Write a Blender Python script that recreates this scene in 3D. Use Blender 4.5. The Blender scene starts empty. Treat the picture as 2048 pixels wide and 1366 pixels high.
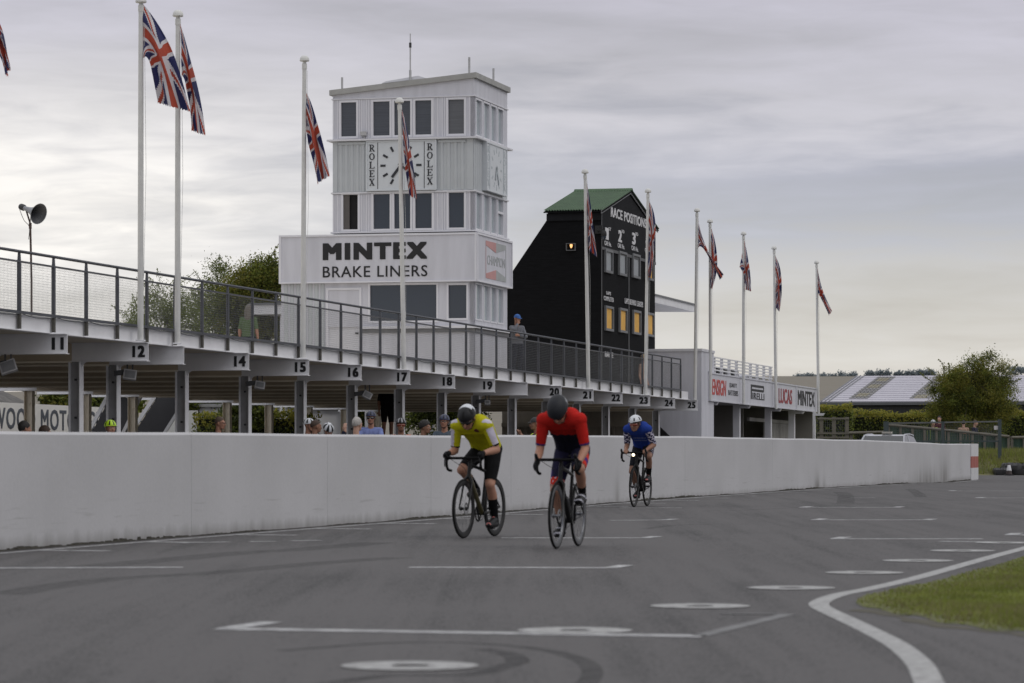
import bpy, bmesh, math, random
import numpy as np
from mathutils import Vector, Matrix, Euler

SC = bpy.context.scene
COL = SC.collection
R = math.radians

# ------------------------------------------------------------------ camera
F = 6600.0          # focal length in photo pixels (2048 wide)
HC = 1.03           # camera height
HOR = 897.0         # horizon row of the photo
cam = bpy.data.cameras.new('camera')
cam.sensor_width = 36.0
cam.lens = 36.0 * F / 2048.0
cam.shift_y = (HOR - 683.0) / 2048.0
cam.clip_start = 0.5
cam.clip_end = 9000.0
cam.dof.use_dof = True
cam.dof.focus_distance = 88.0
cam.dof.aperture_fstop = 4.6
camo = bpy.data.objects.new('camera', cam)
COL.objects.link(camo)
camo.location = (0, 0, HC)
camo.rotation_euler = (R(90), 0, 0)
SC.camera = camo

# ------------------------------------------------------------------ view
SC.view_settings.view_transform = 'Standard'
SC.view_settings.look = 'None'
SC.view_settings.gamma = 1.0
SC.view_settings.exposure = 0.0

# ------------------------------------------------------------------ sky
SUN_EL, SUN_AZ = 46.0, 112.0     # azimuth clockwise from +Y
world = bpy.data.worlds.new('World')
SC.world = world
world.use_nodes = True
nt = world.node_tree
nt.nodes.clear()
def wn(t, **kw):
    n = nt.nodes.new(t)
    for k, v in kw.items():
        setattr(n, k, v)
    return n
def wl(a, b):
    nt.links.new(a, b)
out = wn('ShaderNodeOutputWorld')
bg = wn('ShaderNodeBackground')
bg.inputs['Strength'].default_value = 0.1
wl(bg.outputs[0], out.inputs[0])
sky = wn('ShaderNodeTexSky', sky_type='NISHITA', sun_disc=False)
sky.sun_elevation = R(SUN_EL)
sky.sun_rotation = R(SUN_AZ)
tc = wn('ShaderNodeTexCoord')
sep = wn('ShaderNodeSeparateXYZ')
wl(tc.outputs['Generated'], sep.inputs[0])
def math_(op, a, b=None, c=None):
    n = wn('ShaderNodeMath', operation=op)
    for i, v in enumerate((a, b, c)):
        if v is None:
            continue
        if isinstance(v, (int, float)):
            n.inputs[i].default_value = v
        else:
            wl(v, n.inputs[i])
    return n.outputs[0]
# streaky cloud layers: stretch the direction horizontally
def streak(sx, sz, detail, loc, rough=0.55, skew=0.0, dist=0.0):
    mp = wn('ShaderNodeMapping')
    mp.inputs['Scale'].default_value = (sx, sx * 0.5, sz)
    mp.inputs['Location'].default_value = loc
    mp.inputs['Rotation'].default_value = (0, skew, 0)
    wl(tc.outputs['Generated'], mp.inputs[0])
    nz = wn('ShaderNodeTexNoise')
    nz.inputs['Scale'].default_value = 1.0
    nz.inputs['Detail'].default_value = detail
    nz.inputs['Roughness'].default_value = rough
    nz.inputs['Distortion'].default_value = dist
    wl(mp.outputs[0], nz.inputs['Vector'])
    return nz.outputs['Fac']
n1 = streak(7.0, 42.0, 6, (3.1, 0.4, 1.7), 0.52, 0.10, 0.4)
n2 = streak(26.0, 150.0, 5, (7.3, 2.4, 0.9), 0.55, 0.12, 0.5)
n3 = streak(3.0, 16.0, 3, (1.3, 5.4, 4.0))
nsum = math_('MULTIPLY_ADD', n1, 0.62, math_('MULTIPLY_ADD', n2, 0.24, math_('MULTIPLY', n3, 0.14)))
# elevation with noise wobble -> ramp
zel = math_('ADD', sep.outputs['Z'], math_('MULTIPLY', math_('SUBTRACT', nsum, 0.5), 0.10))
ramp = wn('ShaderNodeValToRGB')
wl(zel, ramp.inputs[0])
cr = ramp.color_ramp
pts = [(0.0, (0.730, 0.680, 0.615)), (0.030, (0.700, 0.675, 0.632)), (0.052, (0.625, 0.615, 0.610)),
       (0.066, (0.505, 0.515, 0.565)), (0.085, (0.455, 0.462, 0.530)), (0.105, (0.570, 0.558, 0.605)),
       (0.140, (0.545, 0.528, 0.600)), (0.30, (0.62, 0.62, 0.65)), (1.0, (1.05, 1.06, 1.09))]
while len(cr.elements) < len(pts):
    cr.elements.new(0.5)
for e, (p, c) in zip(cr.elements, pts):
    e.position = p
    e.color = (c[0], c[1], c[2], 1)
# brighter break in the cloud low on the left
dl = math_('DIVIDE', math_('ADD', sep.outputs['X'], 0.160), 0.115)
dz = math_('DIVIDE', math_('ADD', sep.outputs['Z'], math_('MULTIPLY_ADD', nsum, 0.05, -0.099)), 0.034)
rr = math_('ADD', math_('MULTIPLY', dl, dl), math_('MULTIPLY', dz, dz))
gl = math_('POWER', 2.718, math_('MULTIPLY', rr, -1.0))
gl = math_('MULTIPLY', gl, math_('MULTIPLY_ADD', n2, 1.5, math_('MULTIPLY_ADD', n1, 1.2, -0.35)))
gl = math_('MINIMUM', math_('MAXIMUM', gl, 0.0), 1.0)
mx = wn('ShaderNodeMix', data_type='RGBA')
mx.blend_type = 'MIX'
wl(gl, mx.inputs[0])
wl(ramp.outputs[0], mx.inputs[6])
mx.inputs[7].default_value = (0.96, 0.925, 0.885, 1)
# fine brightness variation
fine = math_('MULTIPLY_ADD', nsum, 1.15, 0.44)
sc1 = wn('ShaderNodeVectorMath', operation='SCALE')
wl(mx.outputs[2], sc1.inputs[0])
wl(math_('MULTIPLY', fine, 10.0), sc1.inputs['Scale'])
mx2 = wn('ShaderNodeMix', data_type='RGBA')
mx2.inputs[0].default_value = 0.94
wl(sky.outputs[0], mx2.inputs[6])
wl(sc1.outputs[0], mx2.inputs[7])
wl(mx2.outputs[2], bg.inputs[0])

sun = bpy.data.lights.new('sun', 'SUN')
sun.energy = 0.5
sun.angle = R(28)
sun.color = (1.0, 0.95, 0.88)
suno = bpy.data.objects.new('sun', sun)
COL.objects.link(suno)
az, el = R(SUN_AZ), R(SUN_EL)
dsun = Vector((math.sin(az) * math.cos(el), math.cos(az) * math.cos(el), math.sin(el)))
suno.rotation_euler = (-dsun).to_track_quat('-Z', 'Y').to_euler()
suno.location = dsun * 60

# ------------------------------------------------------------------ frames
TB = R(14.41)        # heading of the pit building against the view axis
TW = R(14.93)        # heading of the pit wall
cb, sb = math.cos(TB), math.sin(TB)
K, S0 = 0.0063, 53.3  # the pit building follows the gently falling ground

def s_at(x, xl, t=TB):
    a = (x - 1024.0) / F
    return -xl * (math.cos(t) + a * math.sin(t)) / (math.sin(t) - a * math.cos(t))
def xl_at(x, s, t=TB):
    a = (x - 1024.0) / F
    return s * (a * math.cos(t) - math.sin(t)) / (math.cos(t) + a * math.sin(t))
def dep(xl, s, t=TB):
    return -xl * math.sin(t) + s * math.cos(t)
def z_at(y, xl, s):
    return HC + (HOR - y) * dep(xl, s) / F + K * (s - S0)
def bworld(xl, s, z=0.0, t=TB):
    return Vector((xl * math.cos(t) + s * math.sin(t), -xl * math.sin(t) + s * math.cos(t), z))

GY = [0, 28, 40, 48, 57, 65, 75, 85, 95, 102, 109, 125, 400]
GZ = [0, 0, .020, .027, .062, .073, .069, .062, .030, -.02, -.01, 0, 0]
def gz(Y):
    return float(np.interp(Y, GY, GZ))
def gpt(x, y, dz=0.0):
    Y = F * HC / (y - HOR)
    for _ in range(6):
        Y = F * (HC - gz(Y)) / (y - HOR)
    return Vector(((x - 1024.0) * Y / F, Y, gz(Y) + dz))
def wpt(x, y, Y):
    return Vector(((x - 1024.0) * Y / F, Y, HC + (HOR - y) * Y / F))

# ------------------------------------------------------------------ materials
MATS = {}
def mat(name, col, rough=0.6, var=0.10, scale=3.0, metal=0.0, spec=0.5, bump=0.0, bscale=60.0,
        col2=None, stretch=(1, 1, 1), emit=None, coat=0.0, sheen=0.0, trans=0.0, trk=1.1):
    if name in MATS:
        return MATS[name]
    m = bpy.data.materials.new(name)
    m.use_nodes = True
    t = m.node_tree
    b = t.nodes['Principled BSDF']
    b.inputs['Roughness'].default_value = rough
    b.inputs['Metallic'].default_value = metal
    b.inputs['Specular IOR Level'].default_value = spec
    if coat:
        b.inputs['Coat Weight'].default_value = coat
    if sheen:
        b.inputs['Sheen Weight'].default_value = sheen
    c = Vector(col)
    if var > 0:
        tcn = t.nodes.new('ShaderNodeTexCoord')
        mp = t.nodes.new('ShaderNodeMapping')
        mp.inputs['Scale'].default_value = stretch
        t.links.new(tcn.outputs['Object'], mp.inputs[0])
        nz = t.nodes.new('ShaderNodeTexNoise')
        nz.inputs['Scale'].default_value = scale
        nz.inputs['Detail'].default_value = 6
        nz.inputs['Roughness'].default_value = 0.6
        t.links.new(mp.outputs[0], nz.inputs['Vector'])
        rp = t.nodes.new('ShaderNodeValToRGB')
        rp.color_ramp.elements[0].position = 0.3
        rp.color_ramp.elements[1].position = 0.72
        ca = c * (1 - var)
        cb_ = Vector(col2) if col2 else c * (1 + var)
        rp.color_ramp.elements[0].color = (*ca, 1)
        rp.color_ramp.elements[1].color = (*cb_, 1)
        t.links.new(nz.outputs['Fac'], rp.inputs[0])
        t.links.new(rp.outputs[0], b.inputs['Base Color'])
    else:
        b.inputs['Base Color'].default_value = (*c, 1)
    if bump > 0:
        tcn = t.nodes.new('ShaderNodeTexCoord')
        nz = t.nodes.new('ShaderNodeTexNoise')
        nz.inputs['Scale'].default_value = bscale
        nz.inputs['Detail'].default_value = 4
        t.links.new(tcn.outputs['Object'], nz.inputs['Vector'])
        bp = t.nodes.new('ShaderNodeBump')
        bp.inputs['Strength'].default_value = bump
        bp.inputs['Distance'].default_value = 0.02
        t.links.new(nz.outputs['Fac'], bp.inputs['Height'])
        t.links.new(bp.outputs[0], b.inputs['Normal'])
    if emit:
        b.inputs['Emission Color'].default_value = (*emit[0], 1)
        b.inputs['Emission Strength'].default_value = emit[1]
    if trans:
        tr = t.nodes.new('ShaderNodeBsdfTranslucent')
        tr.inputs[0].default_value = (*(c * trk), 1)
        ms = t.nodes.new('ShaderNodeMixShader')
        ms.inputs[0].default_value = trans
        o = t.nodes['Material Output']
        t.links.new(b.outputs[0], ms.inputs[1])
        t.links.new(tr.outputs[0], ms.inputs[2])
        t.links.new(ms.outputs[0], o.inputs[0])
    MATS[name] = m
    return m

# ------------------------------------------------------------------ mesh builder
class MB:
    def __init__(self):
        self.v, self.f, self.m = [], [], []
        self.smooth = False
    def face(self, pts, mi=0):
        i = len(self.v)
        self.v.extend([tuple(p) for p in pts])
        self.f.append(tuple(range(i, i + len(pts))))
        self.m.append(mi)
    def hexa(self, p, mi=0):
        i = len(self.v)
        self.v.extend([tuple(q) for q in p])
        for q in ((0, 3, 2, 1), (4, 5, 6, 7), (0, 1, 5, 4), (1, 2, 6, 5), (2, 3, 7, 6), (3, 0, 4, 7)):
            self.f.append(tuple(i + k for k in q))
            self.m.append(mi)
    def box(self, x0, x1, y0, y1, z0, z1, mi=0):
        self.hexa([(x0, y0, z0), (x1, y0, z0), (x1, y1, z0), (x0, y1, z0),
                   (x0, y0, z1), (x1, y0, z1), (x1, y1, z1), (x0, y1, z1)], mi)
    def pbox(self, P, u0, u1, d0, d1, z0, z1, mi=0):
        self.hexa([P(u0, d0, z0), P(u1, d0, z0), P(u1, d1, z0), P(u0, d1, z0),
                   P(u0, d0, z1), P(u1, d0, z1), P(u1, d1, z1), P(u0, d1, z1)], mi)
    def prism(self, pts, off, mi=0):
        off = Vector(off)
        a = [Vector(p) for p in pts]
        b = [p + off for p in a]
        n = len(a)
        i = len(self.v)
        self.v.extend([tuple(p) for p in a + b])
        self.f.append(tuple(range(i + n - 1, i - 1, -1))); self.m.append(mi)
        self.f.append(tuple(range(i + n, i + 2 * n))); self.m.append(mi)
        for k in range(n):
            j = (k + 1) % n
            self.f.append((i + k, i + j, i + n + j, i + n + k)); self.m.append(mi)
    def bar(self, a, b, w, h, up=(0, 0, 1), mi=0):
        a, b = Vector(a), Vector(b)
        d = (b - a).normalized()
        u = Vector(up)
        if abs(d.dot(u)) > 0.98:
            u = Vector((0, 1, 0))
        x = d.cross(u).normalized() * (w / 2)
        y = x.cross(d).normalized() * (h / 2)
        self.hexa([a - x - y, a + x - y, a + x + y, a - x + y, b - x - y, b + x - y, b + x + y, b - x + y], mi)
    def tube(self, pts, r, n=8, mi=0, cap=True):
        pts = [Vector(p) for p in pts]
        rs = r if isinstance(r, (list, tuple)) else [r] * len(pts)
        i0 = len(self.v)
        prev = None
        for k, p in enumerate(pts):
            if k == 0:
                d = pts[1] - pts[0]
            elif k == len(pts) - 1:
                d = pts[-1] - pts[-2]
            else:
                d = (pts[k + 1] - pts[k]).normalized() + (pts[k] - pts[k - 1]).normalized()
            d = d.normalized()
            if prev is None:
                ref = Vector((0, 0, 1)) if abs(d.z) < 0.9 else Vector((1, 0, 0))
                x = d.cross(ref).normalized()
            else:
                x = (prev - d * prev.dot(d)).normalized()
            prev = x
            y = d.cross(x)
            for j in range(n):
                a = 2 * math.pi * j / n
                self.v.append(tuple(p + (x * math.cos(a) + y * math.sin(a)) * rs[k]))
        for k in range(len(pts) - 1):
            for j in range(n):
                j2 = (j + 1) % n
                a = i0 + k * n
                self.f.append((a + j, a + j2, a + n + j2, a + n + j)); self.m.append(mi)
        if cap:
            self.f.append(tuple(i0 + n - 1 - j for j in range(n))); self.m.append(mi)
            e = i0 + (len(pts) - 1) * n
            self.f.append(tuple(e + j for j in range(n))); self.m.append(mi)
    def lathe(self, prof, M=None, n=20, mi=0, mfun=None):
        M = M or Matrix.Identity(4)
        i0 = len(self.v)
        for (r, z) in prof:
            for j in range(n):
                a = 2 * math.pi * j / n
                self.v.append(tuple(M @ Vector((r * math.cos(a), r * math.sin(a), z))))
        for k in range(len(prof) - 1):
            for j in range(n):
                j2 = (j + 1) % n
                a = i0 + k * n
                self.f.append((a + j, a + j2, a + n + j2, a + n + j))
                self.m.append(mfun(k, j) if mfun else mi)
        for k, rev in ((0, True), (len(prof) - 1, False)):
            if prof[k][0] > 1e-4 and prof[0] != prof[-1]:
                q = [i0 + k * n + j for j in range(n)]
                self.f.append(tuple(reversed(q)) if rev else tuple(q)); self.m.append(mi)
    def ellipsoid(self, c, r, M3=None, n=14, rows=9, mi=0):
        c = Vector(c)
        M3 = M3 or Matrix.Identity(3)
        i0 = len(self.v)
        for k in range(rows + 1):
            ph = math.pi * k / rows
            for j in range(n):
                a = 2 * math.pi * j / n
                q = Vector((r[0] * math.sin(ph) * math.cos(a), r[1] * math.sin(ph) * math.sin(a), r[2] * math.cos(ph)))
                self.v.append(tuple(c + M3 @ q))
        for k in range(rows):
            for j in range(n):
                j2 = (j + 1) % n
                a = i0 + k * n
                self.f.append((a + j, a + n + j, a + n + j2, a + j2)); self.m.append(mi)
    def build(self, name, mats, parent=None, off=(0, 0, 0), shear=False, smooth=None, recalc=True):
        me = bpy.data.meshes.new(name)
        o3 = Vector(off)
        vs = []
        for p in self.v:
            z = p[2] - (K * (p[1] - S0) if shear else 0.0)
            vs.append((p[0] - o3.x, p[1] - o3.y, z - o3.z))
        me.from_pydata(vs, [], self.f)
        if not isinstance(mats, (list, tuple)):
            mats = [mats]
        for m in mats:
            me.materials.append(m)
        me.polygons.foreach_set('material_index', self.m)
        bm = bmesh.new()
        bm.from_mesh(me)
        bmesh.ops.remove_doubles(bm, verts=bm.verts, dist=1e-5)
        bmesh.ops.dissolve_degenerate(bm, dist=1e-6, edges=bm.edges)
        if recalc:
            bmesh.ops.recalc_face_normals(bm, faces=bm.faces)
        bm.to_mesh(me)
        bm.free()
        sm = self.smooth if smooth is None else smooth
        if sm:
            me.polygons.foreach_set('use_smooth', [True] * len(me.polygons))
            try:
                me.set_sharp_from_angle(angle=R(40))
            except Exception:
                pass
        ob = bpy.data.objects.new(name, me)
        COL.objects.link(ob)
        if parent is not None:
            ob.parent = parent
        return ob

def tag(o, label=None, cat=None, group=None, kind=None):
    if label: o['label'] = label
    if cat: o['category'] = cat
    if group: o['group'] = group
    if kind: o['kind'] = kind
    return o
def empty(name, loc, rz=0.0):
    e = bpy.data.objects.new(name, None)
    e.empty_display_size = 0.3
    COL.objects.link(e)
    e.location = loc
    e.rotation_euler = (0, 0, rz)
    return e
class Thing:
    """an Empty at the base of a thing in the building frame; parts are given in building coordinates"""
    def __init__(self, name, xl, s, z, label, cat, group=None):
        self.o = (xl, s, z - K * (s - S0))
        self.root = empty(name, bworld(xl, s, self.o[2]), -TB)
        tag(self.root, label, cat, group)
    def part(self, name, mb, mats, parent=None, smooth=None):
        # sub-parts share the thing's origin: parents are parts that sit at the root's origin
        return mb.build(name, mats, parent or self.root, self.o, True, smooth)

# ------------------------------------------------------------------ lettering
def glyphs(body, thick=0.0, space=1.0, shear=0.0):
    cu = bpy.data.curves.new('t', 'FONT')
    cu.body = body
    cu.size = 1.0
    cu.offset = thick
    cu.space_character = space
    cu.shear = shear
    cu.resolution_u = 3
    cu.fill_mode = 'BOTH'
    cu.extrude = 0.5
    ob = bpy.data.objects.new('t', cu)
    COL.objects.link(ob)
    dg = bpy.context.evaluated_depsgraph_get()
    me = bpy.data.meshes.new_from_object(ob.evaluated_get(dg))
    v = np.array([q.co[:] for q in me.vertices])
    f = [tuple(p.vertices) for p in me.polygons]
    bpy.data.objects.remove(ob)
    bpy.data.curves.remove(cu)
    bpy.data.meshes.remove(me)
    lo, hi = v.min(0), v.max(0)
    return v, f, lo, hi
def lettering(mb, body, P, u0, u1, z0, z1, thick=0.0, depth=0.012, d0=0.0, mi=0, space=1.0, shear=0.0):
    """P(u, d, z) -> point; fits the word exactly into u0..u1 x z0..z1"""
    # heavier strokes: the word is struck several times a hair apart (the font offset would tangle the sharp corners)
    v, f, lo, hi = glyphs(body, 0.0, space, shear)
    lo, hi = lo - thick, hi + thick
    k = 0
    shifts = [(0, 0)] if thick < 0.007 else [(-1, -1), (1, -1), (1, 1), (-1, 1), (0, 0)]
    if thick > 0.045:
        shifts += [(-.33, -1), (.33, -1), (.33, 1), (-.33, 1), (-1, 0), (1, 0)]
    for (sx_, sz_) in shifts:
        i = len(mb.v)
        for q in v:
            u = u0 + (u1 - u0) * (q[0] + sx_ * thick - lo[0]) / (hi[0] - lo[0])
            z = z0 + (z1 - z0) * (q[1] + sz_ * thick * .6 - lo[1]) / (hi[1] - lo[1])
            d = d0 + depth * (q[2] + .5) * (1 + .06 * k)
            mb.v.append(tuple(P(u, d, z)))
        for q in f:
            mb.f.append(tuple(i + j for j in q))
            mb.m.append(mi)
        k += 1
def frontP(s):      # a face looking down the track towards the camera; u = xl
    return lambda u, d, z: (u, s - d, z)
def sideP(xl):      # a face looking at the track; u = s
    return lambda u, d, z: (xl + d, u, z)
# ================================================================== SETTING
rng = random.Random(7)
M_paint = mat('white_paint', (0.66, 0.66, 0.70), 0.55, 0.07, 1.3, col2=(0.71, 0.71, 0.75))
M_paint2 = mat('white_steel_paint', (0.72, 0.72, 0.745), 0.45, 0.07, 2.0, col2=(0.78, 0.78, 0.80))
M_grime = mat('weathered_white_paint', (0.50, 0.49, 0.46), 0.7, 0.10, 2.5)
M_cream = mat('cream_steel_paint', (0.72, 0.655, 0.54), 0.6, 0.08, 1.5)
M_galv = mat('galvanised_steel', (0.075, 0.079, 0.092), 0.5, 0.22, 5.0, metal=0.4)
M_dark = mat('dark_metal', (0.03, 0.031, 0.034), 0.5, 0.2, 6.0)
M_black = mat('black_paint', (0.012, 0.012, 0.013), 0.6, 0.15, 6.0)
M_letter = mat('black_lettering', (0.008, 0.008, 0.01), 0.55, 0.0)
M_wire = mat('steel_wire', (0.16, 0.165, 0.175), 0.5, 0.1, 8.0, metal=0.3)
M_line = mat('road_paint', (0.30, 0.295, 0.29), 0.75, 0.45, 14.0, col2=(0.47, 0.47, 0.465))
M_linew = mat('worn_road_paint', (0.27, 0.27, 0.275), 0.75, 0.5, 9.0, col2=(0.54, 0.54, 0.545))

def asphalt(name, base, warm=1.0):
    m = bpy.data.materials.new(name)
    m.use_nodes = True
    t = m.node_tree
    b = t.nodes['Principled BSDF']
    b.inputs['Roughness'].default_value = 0.78
    b.inputs['Specular IOR Level'].default_value = 0.35
    tcn = t.nodes.new('ShaderNodeTexCoord')
    def noise(scale, st, det=5, rot=0.0, dist=0.0):
        mp = t.nodes.new('ShaderNodeMapping')
        mp.inputs['Rotation'].default_value = (0, 0, rot)
        mp.inputs['Scale'].default_value = st
        t.links.new(tcn.outputs['Object'], mp.inputs[0])
        nz = t.nodes.new('ShaderNodeTexNoise')
        nz.inputs['Scale'].default_value = scale
        nz.inputs['Detail'].default_value = det
        nz.inputs['Distortion'].default_value = dist
        t.links.new(mp.outputs[0], nz.inputs['Vector'])
        return nz.outputs['Fac']
    def mth(op, a, b_=None, c=None):
        n = t.nodes.new('ShaderNodeMath'); n.operation = op
        for i, v in enumerate((a, b_, c)):
            if v is None: continue
            if isinstance(v, (int, float)): n.inputs[i].default_value = v
            else: t.links.new(v, n.inputs[i])
        return n.outputs[0]
    big = noise(0.22, (1, 1, 1), 4)
    st = noise(1.0, (1.5, 0.07, 1), 5, TW, 0.6)       # rubbered streaks along the driving line
    st2 = noise(1.0, (6.0, 0.16, 1), 4, TW + 0.05, 0.4)
    fineg = noise(90.0, (1, 1, 1), 2)
    mid = noise(9.0, (1, 1, 1), 4)
    sp2 = noise(42.0, (1, 0.5, 1), 4)
    v = mth('MULTIPLY_ADD', big, 0.28, mth('MULTIPLY_ADD', st, 0.34, mth('MULTIPLY_ADD', st2, 0.26,
        mth('MULTIPLY_ADD', sp2, 0.80, mth('MULTIPLY', mid, 0.32)))))
    rp = t.nodes.new('ShaderNodeValToRGB')
    e = rp.color_ramp.elements
    e[0].position, e[1].position = 0.82, 1.20
    lo = [base * 0.44, base * 0.43, base * 0.44]
    hi = [base * 1.62 * warm, base * 1.57, base * 1.57]
    e[0].color = (*lo, 1); e[1].color = (*hi, 1)
    t.links.new(mth('MULTIPLY', v, 1.0), rp.inputs[0])
    t.links.new(rp.outputs[0], b.inputs['Base Color'])
    bp = t.nodes.new('ShaderNodeBump')
    bp.inputs['Strength'].default_value = 0.35
    bp.inputs['Distance'].default_value = 0.006
    t.links.new(fineg, bp.inputs['Height'])
    t.links.new(bp.outputs[0], b.inputs['Normal'])
    return m
M_asph = asphalt('track_asphalt', 0.051, 1.03)

# ground to the horizon
M_field = mat('dry_grass_ground', (0.10, 0.10, 0.035), 0.9, 0.35, 0.15, col2=(0.16, 0.14, 0.06))
g = MB()
for (ya, yb) in ((-60, 400), (400, 3200)):
    g.face([(-1500, ya, -0.09), (1500, ya, -0.09), (1500, yb, -0.09), (-1500, yb, -0.09)])
tag(g.build('ground', M_field, recalc=False), kind='structure')

# race track: one sheet that follows the gentle crest
g = MB()
ys = [-20, 0, 10] + [10 + 3.0 * i for i in range(1, 40)]
i0 = 0
for Y in ys:
    for X in (-70, -20, 0, 20, 36):
        g.v.append((X, Y, gz(Y)))
for k in range(len(ys) - 1):
    for j in range(4):
        a = k * 5 + j
        g.f.append((a, a + 1, a + 6, a + 5)); g.m.append(0)
tag(g.build('track', M_asph, recalc=False, smooth=True), kind='structure')

# far side of the paddock behind the track, grey asphalt too
# -------------------------------------------------- painted markings
def strip(mb, pts, w, dz=0.003, mi=0, closed=False):
    """flat painted strip along ground points"""
    P = [Vector(p) for p in pts]
    L, Rr = [], []
    for k, p in enumerate(P):
        d = (P[min(k + 1, len(P) - 1)] - P[max(k - 1, 0)])
        d.z = 0
        d.normalize()
        n = Vector((-d.y, d.x, 0))
        ww = w[k] if isinstance(w, (list, tuple)) else w
        for (side, lst) in ((1, L), (-1, Rr)):
            q = p + n * (side * ww / 2)
            q.z = gz(q.y) + dz
            lst.append(q)
    for k in range(len(P) - 1):
        mb.face([Rr[k], Rr[k + 1], L[k + 1], L[k]], mi)
def dens(a, b, n=12):
    a, b = Vector(a), Vector(b)
    return [a.lerp(b, i / n) for i in range(n + 1)]
def smoothpath(pts, n=8):
    P = [Vector(p) for p in pts]
    out_ = []
    for k in range(len(P) - 1):
        p0, p1, p2, p3 = P[max(k - 1, 0)], P[k], P[k + 1], P[min(k + 2, len(P) - 1)]
        for i in range(n):
            t = i / n
            out_.append(0.5 * ((2 * p1) + (-p0 + p2) * t + (2 * p0 - 5 * p1 + 4 * p2 - p3) * t * t + (-p0 + 3 * p1 - 3 * p2 + p3) * t ** 3))
    out_.append(P[-1])
    return out_
ux = Vector((math.sin(TW), math.cos(TW), 0))

# grid slots: one bar across the lane with a short return leg at its outer end
bars = [((436, 1258), (1405, 1273), 1, 0.10), ((818, 1135), (1236, 1136), 2, 0.10), ((-160, 1137), (366, 1135), 0, 0.09),
        ((1003, 1076), (1302, 1076), 2, 0.10), ((1660, 1078), (1966, 1078), 1, 0.10), ((1622, 1040), (1862, 1040), 3, 0.10),
        ((1598, 1015), (1800, 1015), 3, 0.09), ((1220, 1041), (1340, 1040), 2, 0.09), ((1240, 1016), (1364, 1016), 0, 0.08),
        ((1896, 982), (2046, 982), 1, 0.10), ((1700, 996), (1750, 996), 0, 0.08), ((1950, 996), (2110, 996), 1, 0.10), ((2010, 1070), (2200, 1071), 1, 0.10),
        ((1880, 1083), (2055, 1085), 0, 0.09)]
for (a, b, leg, w) in bars:
    A, B_ = gpt(*a), gpt(*b)
    g = MB()
    w = w * 2.2
    strip(g, dens(A, B_), w)
    if leg in (1, 3):
        strip(g, dens(A + (B_ - A).normalized() * 0.06, A + (B_ - A).normalized() * 0.06 + ux * 0.75, 3), 0.15, 0.0045)
    if leg in (2, 3):
        strip(g, dens(B_ - (B_ - A).normalized() * 0.06, B_ - (B_ - A).normalized() * 0.06 + ux * 0.6, 3), 0.15, 0.0045)
    tag(g.build('grid_line', M_linew, recalc=False), kind='structure')
g = MB()
strip(g, dens(gpt(1400, 1272), gpt(1575, 1229)), 0.10)
strip(g, dens(gpt(1575, 1229), gpt(1440, 1228), 4), 0.08, 0.0045)
tag(g.build('grid_line', mat('faded_road_paint', (0.13, 0.13, 0.132), 0.8, 0.3, 4.0, col2=(0.22, 0.22, 0.222)), recalc=False), kind='structure')
# dashed remains in front of the wall
g = MB()
for (a, b) in (((360, 1086), (400, 1085)), ((412, 1085), (456, 1084)), ((500, 1083.5), (552, 1083)), ((583, 1082), (640, 1081)), ((585, 1200), (586, 1200))):
    if b[0] - a[0] > 3:
        strip(g, dens(gpt(*a), gpt(*b), 3), 0.15)
tag(g.build('grid_line', M_linew, recalc=False), kind='structure')

# painted discs along the edge of the track
for (x, y) in ((820, 1333), (1150, 1262), (1400, 1213), (1582, 1176.5), (1729, 1146), (1836, 1122), (1925, 1102), (2010, 1086), (2095, 1071)):
    c = gpt(x, y)
    g = MB()
    n = 40
    for k in range(n):
        a0, a1 = 2 * math.pi * k / n, 2 * math.pi * (k + 1) / n
        q = []
        for (r_, a_) in ((0.09, a0), (0.325, a0), (0.325, a1), (0.09, a1)):
            p = c + Vector((math.cos(a_), math.sin(a_), 0)) * r_
            p.z = gz(p.y) + 0.0055
            q.append(p)
        g.face(q)
    tag(g.build('painted_disc', M_line, recalc=False), kind='structure')

# white edge line that swings away in front of the grass
edge = [(1868, 1385), (1858, 1366), (1838, 1328), (1796, 1292), (1744, 1264), (1694, 1240), (1655, 1222), (1638, 1211), (1647, 1201), (1682, 1189),
        (1740, 1178), (1830, 1157), (1930, 1129), (2048, 1097), (2200, 1060), (2420, 1024)]
g = MB()
ep = smoothpath([gpt(*p) for p in edge], 6)
strip(g, ep, 0.135, 0.0035)
tag(g.build('edge_line', M_line, recalc=False), kind='structure')

# thin white line and short ticks at the foot of the wall
D_W = 13.41
def wallpt(s, off, dz=0.0):
    p = bworld(-D_W + off, s, 0, TW)
    p.z = gz(p.y) + dz
    return p
sw0 = s_at(-260, -D_W, TW)
sw1 = s_at(1941, -D_W, TW)
g = MB()
strip(g, [wallpt(sw0 + (sw1 - sw0) * i / 60, 0.30) for i in range(61)], 0.11)
s_ = s_at(20, -D_W, TW) - 2.9
k = 0
while s_ < sw1 - 3:
    a = wallpt(s_, 0.36)
    strip(g, dens(a, a + Vector((math.cos(TW), -math.sin(TW), 0)) * 0.70 + ux * 0.02, 3), 0.22)
    s_ += 2.9
    k += 1
tag(g.build('wall_edge_line', M_linew, recalc=False), kind='structure')

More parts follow.
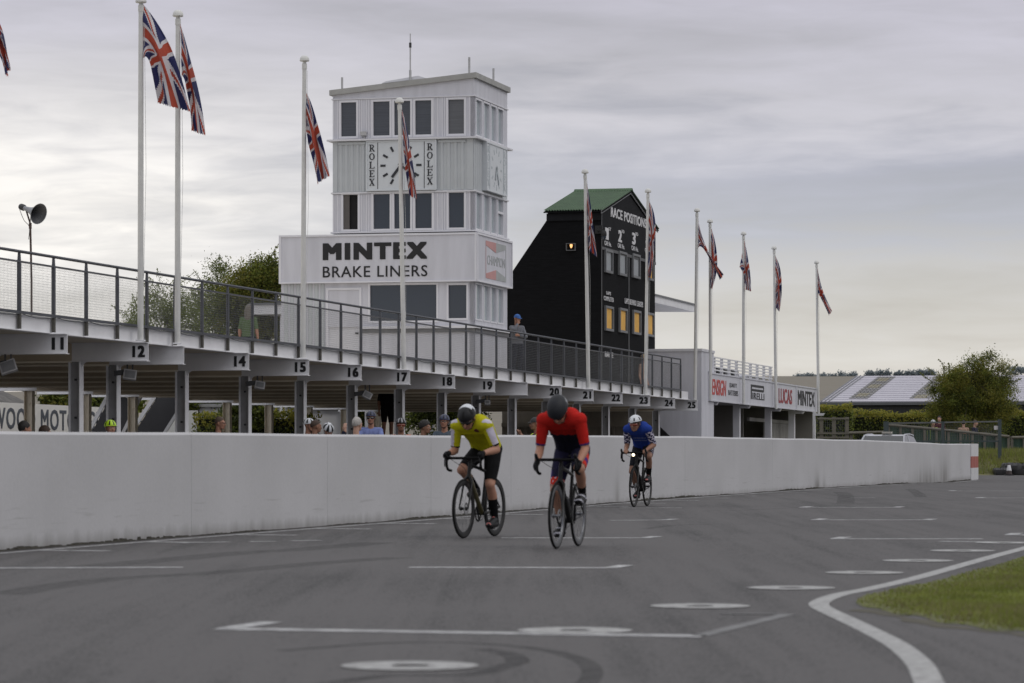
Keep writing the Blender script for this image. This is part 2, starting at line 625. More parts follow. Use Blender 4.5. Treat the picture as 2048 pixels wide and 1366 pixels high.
# skid marks
def skid_mat(lo=0.0, hi=0.42):
    m = bpy.data.materials.new('rubber_mark')
    m.use_nodes = True
    t = m.node_tree
    b = t.nodes['Principled BSDF']
    b.inputs['Base Color'].default_value = (0.022, 0.021, 0.022, 1)
    b.inputs['Roughness'].default_value = 0.7
    tr = t.nodes.new('ShaderNodeBsdfTransparent')
    ms = t.nodes.new('ShaderNodeMixShader')
    tcn = t.nodes.new('ShaderNodeTexCoord')
    nz = t.nodes.new('ShaderNodeTexNoise')
    nz.inputs['Scale'].default_value = 7.0
    nz.inputs['Detail'].default_value = 6
    t.links.new(tcn.outputs['Object'], nz.inputs['Vector'])
    mr = t.nodes.new('ShaderNodeMapRange')
    mr.inputs[1].default_value = 0.25; mr.inputs[2].default_value = 0.75
    mr.inputs[3].default_value = lo; mr.inputs[4].default_value = hi
    t.links.new(nz.outputs['Fac'], mr.inputs[0])
    t.links.new(mr.outputs[0], ms.inputs[0])
    t.links.new(tr.outputs[0], ms.inputs[1])
    t.links.new(b.outputs[0], ms.inputs[2])
    t.links.new(ms.outputs[0], t.nodes['Material Output'].inputs[0])
    return m
M_skid = skid_mat()
M_skid2 = skid_mat(0.12, 0.66)
skids = [([(560, 1302), (760, 1287), (900, 1285), (1010, 1291), (1100, 1302), (1165, 1322), (1185, 1345), (1170, 1372)], 0.10),
         ([(640, 1372), (770, 1352), (930, 1350), (1000, 1336), (1035, 1322), (1010, 1306), (960, 1298)], 0.12),
         ([(120, 1138), (330, 1120), (480, 1106), (600, 1099), (760, 1085)], 0.45),
         ([(0, 1190), (200, 1160), (420, 1146), (620, 1128), (800, 1115)], 0.35),
         ([(1290, 1058), (1345, 1051), (1410, 1049), (1500, 1048)], 0.13),
         ([(1330, 1023), (1470, 1021), (1640, 1013), (1760, 1006)], 0.10),
         ([(1680, 984), (1690, 990), (1692, 1000), (1690, 1008)], 0.32),
         ([(1820, 978), (1834, 986), (1842, 994)], 0.25)]
for k, (p, w) in enumerate(skids):
    g = MB()
    strip(g, smoothpath([gpt(*q) for q in p], 8), w, 0.0012 + 0.0004 * (k % 3))
    tag(g.build('tyre_mark', M_skid2 if k < 2 else M_skid, recalc=False), kind='structure')

# -------------------------------------------------- pit wall
def wall_mat():
    m = bpy.data.materials.new('dull_white_wall_paint')
    m.use_nodes = True
    t = m.node_tree
    b = t.nodes['Principled BSDF']
    b.inputs['Roughness'].default_value = 0.8
    b.inputs['Specular IOR Level'].default_value = 0.25
    tcn = t.nodes.new('ShaderNodeTexCoord')
    def noise(scale, st, det=5):
        mp = t.nodes.new('ShaderNodeMapping')
        mp.inputs['Scale'].default_value = st
        t.links.new(tcn.outputs['Object'], mp.inputs[0])
        nz = t.nodes.new('ShaderNodeTexNoise')
        nz.inputs['Scale'].default_value = scale
        nz.inputs['Detail'].default_value = det
        t.links.new(mp.outputs[0], nz.inputs['Vector'])
        return nz.outputs['Fac']
    def mth(op, a, b_=None, c=None):
        n = t.nodes.new('ShaderNodeMath'); n.operation = op
        for i, v in enumerate((a, b_, c)):
            if v is None: continue
            if isinstance(v, (int, float)): n.inputs[i].default_value = v
            else: t.links.new(v, n.inputs[i])
        return n.outputs[0]
    v1 = noise(0.5, (1, 1, 1.5))
    v2 = noise(4.0, (1, 1, 0.12))      # rain streaks
    v3 = noise(22.0, (1, 1, 1), 3)
    v = mth('MULTIPLY_ADD', v1, 0.62, mth('MULTIPLY_ADD', v2, 0.10, mth('MULTIPLY', v3, 0.28)))
    rp = t.nodes.new('ShaderNodeValToRGB')
    e = rp.color_ramp.elements
    e[0].position, e[1].position = 0.36, 0.62
    e[0].color = (0.445, 0.443, 0.452, 1)
    e[1].color = (0.505, 0.502, 0.515, 1)
    t.links.new(v, rp.inputs[0])
    # grime: splashed foot + stains near the far end
    sp = t.nodes.new('ShaderNodeSeparateXYZ')
    t.links.new(tcn.outputs['Object'], sp.inputs[0])
    foot = t.nodes.new('ShaderNodeMapRange')
    foot.inputs[1].default_value = 0.16; foot.inputs[2].default_value = 0.0
    foot.inputs[3].default_value = 0.0; foot.inputs[4].default_value = 0.45
    t.links.new(mth('ADD', sp.outputs['Z'], mth('MULTIPLY', mth('SUBTRACT', v2, 0.5), 0.25)), foot.inputs[0])
    fac = foot.outputs[0]
    st = noise(2.2, (1, 1, 0.10), 4)
    for (s0_, hw, h, k_) in STAINS:
        dx = mth('DIVIDE', mth('SUBTRACT', sp.outputs['Y'], s0_), hw)
        dzv = mth('DIVIDE', mth('ADD', sp.outputs['Z'], 0.02), h)
        q = mth('POWER', 2.718, mth('MULTIPLY', mth('ADD', mth('MULTIPLY', dx, dx), mth('MULTIPLY', dzv, dzv)), -1.0))
        q = mth('MULTIPLY', q, mth('MULTIPLY_ADD', st, 1.6 * k_, -0.25 * k_))
        fac = mth('MAXIMUM', fac, q)
    # long horizontal scuffs at kerb height
    sc_n = noise(1.0, (1, 1.1, 26.0), 4)
    zb_m = mth('POWER', 2.718, mth('MULTIPLY', mth('POWER', mth('DIVIDE', mth('SUBTRACT', sp.outputs['Z'], 0.33), 0.13), 2.0), -1.0))
    sm_ = t.nodes.new('ShaderNodeMapRange')
    sm_.inputs[1].default_value = 0.60; sm_.inputs[2].default_value = 0.74; sm_.inputs[3].default_value = 0.0; sm_.inputs[4].default_value = 0.30
    t.links.new(sc_n, sm_.inputs[0])
    fac = mth('MAXIMUM', fac, mth('MULTIPLY', sm_.outputs[0], zb_m))
    mxn = t.nodes.new('ShaderNodeMix'); mxn.data_type = 'RGBA'
    t.links.new(fac, mxn.inputs[0])
    t.links.new(rp.outputs[0], mxn.inputs[6])
    mxn.inputs[7].default_value = (0.085, 0.078, 0.060, 1)
    t.links.new(mxn.outputs[2], b.inputs['Base Color'])
    bp = t.nodes.new('ShaderNodeBump')
    bp.inputs['Strength'].default_value = 0.15
    bp.inputs['Distance'].default_value = 0.01
    t.links.new(v3, bp.inputs['Height'])
    t.links.new(bp.outputs[0], b.inputs['Normal'])
    return m
def sw(x): return s_at(x, -D_W, TW)
STAINS = [(sw(1854) - sw0, 3.2, 0.42, 0.9), (sw(1888) - sw0, 1.3, 0.62, 1.0), (sw(1634) - sw0, 0.35, 0.34, 1.25), (sw(1648) - sw0, 0.25, 0.30, 0.7),
          (sw(1233) - sw0, 0.22, 0.45, 0.8), (sw(1780) - sw0, 2.5, 0.25, 0.5)]
M_wall = wall_mat()
wroot_loc = wallpt(sw0, 0)
wroot_loc.z = 0
wall = empty('pit_wall', wroot_loc, -TW)
tag(wall, 'long low white concrete wall between the track and the pits', 'wall')
WH = 1.195
joint_s = [sw(x) for x in (383, 655, 862, 1022, 1160, 1370, 1545, 1668, 1774, 1860)]
cuts = [sw0] + joint_s + [sw1]
# the last panel ends at x=1940; each panel is a part, a shadow gap of 8 mm between them
for a, b in zip(cuts[:-1], cuts[1:]):
    g = MB()
    n = max(2, int((b - a) / 2.0))
    prevr = None
    for i in range(n + 1):
        s = a + 0.0035 + (b - a - 0.007) * i / n
        zb = gz(wallpt(s, 0).y)
        zt = zb + WH + 0.004 * math.sin(s * 0.9) + 0.003 * math.sin(s * 2.3)
        ring = [(-0.20, s - sw0, zb - 0.05), (0.0, s - sw0, zb - 0.05), (0.0, s - sw0, zt - 0.03), (-0.03, s - sw0, zt), (-0.17, s - sw0, zt), (-0.20, s - sw0, zt - 0.03)]
        j = len(g.v)
        g.v.extend(ring)
        if i:
            for q in range(6):
                q2 = (q + 1) % 6
                g.f.append((j - 6 + q, j - 6 + q2, j + q2, j + q)); g.m.append(0)
        if i in (0, n):
            g.f.append(tuple(j + q for q in range(6))); g.m.append(0)
    g.build('wall_panel', M_wall, wall)
# wind-blown dirt and weeds in the crack at the foot of the wall
M_dirt = mat('road_dirt', (0.035, 0.032, 0.024), 0.95, 0.4, 8.0)
g = MB()
n = 2600
r2 = random.Random(3)
for i in range(n):
    s = sw0 + 2 + (sw1 - sw0 - 2) * (i + r2.random()) / n
    L = 0.03 + 0.09 * r2.random()
    w = 0.015 + 0.06 * r2.random() ** 2
    h = (0.004 + 0.028 * r2.random() ** 2) * (0.6 + 0.5 * math.sin(s * 0.43) + 0.3 * math.sin(s * 1.7))
    h = max(h, 0.003)
    p = wallpt(s, 0)
    zb = gz(p.y)
    pts_ = []
    for (o, ds) in ((0.0, -L), (w, -L * 0.4), (w * 1.1, L * 0.5), (0.0, L)):
        q = bworld(-D_W + 0.003 + o, s + ds, zb + 0.003, TW)
        pts_.append(q)
    top = [bworld(-D_W + 0.003, s - L * 0.7, zb + h, TW), bworld(-D_W + 0.003 + w * 0.5, s, zb + h, TW), bworld(-D_W + 0.003, s + L * 0.7, zb + h, TW)]
    g.face([pts_[0], pts_[1], top[1], top[0]])
    g.face([pts_[1], pts_[2], top[1]])
    g.face([pts_[2], pts_[3], top[2], top[1]])
    g.face([top[0], top[1], top[2]])
tag(g.build('dirt_strip', M_dirt, recalc=False), 'dark dirt and weeds gathered along the foot of the white wall', 'dirt', kind='stuff')

# red and white banner wrapped round the end of the wall
M_vinyl_w = mat('white_vinyl', (0.62, 0.62, 0.64), 0.4, 0.12, 6.0)
M_vinyl_r = mat('faded_red_vinyl', (0.34, 0.030, 0.020), 0.4, 0.25, 6.0, col2=(0.44, 0.09, 0.07))
se, se2 = sw1 + 0.015, s_at(1961, -D_W, TW)
zb = gz(wallpt(sw1, 0).y)
bn = empty('wall_end_banner', bworld(-D_W, se, zb, TW), -TW)
tag(bn, 'white banner with a red band wrapped round the far end of the wall', 'banner')
H3 = [0.0, 0.40, 0.78, 1.20]
for k in range(3):
    g = MB()
    n = 10
    for i in range(n):
        def col_(i):
            s = (se2 - se) * i / n
            o = 0.02 + 0.018 * math.sin(i * 1.9 + 0.4) * (0.4 + 0.6 * i / n) - (0.10 * (i / n) ** 3)
            return o, s
        (o0, a0), (o1, a1) = col_(i), col_(i + 1)
        g.hexa([(o0 - 0.23, a0, H3[k]), (o0, a0, H3[k]), (o1, a1, H3[k]), (o1 - 0.23, a1, H3[k]),
                (o0 - 0.23, a0, H3[k + 1]), (o0, a0, H3[k + 1]), (o1, a1, H3[k + 1]), (o1 - 0.23, a1, H3[k + 1])])
    g.build('red_band' if k == 1 else 'white_band', M_vinyl_r if k == 1 else M_vinyl_w, bn)

# -------------------------------------------------- grass at the right of the track
M_turf = mat('turf', (0.075, 0.085, 0.02), 0.9, 0.4, 2.0, col2=(0.13, 0.135, 0.04))
def blade_mat(name, c, c2):
    return mat(name, c, 0.7, 0.35, 1.2, col2=c2, trans=0.25)
M_bl1 = blade_mat('grass_blade_green', (0.165, 0.205, 0.026), (0.27, 0.30, 0.055))
M_bl2 = blade_mat('grass_blade_dry', (0.19, 0.17, 0.07), (0.26, 0.24, 0.11))
gedge = [(2420, 1036), (2200, 1074), (2100, 1098), (2048, 1113), (1995, 1130), (1950, 1141), (1900, 1155), (1850, 1167), (1810, 1172), (1770, 1183), (1735, 1190), (1722, 1196), (1712, 1204), (1726, 1214), (1760, 1219), (1795, 1230), (1840, 1233), (1880, 1246), (1930, 1250), (1985, 1262), (2048, 1263), (2120, 1276), (2250, 1280), (2420, 1290)]
gp = smoothpath([gpt(*p) for p in gedge], 5)
g = MB()
poly = [Vector((p.x, p.y, gz(p.y) + 0.003)) for p in gp]
g.face(poly)
tag(g.build('verge', M_turf, recalc=False), kind='structure')
P2 = np.array([(p.x, p.y) for p in poly])
g = MB()
r3 = np.random.default_rng(11)
def inside_v(x, y):
    c = np.zeros(len(x), bool)
    for k in range(len(P2)):
        (xi, yi), (xj, yj) = P2[k], P2[k - 1]
        hit = ((yi > y) != (yj > y)) & (x < (xj - xi) * (y - yi) / ((yj - yi) if yj != yi else 1e-9) + xi)
        c ^= hit
    return c
NB = 330000
GYv = r3.uniform(17.2, 37.0, NB)
GXv = r3.uniform(1.8, 6.3, NB)
ok = (GXv < 1085.0 / F * GYv + .3) & inside_v(GXv, GYv)
GXv, GYv = GXv[ok], GYv[ok]
edv = np.full(len(GXv), 9.0)
for (qx, qy) in P2:
    edv = np.minimum(edv, np.sqrt((GXv - qx) ** 2 + ((GYv - qy) * .6) ** 2))
keep = r3.random(len(GXv)) < np.minimum(1.0, .12 + edv / .55)
GXv, GYv, edv = GXv[keep][:120000], GYv[keep][:120000], edv[keep][:120000]
n_ = len(GXv)
U = r3.random((n_, 7))
patch = np.sin(GXv * 2.1 + GYv * .7) + np.sin(GXv * .9 - GYv * 1.6) + .7 * np.sin(GXv * 5.3 + GYv * 2.9)
hh_ = (.010 + .024 * U[:, 0]) * (1.1 + .3 * patch) * np.minimum(1, .45 + edv)
ww = .003 + .004 * U[:, 1]
an = U[:, 2] * 6.283; le = U[:, 3] * .028; la = U[:, 4] * 6.283
zg = np.interp(GYv, GY, GZ) + .003
dry = U[:, 5] < (.26 + .13 * patch)
for k in range(n_):
    X, Y, z = GXv[k], GYv[k], zg[k]
    dx, dy = math.cos(an[k]) * ww[k], math.sin(an[k]) * ww[k]
    g.v.extend([(X - dx, Y - dy, z), (X + dx, Y + dy, z), (X + le[k] * math.cos(la[k]), Y + le[k] * math.sin(la[k]), z + hh_[k])])
    g.f.append((3 * k, 3 * k + 1, 3 * k + 2)); g.m.append(1 if dry[k] else 0)
me = bpy.data.meshes.new('grass')
me.from_pydata(g.v, [], g.f)
me.materials.append(M_bl1); me.materials.append(M_bl2)
me.polygons.foreach_set('material_index', g.m)
o = bpy.data.objects.new('grass', me); COL.objects.link(o)
tag(o, 'short green grass with dry blades growing beside the white edge line', 'grass', kind='stuff')
# bare dry soil along the near edge of the grass
g = MB()
sp_ = smoothpath([gpt(*p) for p in [(1722, 1219), (1800, 1234), (1900, 1254), (2048, 1269), (2250, 1288)]], 6)
strip(g, sp_, [.05 + .22 * abs(math.sin(i * .9)) * abs(math.sin(i * .37 + 1)) for i in range(len(sp_))], 0.0022)
tag(g.build('soil_edge', mat('dry_soil', (0.062, 0.056, 0.045), 0.95, 0.35, 6.0, col2=(0.10, 0.09, 0.06)), recalc=False), kind='structure')
# ================================================================== PIT BUILDING
XE = -21.5                       # beam ends
BEAMS = [(-60, None), (135, '11'), (297, '12'), (368, None), (498, '14'), (618, '15'), (723, '16'), (820, '17'), (910, '18'), (990, '19'),
         (1055, None), (1123, '20'), (1187, '21'), (1245, '22'), (1300, '23'), (1350, '24'), (1395, '25')]
ZB0, ZB1 = 2.65, 3.00
s_first = s_at(-60, XE) - 2.0
s_last = s_at(1395, XE)
pit = Thing('pit_building', XE, s_at(135, XE), 0.0,
            'long open white steel pit building with numbered beams carrying the roof terrace', 'pit garages')
# the empties sit at the foot of things: z origin 0 at its own s
M_bweb = mat('beam_web_painted_shade', (0.50, 0.425, 0.33), 0.7, 0.1, 1.5)  # browner than the flanges: the web's shade is painted into this colour
def beam_mb(s):
    g = MB()
    xr = XE - 12.6
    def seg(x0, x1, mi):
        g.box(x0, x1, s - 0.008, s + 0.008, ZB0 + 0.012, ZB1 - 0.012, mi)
        g.box(x0, x1, s - 0.085, s + 0.085, ZB0, ZB0 + 0.012, mi) if mi != 2 else g.box(x0, x1, s - 0.085, s + 0.085, ZB0 - .02, ZB0 + 0.014, 1)  # paler bottom flange paints in the light its edge catches
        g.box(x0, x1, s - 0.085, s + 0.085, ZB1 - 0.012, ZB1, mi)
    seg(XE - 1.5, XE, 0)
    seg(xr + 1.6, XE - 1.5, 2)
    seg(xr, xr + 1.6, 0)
    # curved haunch beside the column
    for (xc, sg, mi) in ((XE - 1.42 + 0.112, 1, 0), (XE - 11.2 - 0.112, -1, 0)):
        pts_ = [(xc, s - 0.006, ZB0)]
        for i in range(6):
            a = math.pi / 2 * i / 5
            pts_.append((xc + sg * 0.14 * (1 - math.sin(a)), s - 0.006, ZB0 - 0.14 * (1 - math.cos(a)) ))
        g.prism(pts_, (0, 0.012, 0), mi)
    return g
def column_mb(s, xc, top):
    g = MB()
    w, d, t = 0.22, 0.20, 0.014
    g.box(xc - w / 2, xc - w / 2 + t, s - d / 2, s + d / 2, -0.3, top, 0)
    g.box(xc + w / 2 - t, xc + w / 2, s - d / 2, s + d / 2, -0.3, top, 0)
    g.box(xc - w / 2 + t, xc + w / 2 - t, s - 0.006, s + 0.006, -0.3, top, 1)
    for zb_ in (0.9, 1.6, 2.3):
        g.box(xc - 0.02, xc + 0.02, s - 0.03, s - 0.006, zb_, zb_ + 0.04, 2)
    return g
M_webshade = mat('column_web_painted_shade', (0.30, 0.30, 0.31), 0.6, 0.15, 3.0)  # recess shade between the white flanges, put into the web colour
for (px, num) in BEAMS:
    s = s_at(px, XE)
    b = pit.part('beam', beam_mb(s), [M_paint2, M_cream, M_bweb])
    if num:
        g = MB()
        P = frontP(s - 0.008)
        w = 0.27 if num[0] == '2' and num != '21' else 0.245
        if num == '11': w = 0.22
        lettering(g, num, P, XE - 0.065 - w, XE - 0.065, 2.72, 2.945, 0.058, 0.006, 0.002, space=1.15)
        pit.part('number', g, M_letter, b)
    pit.part('column', column_mb(s, XE - 1.42, ZB0 - 0.002), [M_paint2, M_webshade, M_dark])
    pit.part('rear_column', column_mb(s, XE - 11.2, ZB0 - 0.002), [M_cream, M_cream, M_cream])
XF = -21.85                      # face of the white edge channel
g = MB()
g.box(XF - 0.02, XF, s_first, s_last + 0.15, 2.995, 3.285)
g.box(XF, XF + 0.07, s_first, s_last + 0.15, 3.003, 3.015)
pit.part('edge_channel', g, M_paint2)
g = MB()
g.box(XE - 11.32, XF - 0.022, s_first, s_last + 0.1, 3.004, 3.27, 0)
pit.part('terrace_deck', g, [M_cream])
# purlins under the deck (run along the building)
g = MB()
for i in range(8):
    xc = XE - 2.3 - i * 1.25
    g.box(xc - 0.03, xc + 0.03, s_first, s_last, 2.88, 2.985, 0)
pit.part('purlin', g, M_cream)
# closed back wall behind the far bays
M_brown = mat('brown_board', (0.26, 0.23, 0.19), 0.8, 0.15, 2.0)
g = MB()
sw_ = s_last + 0.75
xw0, xw1 = xl_at(1004, sw_), xl_at(1316, sw_)
u = xw0
while u < xw1:
    e = min(u + 0.36, xw1)
    g.box(u, e, sw_, sw_ + .05, -0.2, 2.12, 0)
    if u + 0.36 < xw1: g.box(u + 0.36, min(u + .44, xw1), sw_ - .05, sw_ + .0, -0.2, 2.12, 0)
    u += 0.44
g.box(xw0, xw1, sw_ - .08, sw_ + .06, 2.121, 2.25, 0)
g.box(xw0, xw1, sw_ + .01, sw_ + .05, 2.251, 2.94, 0)
g.box(xw0, xw1, sw_ - .12, sw_ - .052, 1.12, 1.24, 0)
pit.part('back_wall', g, M_brown)

# ------------------------------------------------------------ railing
rail = Thing('terrace_railing', XF, s_at(0, XE), 3.0,
             'grey galvanised steel railing with wire mesh along the edge of the roof terrace', 'railing')
iv0, iv1 = 1 / (2720.0 - 0), 1 / (2720.0 - 1379)
post_x = [2720 - 1 / (iv0 + (iv1 - iv0) * i / 38.0) for i in range(-2, 39)]
post_s = [s_at(x, XE) for x in post_x]
XR = -21.80
M_rust = mat('weathered_post_foot', (0.075, 0.07, 0.06), 0.8, 0.3, 9.0)
for s in post_s:
    g = MB()
    g.hexa([(XR - .025, s - .036, 3.27), (XR + .025, s - .036, 3.27), (XR + .025, s + .036, 3.27), (XR - .025, s + .036, 3.27),
            (XR - .025, s - .034, 4.15), (XR + .025, s - .034, 4.15), (XR + .025, s + .034, 4.15), (XR - .025, s + .034, 4.15)], 0)
    g.hexa([(XR - .022, s - .034, 4.15), (XR + .022, s - .034, 4.15), (XR + .022, s + .034, 4.15), (XR - .022, s + .034, 4.15),
            (XR - .018, s - .018, 4.31), (XR + .018, s - .018, 4.31), (XR + .018, s + .018, 4.31), (XR - .018, s + .018, 4.31)], 0)
    g.box(XR - .024, XR + .026, s - .035, s + .035, 3.03, 3.27, 1)
    rail.part('post', g, [M_galv, M_rust])
g = MB(); g.tube([(XR, post_s[0], 4.33), (XR, post_s[-1], 4.33)], 0.026, 10); rail.part('handrail', g, M_galv, smooth=True)
g = MB(); g.box(XR - .02, XR + .02, post_s[0], post_s[-1], 4.145, 4.175); rail.part('mid_rail', g, M_galv)
g = MB(); g.box(XR - .02, XR + .022, post_s[0], post_s[-1], 3.285, 3.335); rail.part('bottom_rail', g, M_galv)
for s0_, s1_ in zip(post_s[:-1], post_s[1:]):
    g = MB()
    a, b = s0_ + 0.04, s1_ - 0.04
    n = int((b - a) / 0.055)
    for i in range(n + 1):
        s = a + (b - a) * i / n
        g.box(XR - .0015, XR + .0015, s - .0013, s + .0013, 3.335, 4.145)
    for i in range(17):
        z = 3.38 + i * 0.0455
        g.box(XR + .0016, XR + .0042, a, b, z - .0015, z + .0015)
    rail.part('mesh_panel', g, M_wire)
# sagging cable clipped along the bottom rail
g = MB()
r5 = random.Random(5)
for s0_, s1_ in zip(post_s[:-1], post_s[1:]):
    d = r5.uniform(0.0, 0.055)
    g.tube([(XR + .035, s0_ + (s1_ - s0_) * t, 3.29 - d * 4 * t * (1 - t)) for t in (0, .2, .4, .6, .8, 1)], 0.007, 5)
rail.part('cable', g, M_dark)

# floodlights under the beams
M_lamp = mat('grey_lamp_glass', (0.20, 0.205, 0.215), 0.35, 0.1, 10)
M_lampb = mat('lamp_housing', (0.42, 0.42, 0.43), 0.5, 0.1, 10)
flood = [(16, 733, 0.30, -18), (260, 749, 0.26, 8), (520, 770, 0.22, 10), (735, 790, 0.22, 28), (975, 805, 0.16, 0)]
floodlab = ['square grey floodlight under beam 11, hanging tilted at the left edge', 'square grey floodlight under beam 12 beside the white post',
            'square grey floodlight hanging left of beam 15', 'tilted grey floodlight hanging beside beam 16', 'small pale floodlight hanging under beam 19']
for (px, py, w, roll), lab in zip(flood, floodlab):
    xl = XE - 1.0
    s = s_at(px, xl)
    z = z_at(py, xl, s)
    root = empty('floodlight', bworld(xl, s, z - K * (s - S0)), -TB + R(22))
    tag(root, lab, 'floodlight', 'floodlights under the pit beams')
    w *= 0.95; h = w * 0.78
    RM = Matrix.Rotation(R(roll), 4, 'Y') @ Matrix.Rotation(R(-20), 4, 'X')
    def bx(x0, x1, y0, y1, z0, z1, mb):
        mb.hexa([RM @ Vector(q) for q in ((x0, y0, z0), (x1, y0, z0), (x1, y1, z0), (x0, y1, z0), (x0, y0, z1), (x1, y0, z1), (x1, y1, z1), (x0, y1, z1))])
    g = MB(); bx(-w / 2, w / 2, -.02, .06, -h / 2, h / 2, g)
    bx(-w / 3, w / 3, .06, .12, -h / 3, h / 3, g)
    g.build('housing', M_lampb, root)
    g = MB(); bx(-w / 2 + .025, w / 2 - .025, -.026, -.0205, -h / 2 + .025, h / 2 - .025, g); g.build('glass', M_lamp, root)
    top = 2.65 - K * (s - S0) - (z - K * (s - S0)) + K * (s - S0) * 0
    g = MB(); g.bar((-.05, .06, 0), (-.05, .06, 2.65 - z), .03, .02); g.bar((.05, .06, 0), (.05, .06, 2.65 - z), .03, .02)
    g.bar((-.30, .06, 0.02), (-.02, .06, 0.06), .09, .10)
    g.build('bracket', M_dark, root)

# ================================================================== TOWER
XT = -22.5
ST0 = s_at(948, XT)
ST1 = s_at(1014.5, XT)
def fx(px): return xl_at(px, ST0)
def fz(py, px=800): return z_at(py, fx(px), ST0)
def sx(px): return s_at(px, XT)
def szz(py, px): return z_at(py, XT, sx(px))
tower = Thing('control_tower', XT, ST0, 0.0, 'white square race control tower with a clock and large sign boards', 'tower')
M_clad = mat('white_cladding', (0.575, 0.577, 0.630), 0.5, 0.09, 2.2, col2=(0.635, 0.638, 0.695), stretch=(1.6, 1.6, .22))
M_corr = mat('pale_grey_green_corrugated_sheet', (0.485, 0.51, 0.53), 0.5, 0.06, 1.5)
M_glass = mat('dark_window_glass', (0.026, 0.036, 0.054), 0.06, 0.0, spec=0.7)
M_glassb = mat('blinded_window_glass', (0.050, 0.058, 0.072), 0.12, 0.25, 2.0, spec=0.7, stretch=(0.3, 0.3, 14))
M_glassg = mat('painted_reflection_glass', (0.36, 0.405, 0.435), 0.05, 0.12, 1.0, spec=1.0)  # sky reflection at the grazing angle is painted into the pane colour
M_frame = mat('white_window_frame', (0.70, 0.70, 0.745), 0.4, 0.03, 2)
M_roof = mat('grey_roof_felt', (0.36, 0.36, 0.35), 0.8, 0.12, 3)
M_inside = mat('dark_interior', (0.012, 0.012, 0.013), 0.9, 0.2, 2)
XU = fx(665.5)                  # left edge of the upper storeys
XL = fx(562)                    # left edge of the base
fP = frontP(ST0)
sP = sideP(XT)
zr = lambda y: fz(y, 948)
Z_deck = 3.27
z_l1b, z_l1t = zr(638.5), zr(568.0)     # base window band
z_sb, z_st = zr(563), zr(465)           # sign band
z_w2b, z_w2t = zr(455), zr(384)         # middle windows
z_cb, z_ct = zr(379), zr(277)           # clock level
z_w3b, z_w3t = zr(267), zr(197.5)       # top windows
z_top = zr(156)
DI = 0.12                               # depth of the window recess
# core volume behind the cladding
g = MB()
g.box(XL + DI, XT - DI, ST0 + DI, ST1 - 0.02, Z_deck + .004, z_l1t + 0.3, 0)
g.box(XU + DI, XT - DI, ST0 + DI, ST1 - 0.02, z_l1t + 0.31, z_top - 0.35, 0)
tower.part('core', g, M_inside)
def cladding(P, u0, u1, z0, z1, ops):
    """skin of depth DI with rectangular openings (ua, ub, za, zb)"""
    g = MB()
    ops = sorted(ops)
    if not ops:
        g.pbox(P, u0, u1, -DI, 0, z0, z1)
        return g
    za, zb = min(o[2] for o in ops), max(o[3] for o in ops)
    if za > z0: g.pbox(P, u0, u1, -DI, 0, z0, za)
    if z1 > zb: g.pbox(P, u0, u1, -DI, 0, zb, z1)
    c = u0
    for o in ops:
        g.pbox(P, c, o[0], -DI, 0, za, zb)
        if o[2] > za + 1e-4: g.pbox(P, o[0], o[1], -DI, 0, za, o[2])
        if o[3] < zb - 1e-4: g.pbox(P, o[0], o[1], -DI, 0, o[3], zb)
        c = o[1]
    g.pbox(P, c, u1, -DI, 0, za, zb)
    return g
def window(th, P, u0, u1, z0, z1, glass, bw=0.055, name='window', bars=(), fm=None, rec=-0.055):
    g = MB()
    g.pbox(P, u0, u1, rec - .02, 0.014, z0, z0 + bw)
    g.pbox(P, u0, u1, rec - .02, 0.014, z1 - bw, z1)
    g.pbox(P, u0, u0 + bw, rec - .02, 0.014, z0 + bw, z1 - bw)
    g.pbox(P, u1 - bw, u1, rec - .02, 0.014, z0 + bw, z1 - bw)
    for zb_ in bars:
        g.pbox(P, u0 + bw, u1 - bw, rec - .02, 0.010, zb_ - .03, zb_ + .03)
    w = th.part(name, g, fm or M_frame)
    g = MB()
    g.pbox(P, u0 + bw * 0.9, u1 - bw * 0.9, rec - .012, rec, z0 + bw * 0.9, z1 - bw * 0.9)
    th.part('pane', g, glass, w)
    return w
BW = 0.05
def fop(xa, xb, z0, z1): return (fx(xa) - BW, fx(xb) + BW, z0 - BW, z1 + BW)
def sop(xa, xb, z0, z1): return (sx(xa) - BW * 0.8, sx(xb) + BW * 0.8, z0 - BW, z1 + BW)
top_f = [(681.8, 713), (746, 779.7), (788, 821), (830, 863), (896, 928.5)]
mid_f = [(686, 716), (746.5, 780), (788, 821), (830, 864), (897, 928.5)]
side = [(951.5, 963), (967, 978.5), (981.5, 992.5), (995.5, 1006)]
ops = [fop(a, b, z_w3b, z_w3t) for a, b in top_f]
tower.part('upper_cladding', cladding(fP, XU, XT, z_ct + .06, zr(191), ops), M_clad)
for k, o in enumerate(ops): window(tower, fP, *o, M_glassb if k != 4 else mat('slatted_blind_glass', (0.10, 0.105, 0.115), 0.15, 0.2, 3, spec=0.6, stretch=(.3, .3, 20)))
ops = [fop(a, b, z_w2b, z_w2t) for a, b in mid_f]
tower.part('middle_cladding', cladding(fP, XU, XT, zr(462), z_cb - .06, ops), M_clad)
for k, o in enumerate(ops):
    if k == 0:
        window(tower, fP, *o, M_inside, name='open_window', rec=-0.10)
        g = MB(); g.pbox(fP, o[0] + .06, o[0] + .22, -.05, -.03, o[2] + .05, o[3] - .05)
        tower.part('casement', g, mat('grey_casement', (0.10, 0.09, 0.085), 0.5, 0.1))
    else:
        window(tower, fP, *o, M_glass)
ops = [sop(a, b, z_w3b, z_w3t) for a, b in side]
tower.part('upper_cladding', cladding(sP, ST0, ST1, z_ct + .06, zr(191), ops), M_clad)
for o in ops: window(tower, sP, *o, M_glassg, bw=0.045)
ops = [sop(a, b, z_w2b, z_w2t) for a, b in side]
tower.part('middle_cladding', cladding(sP, ST0, ST1, zr(462), z_cb - .06, ops), M_clad)
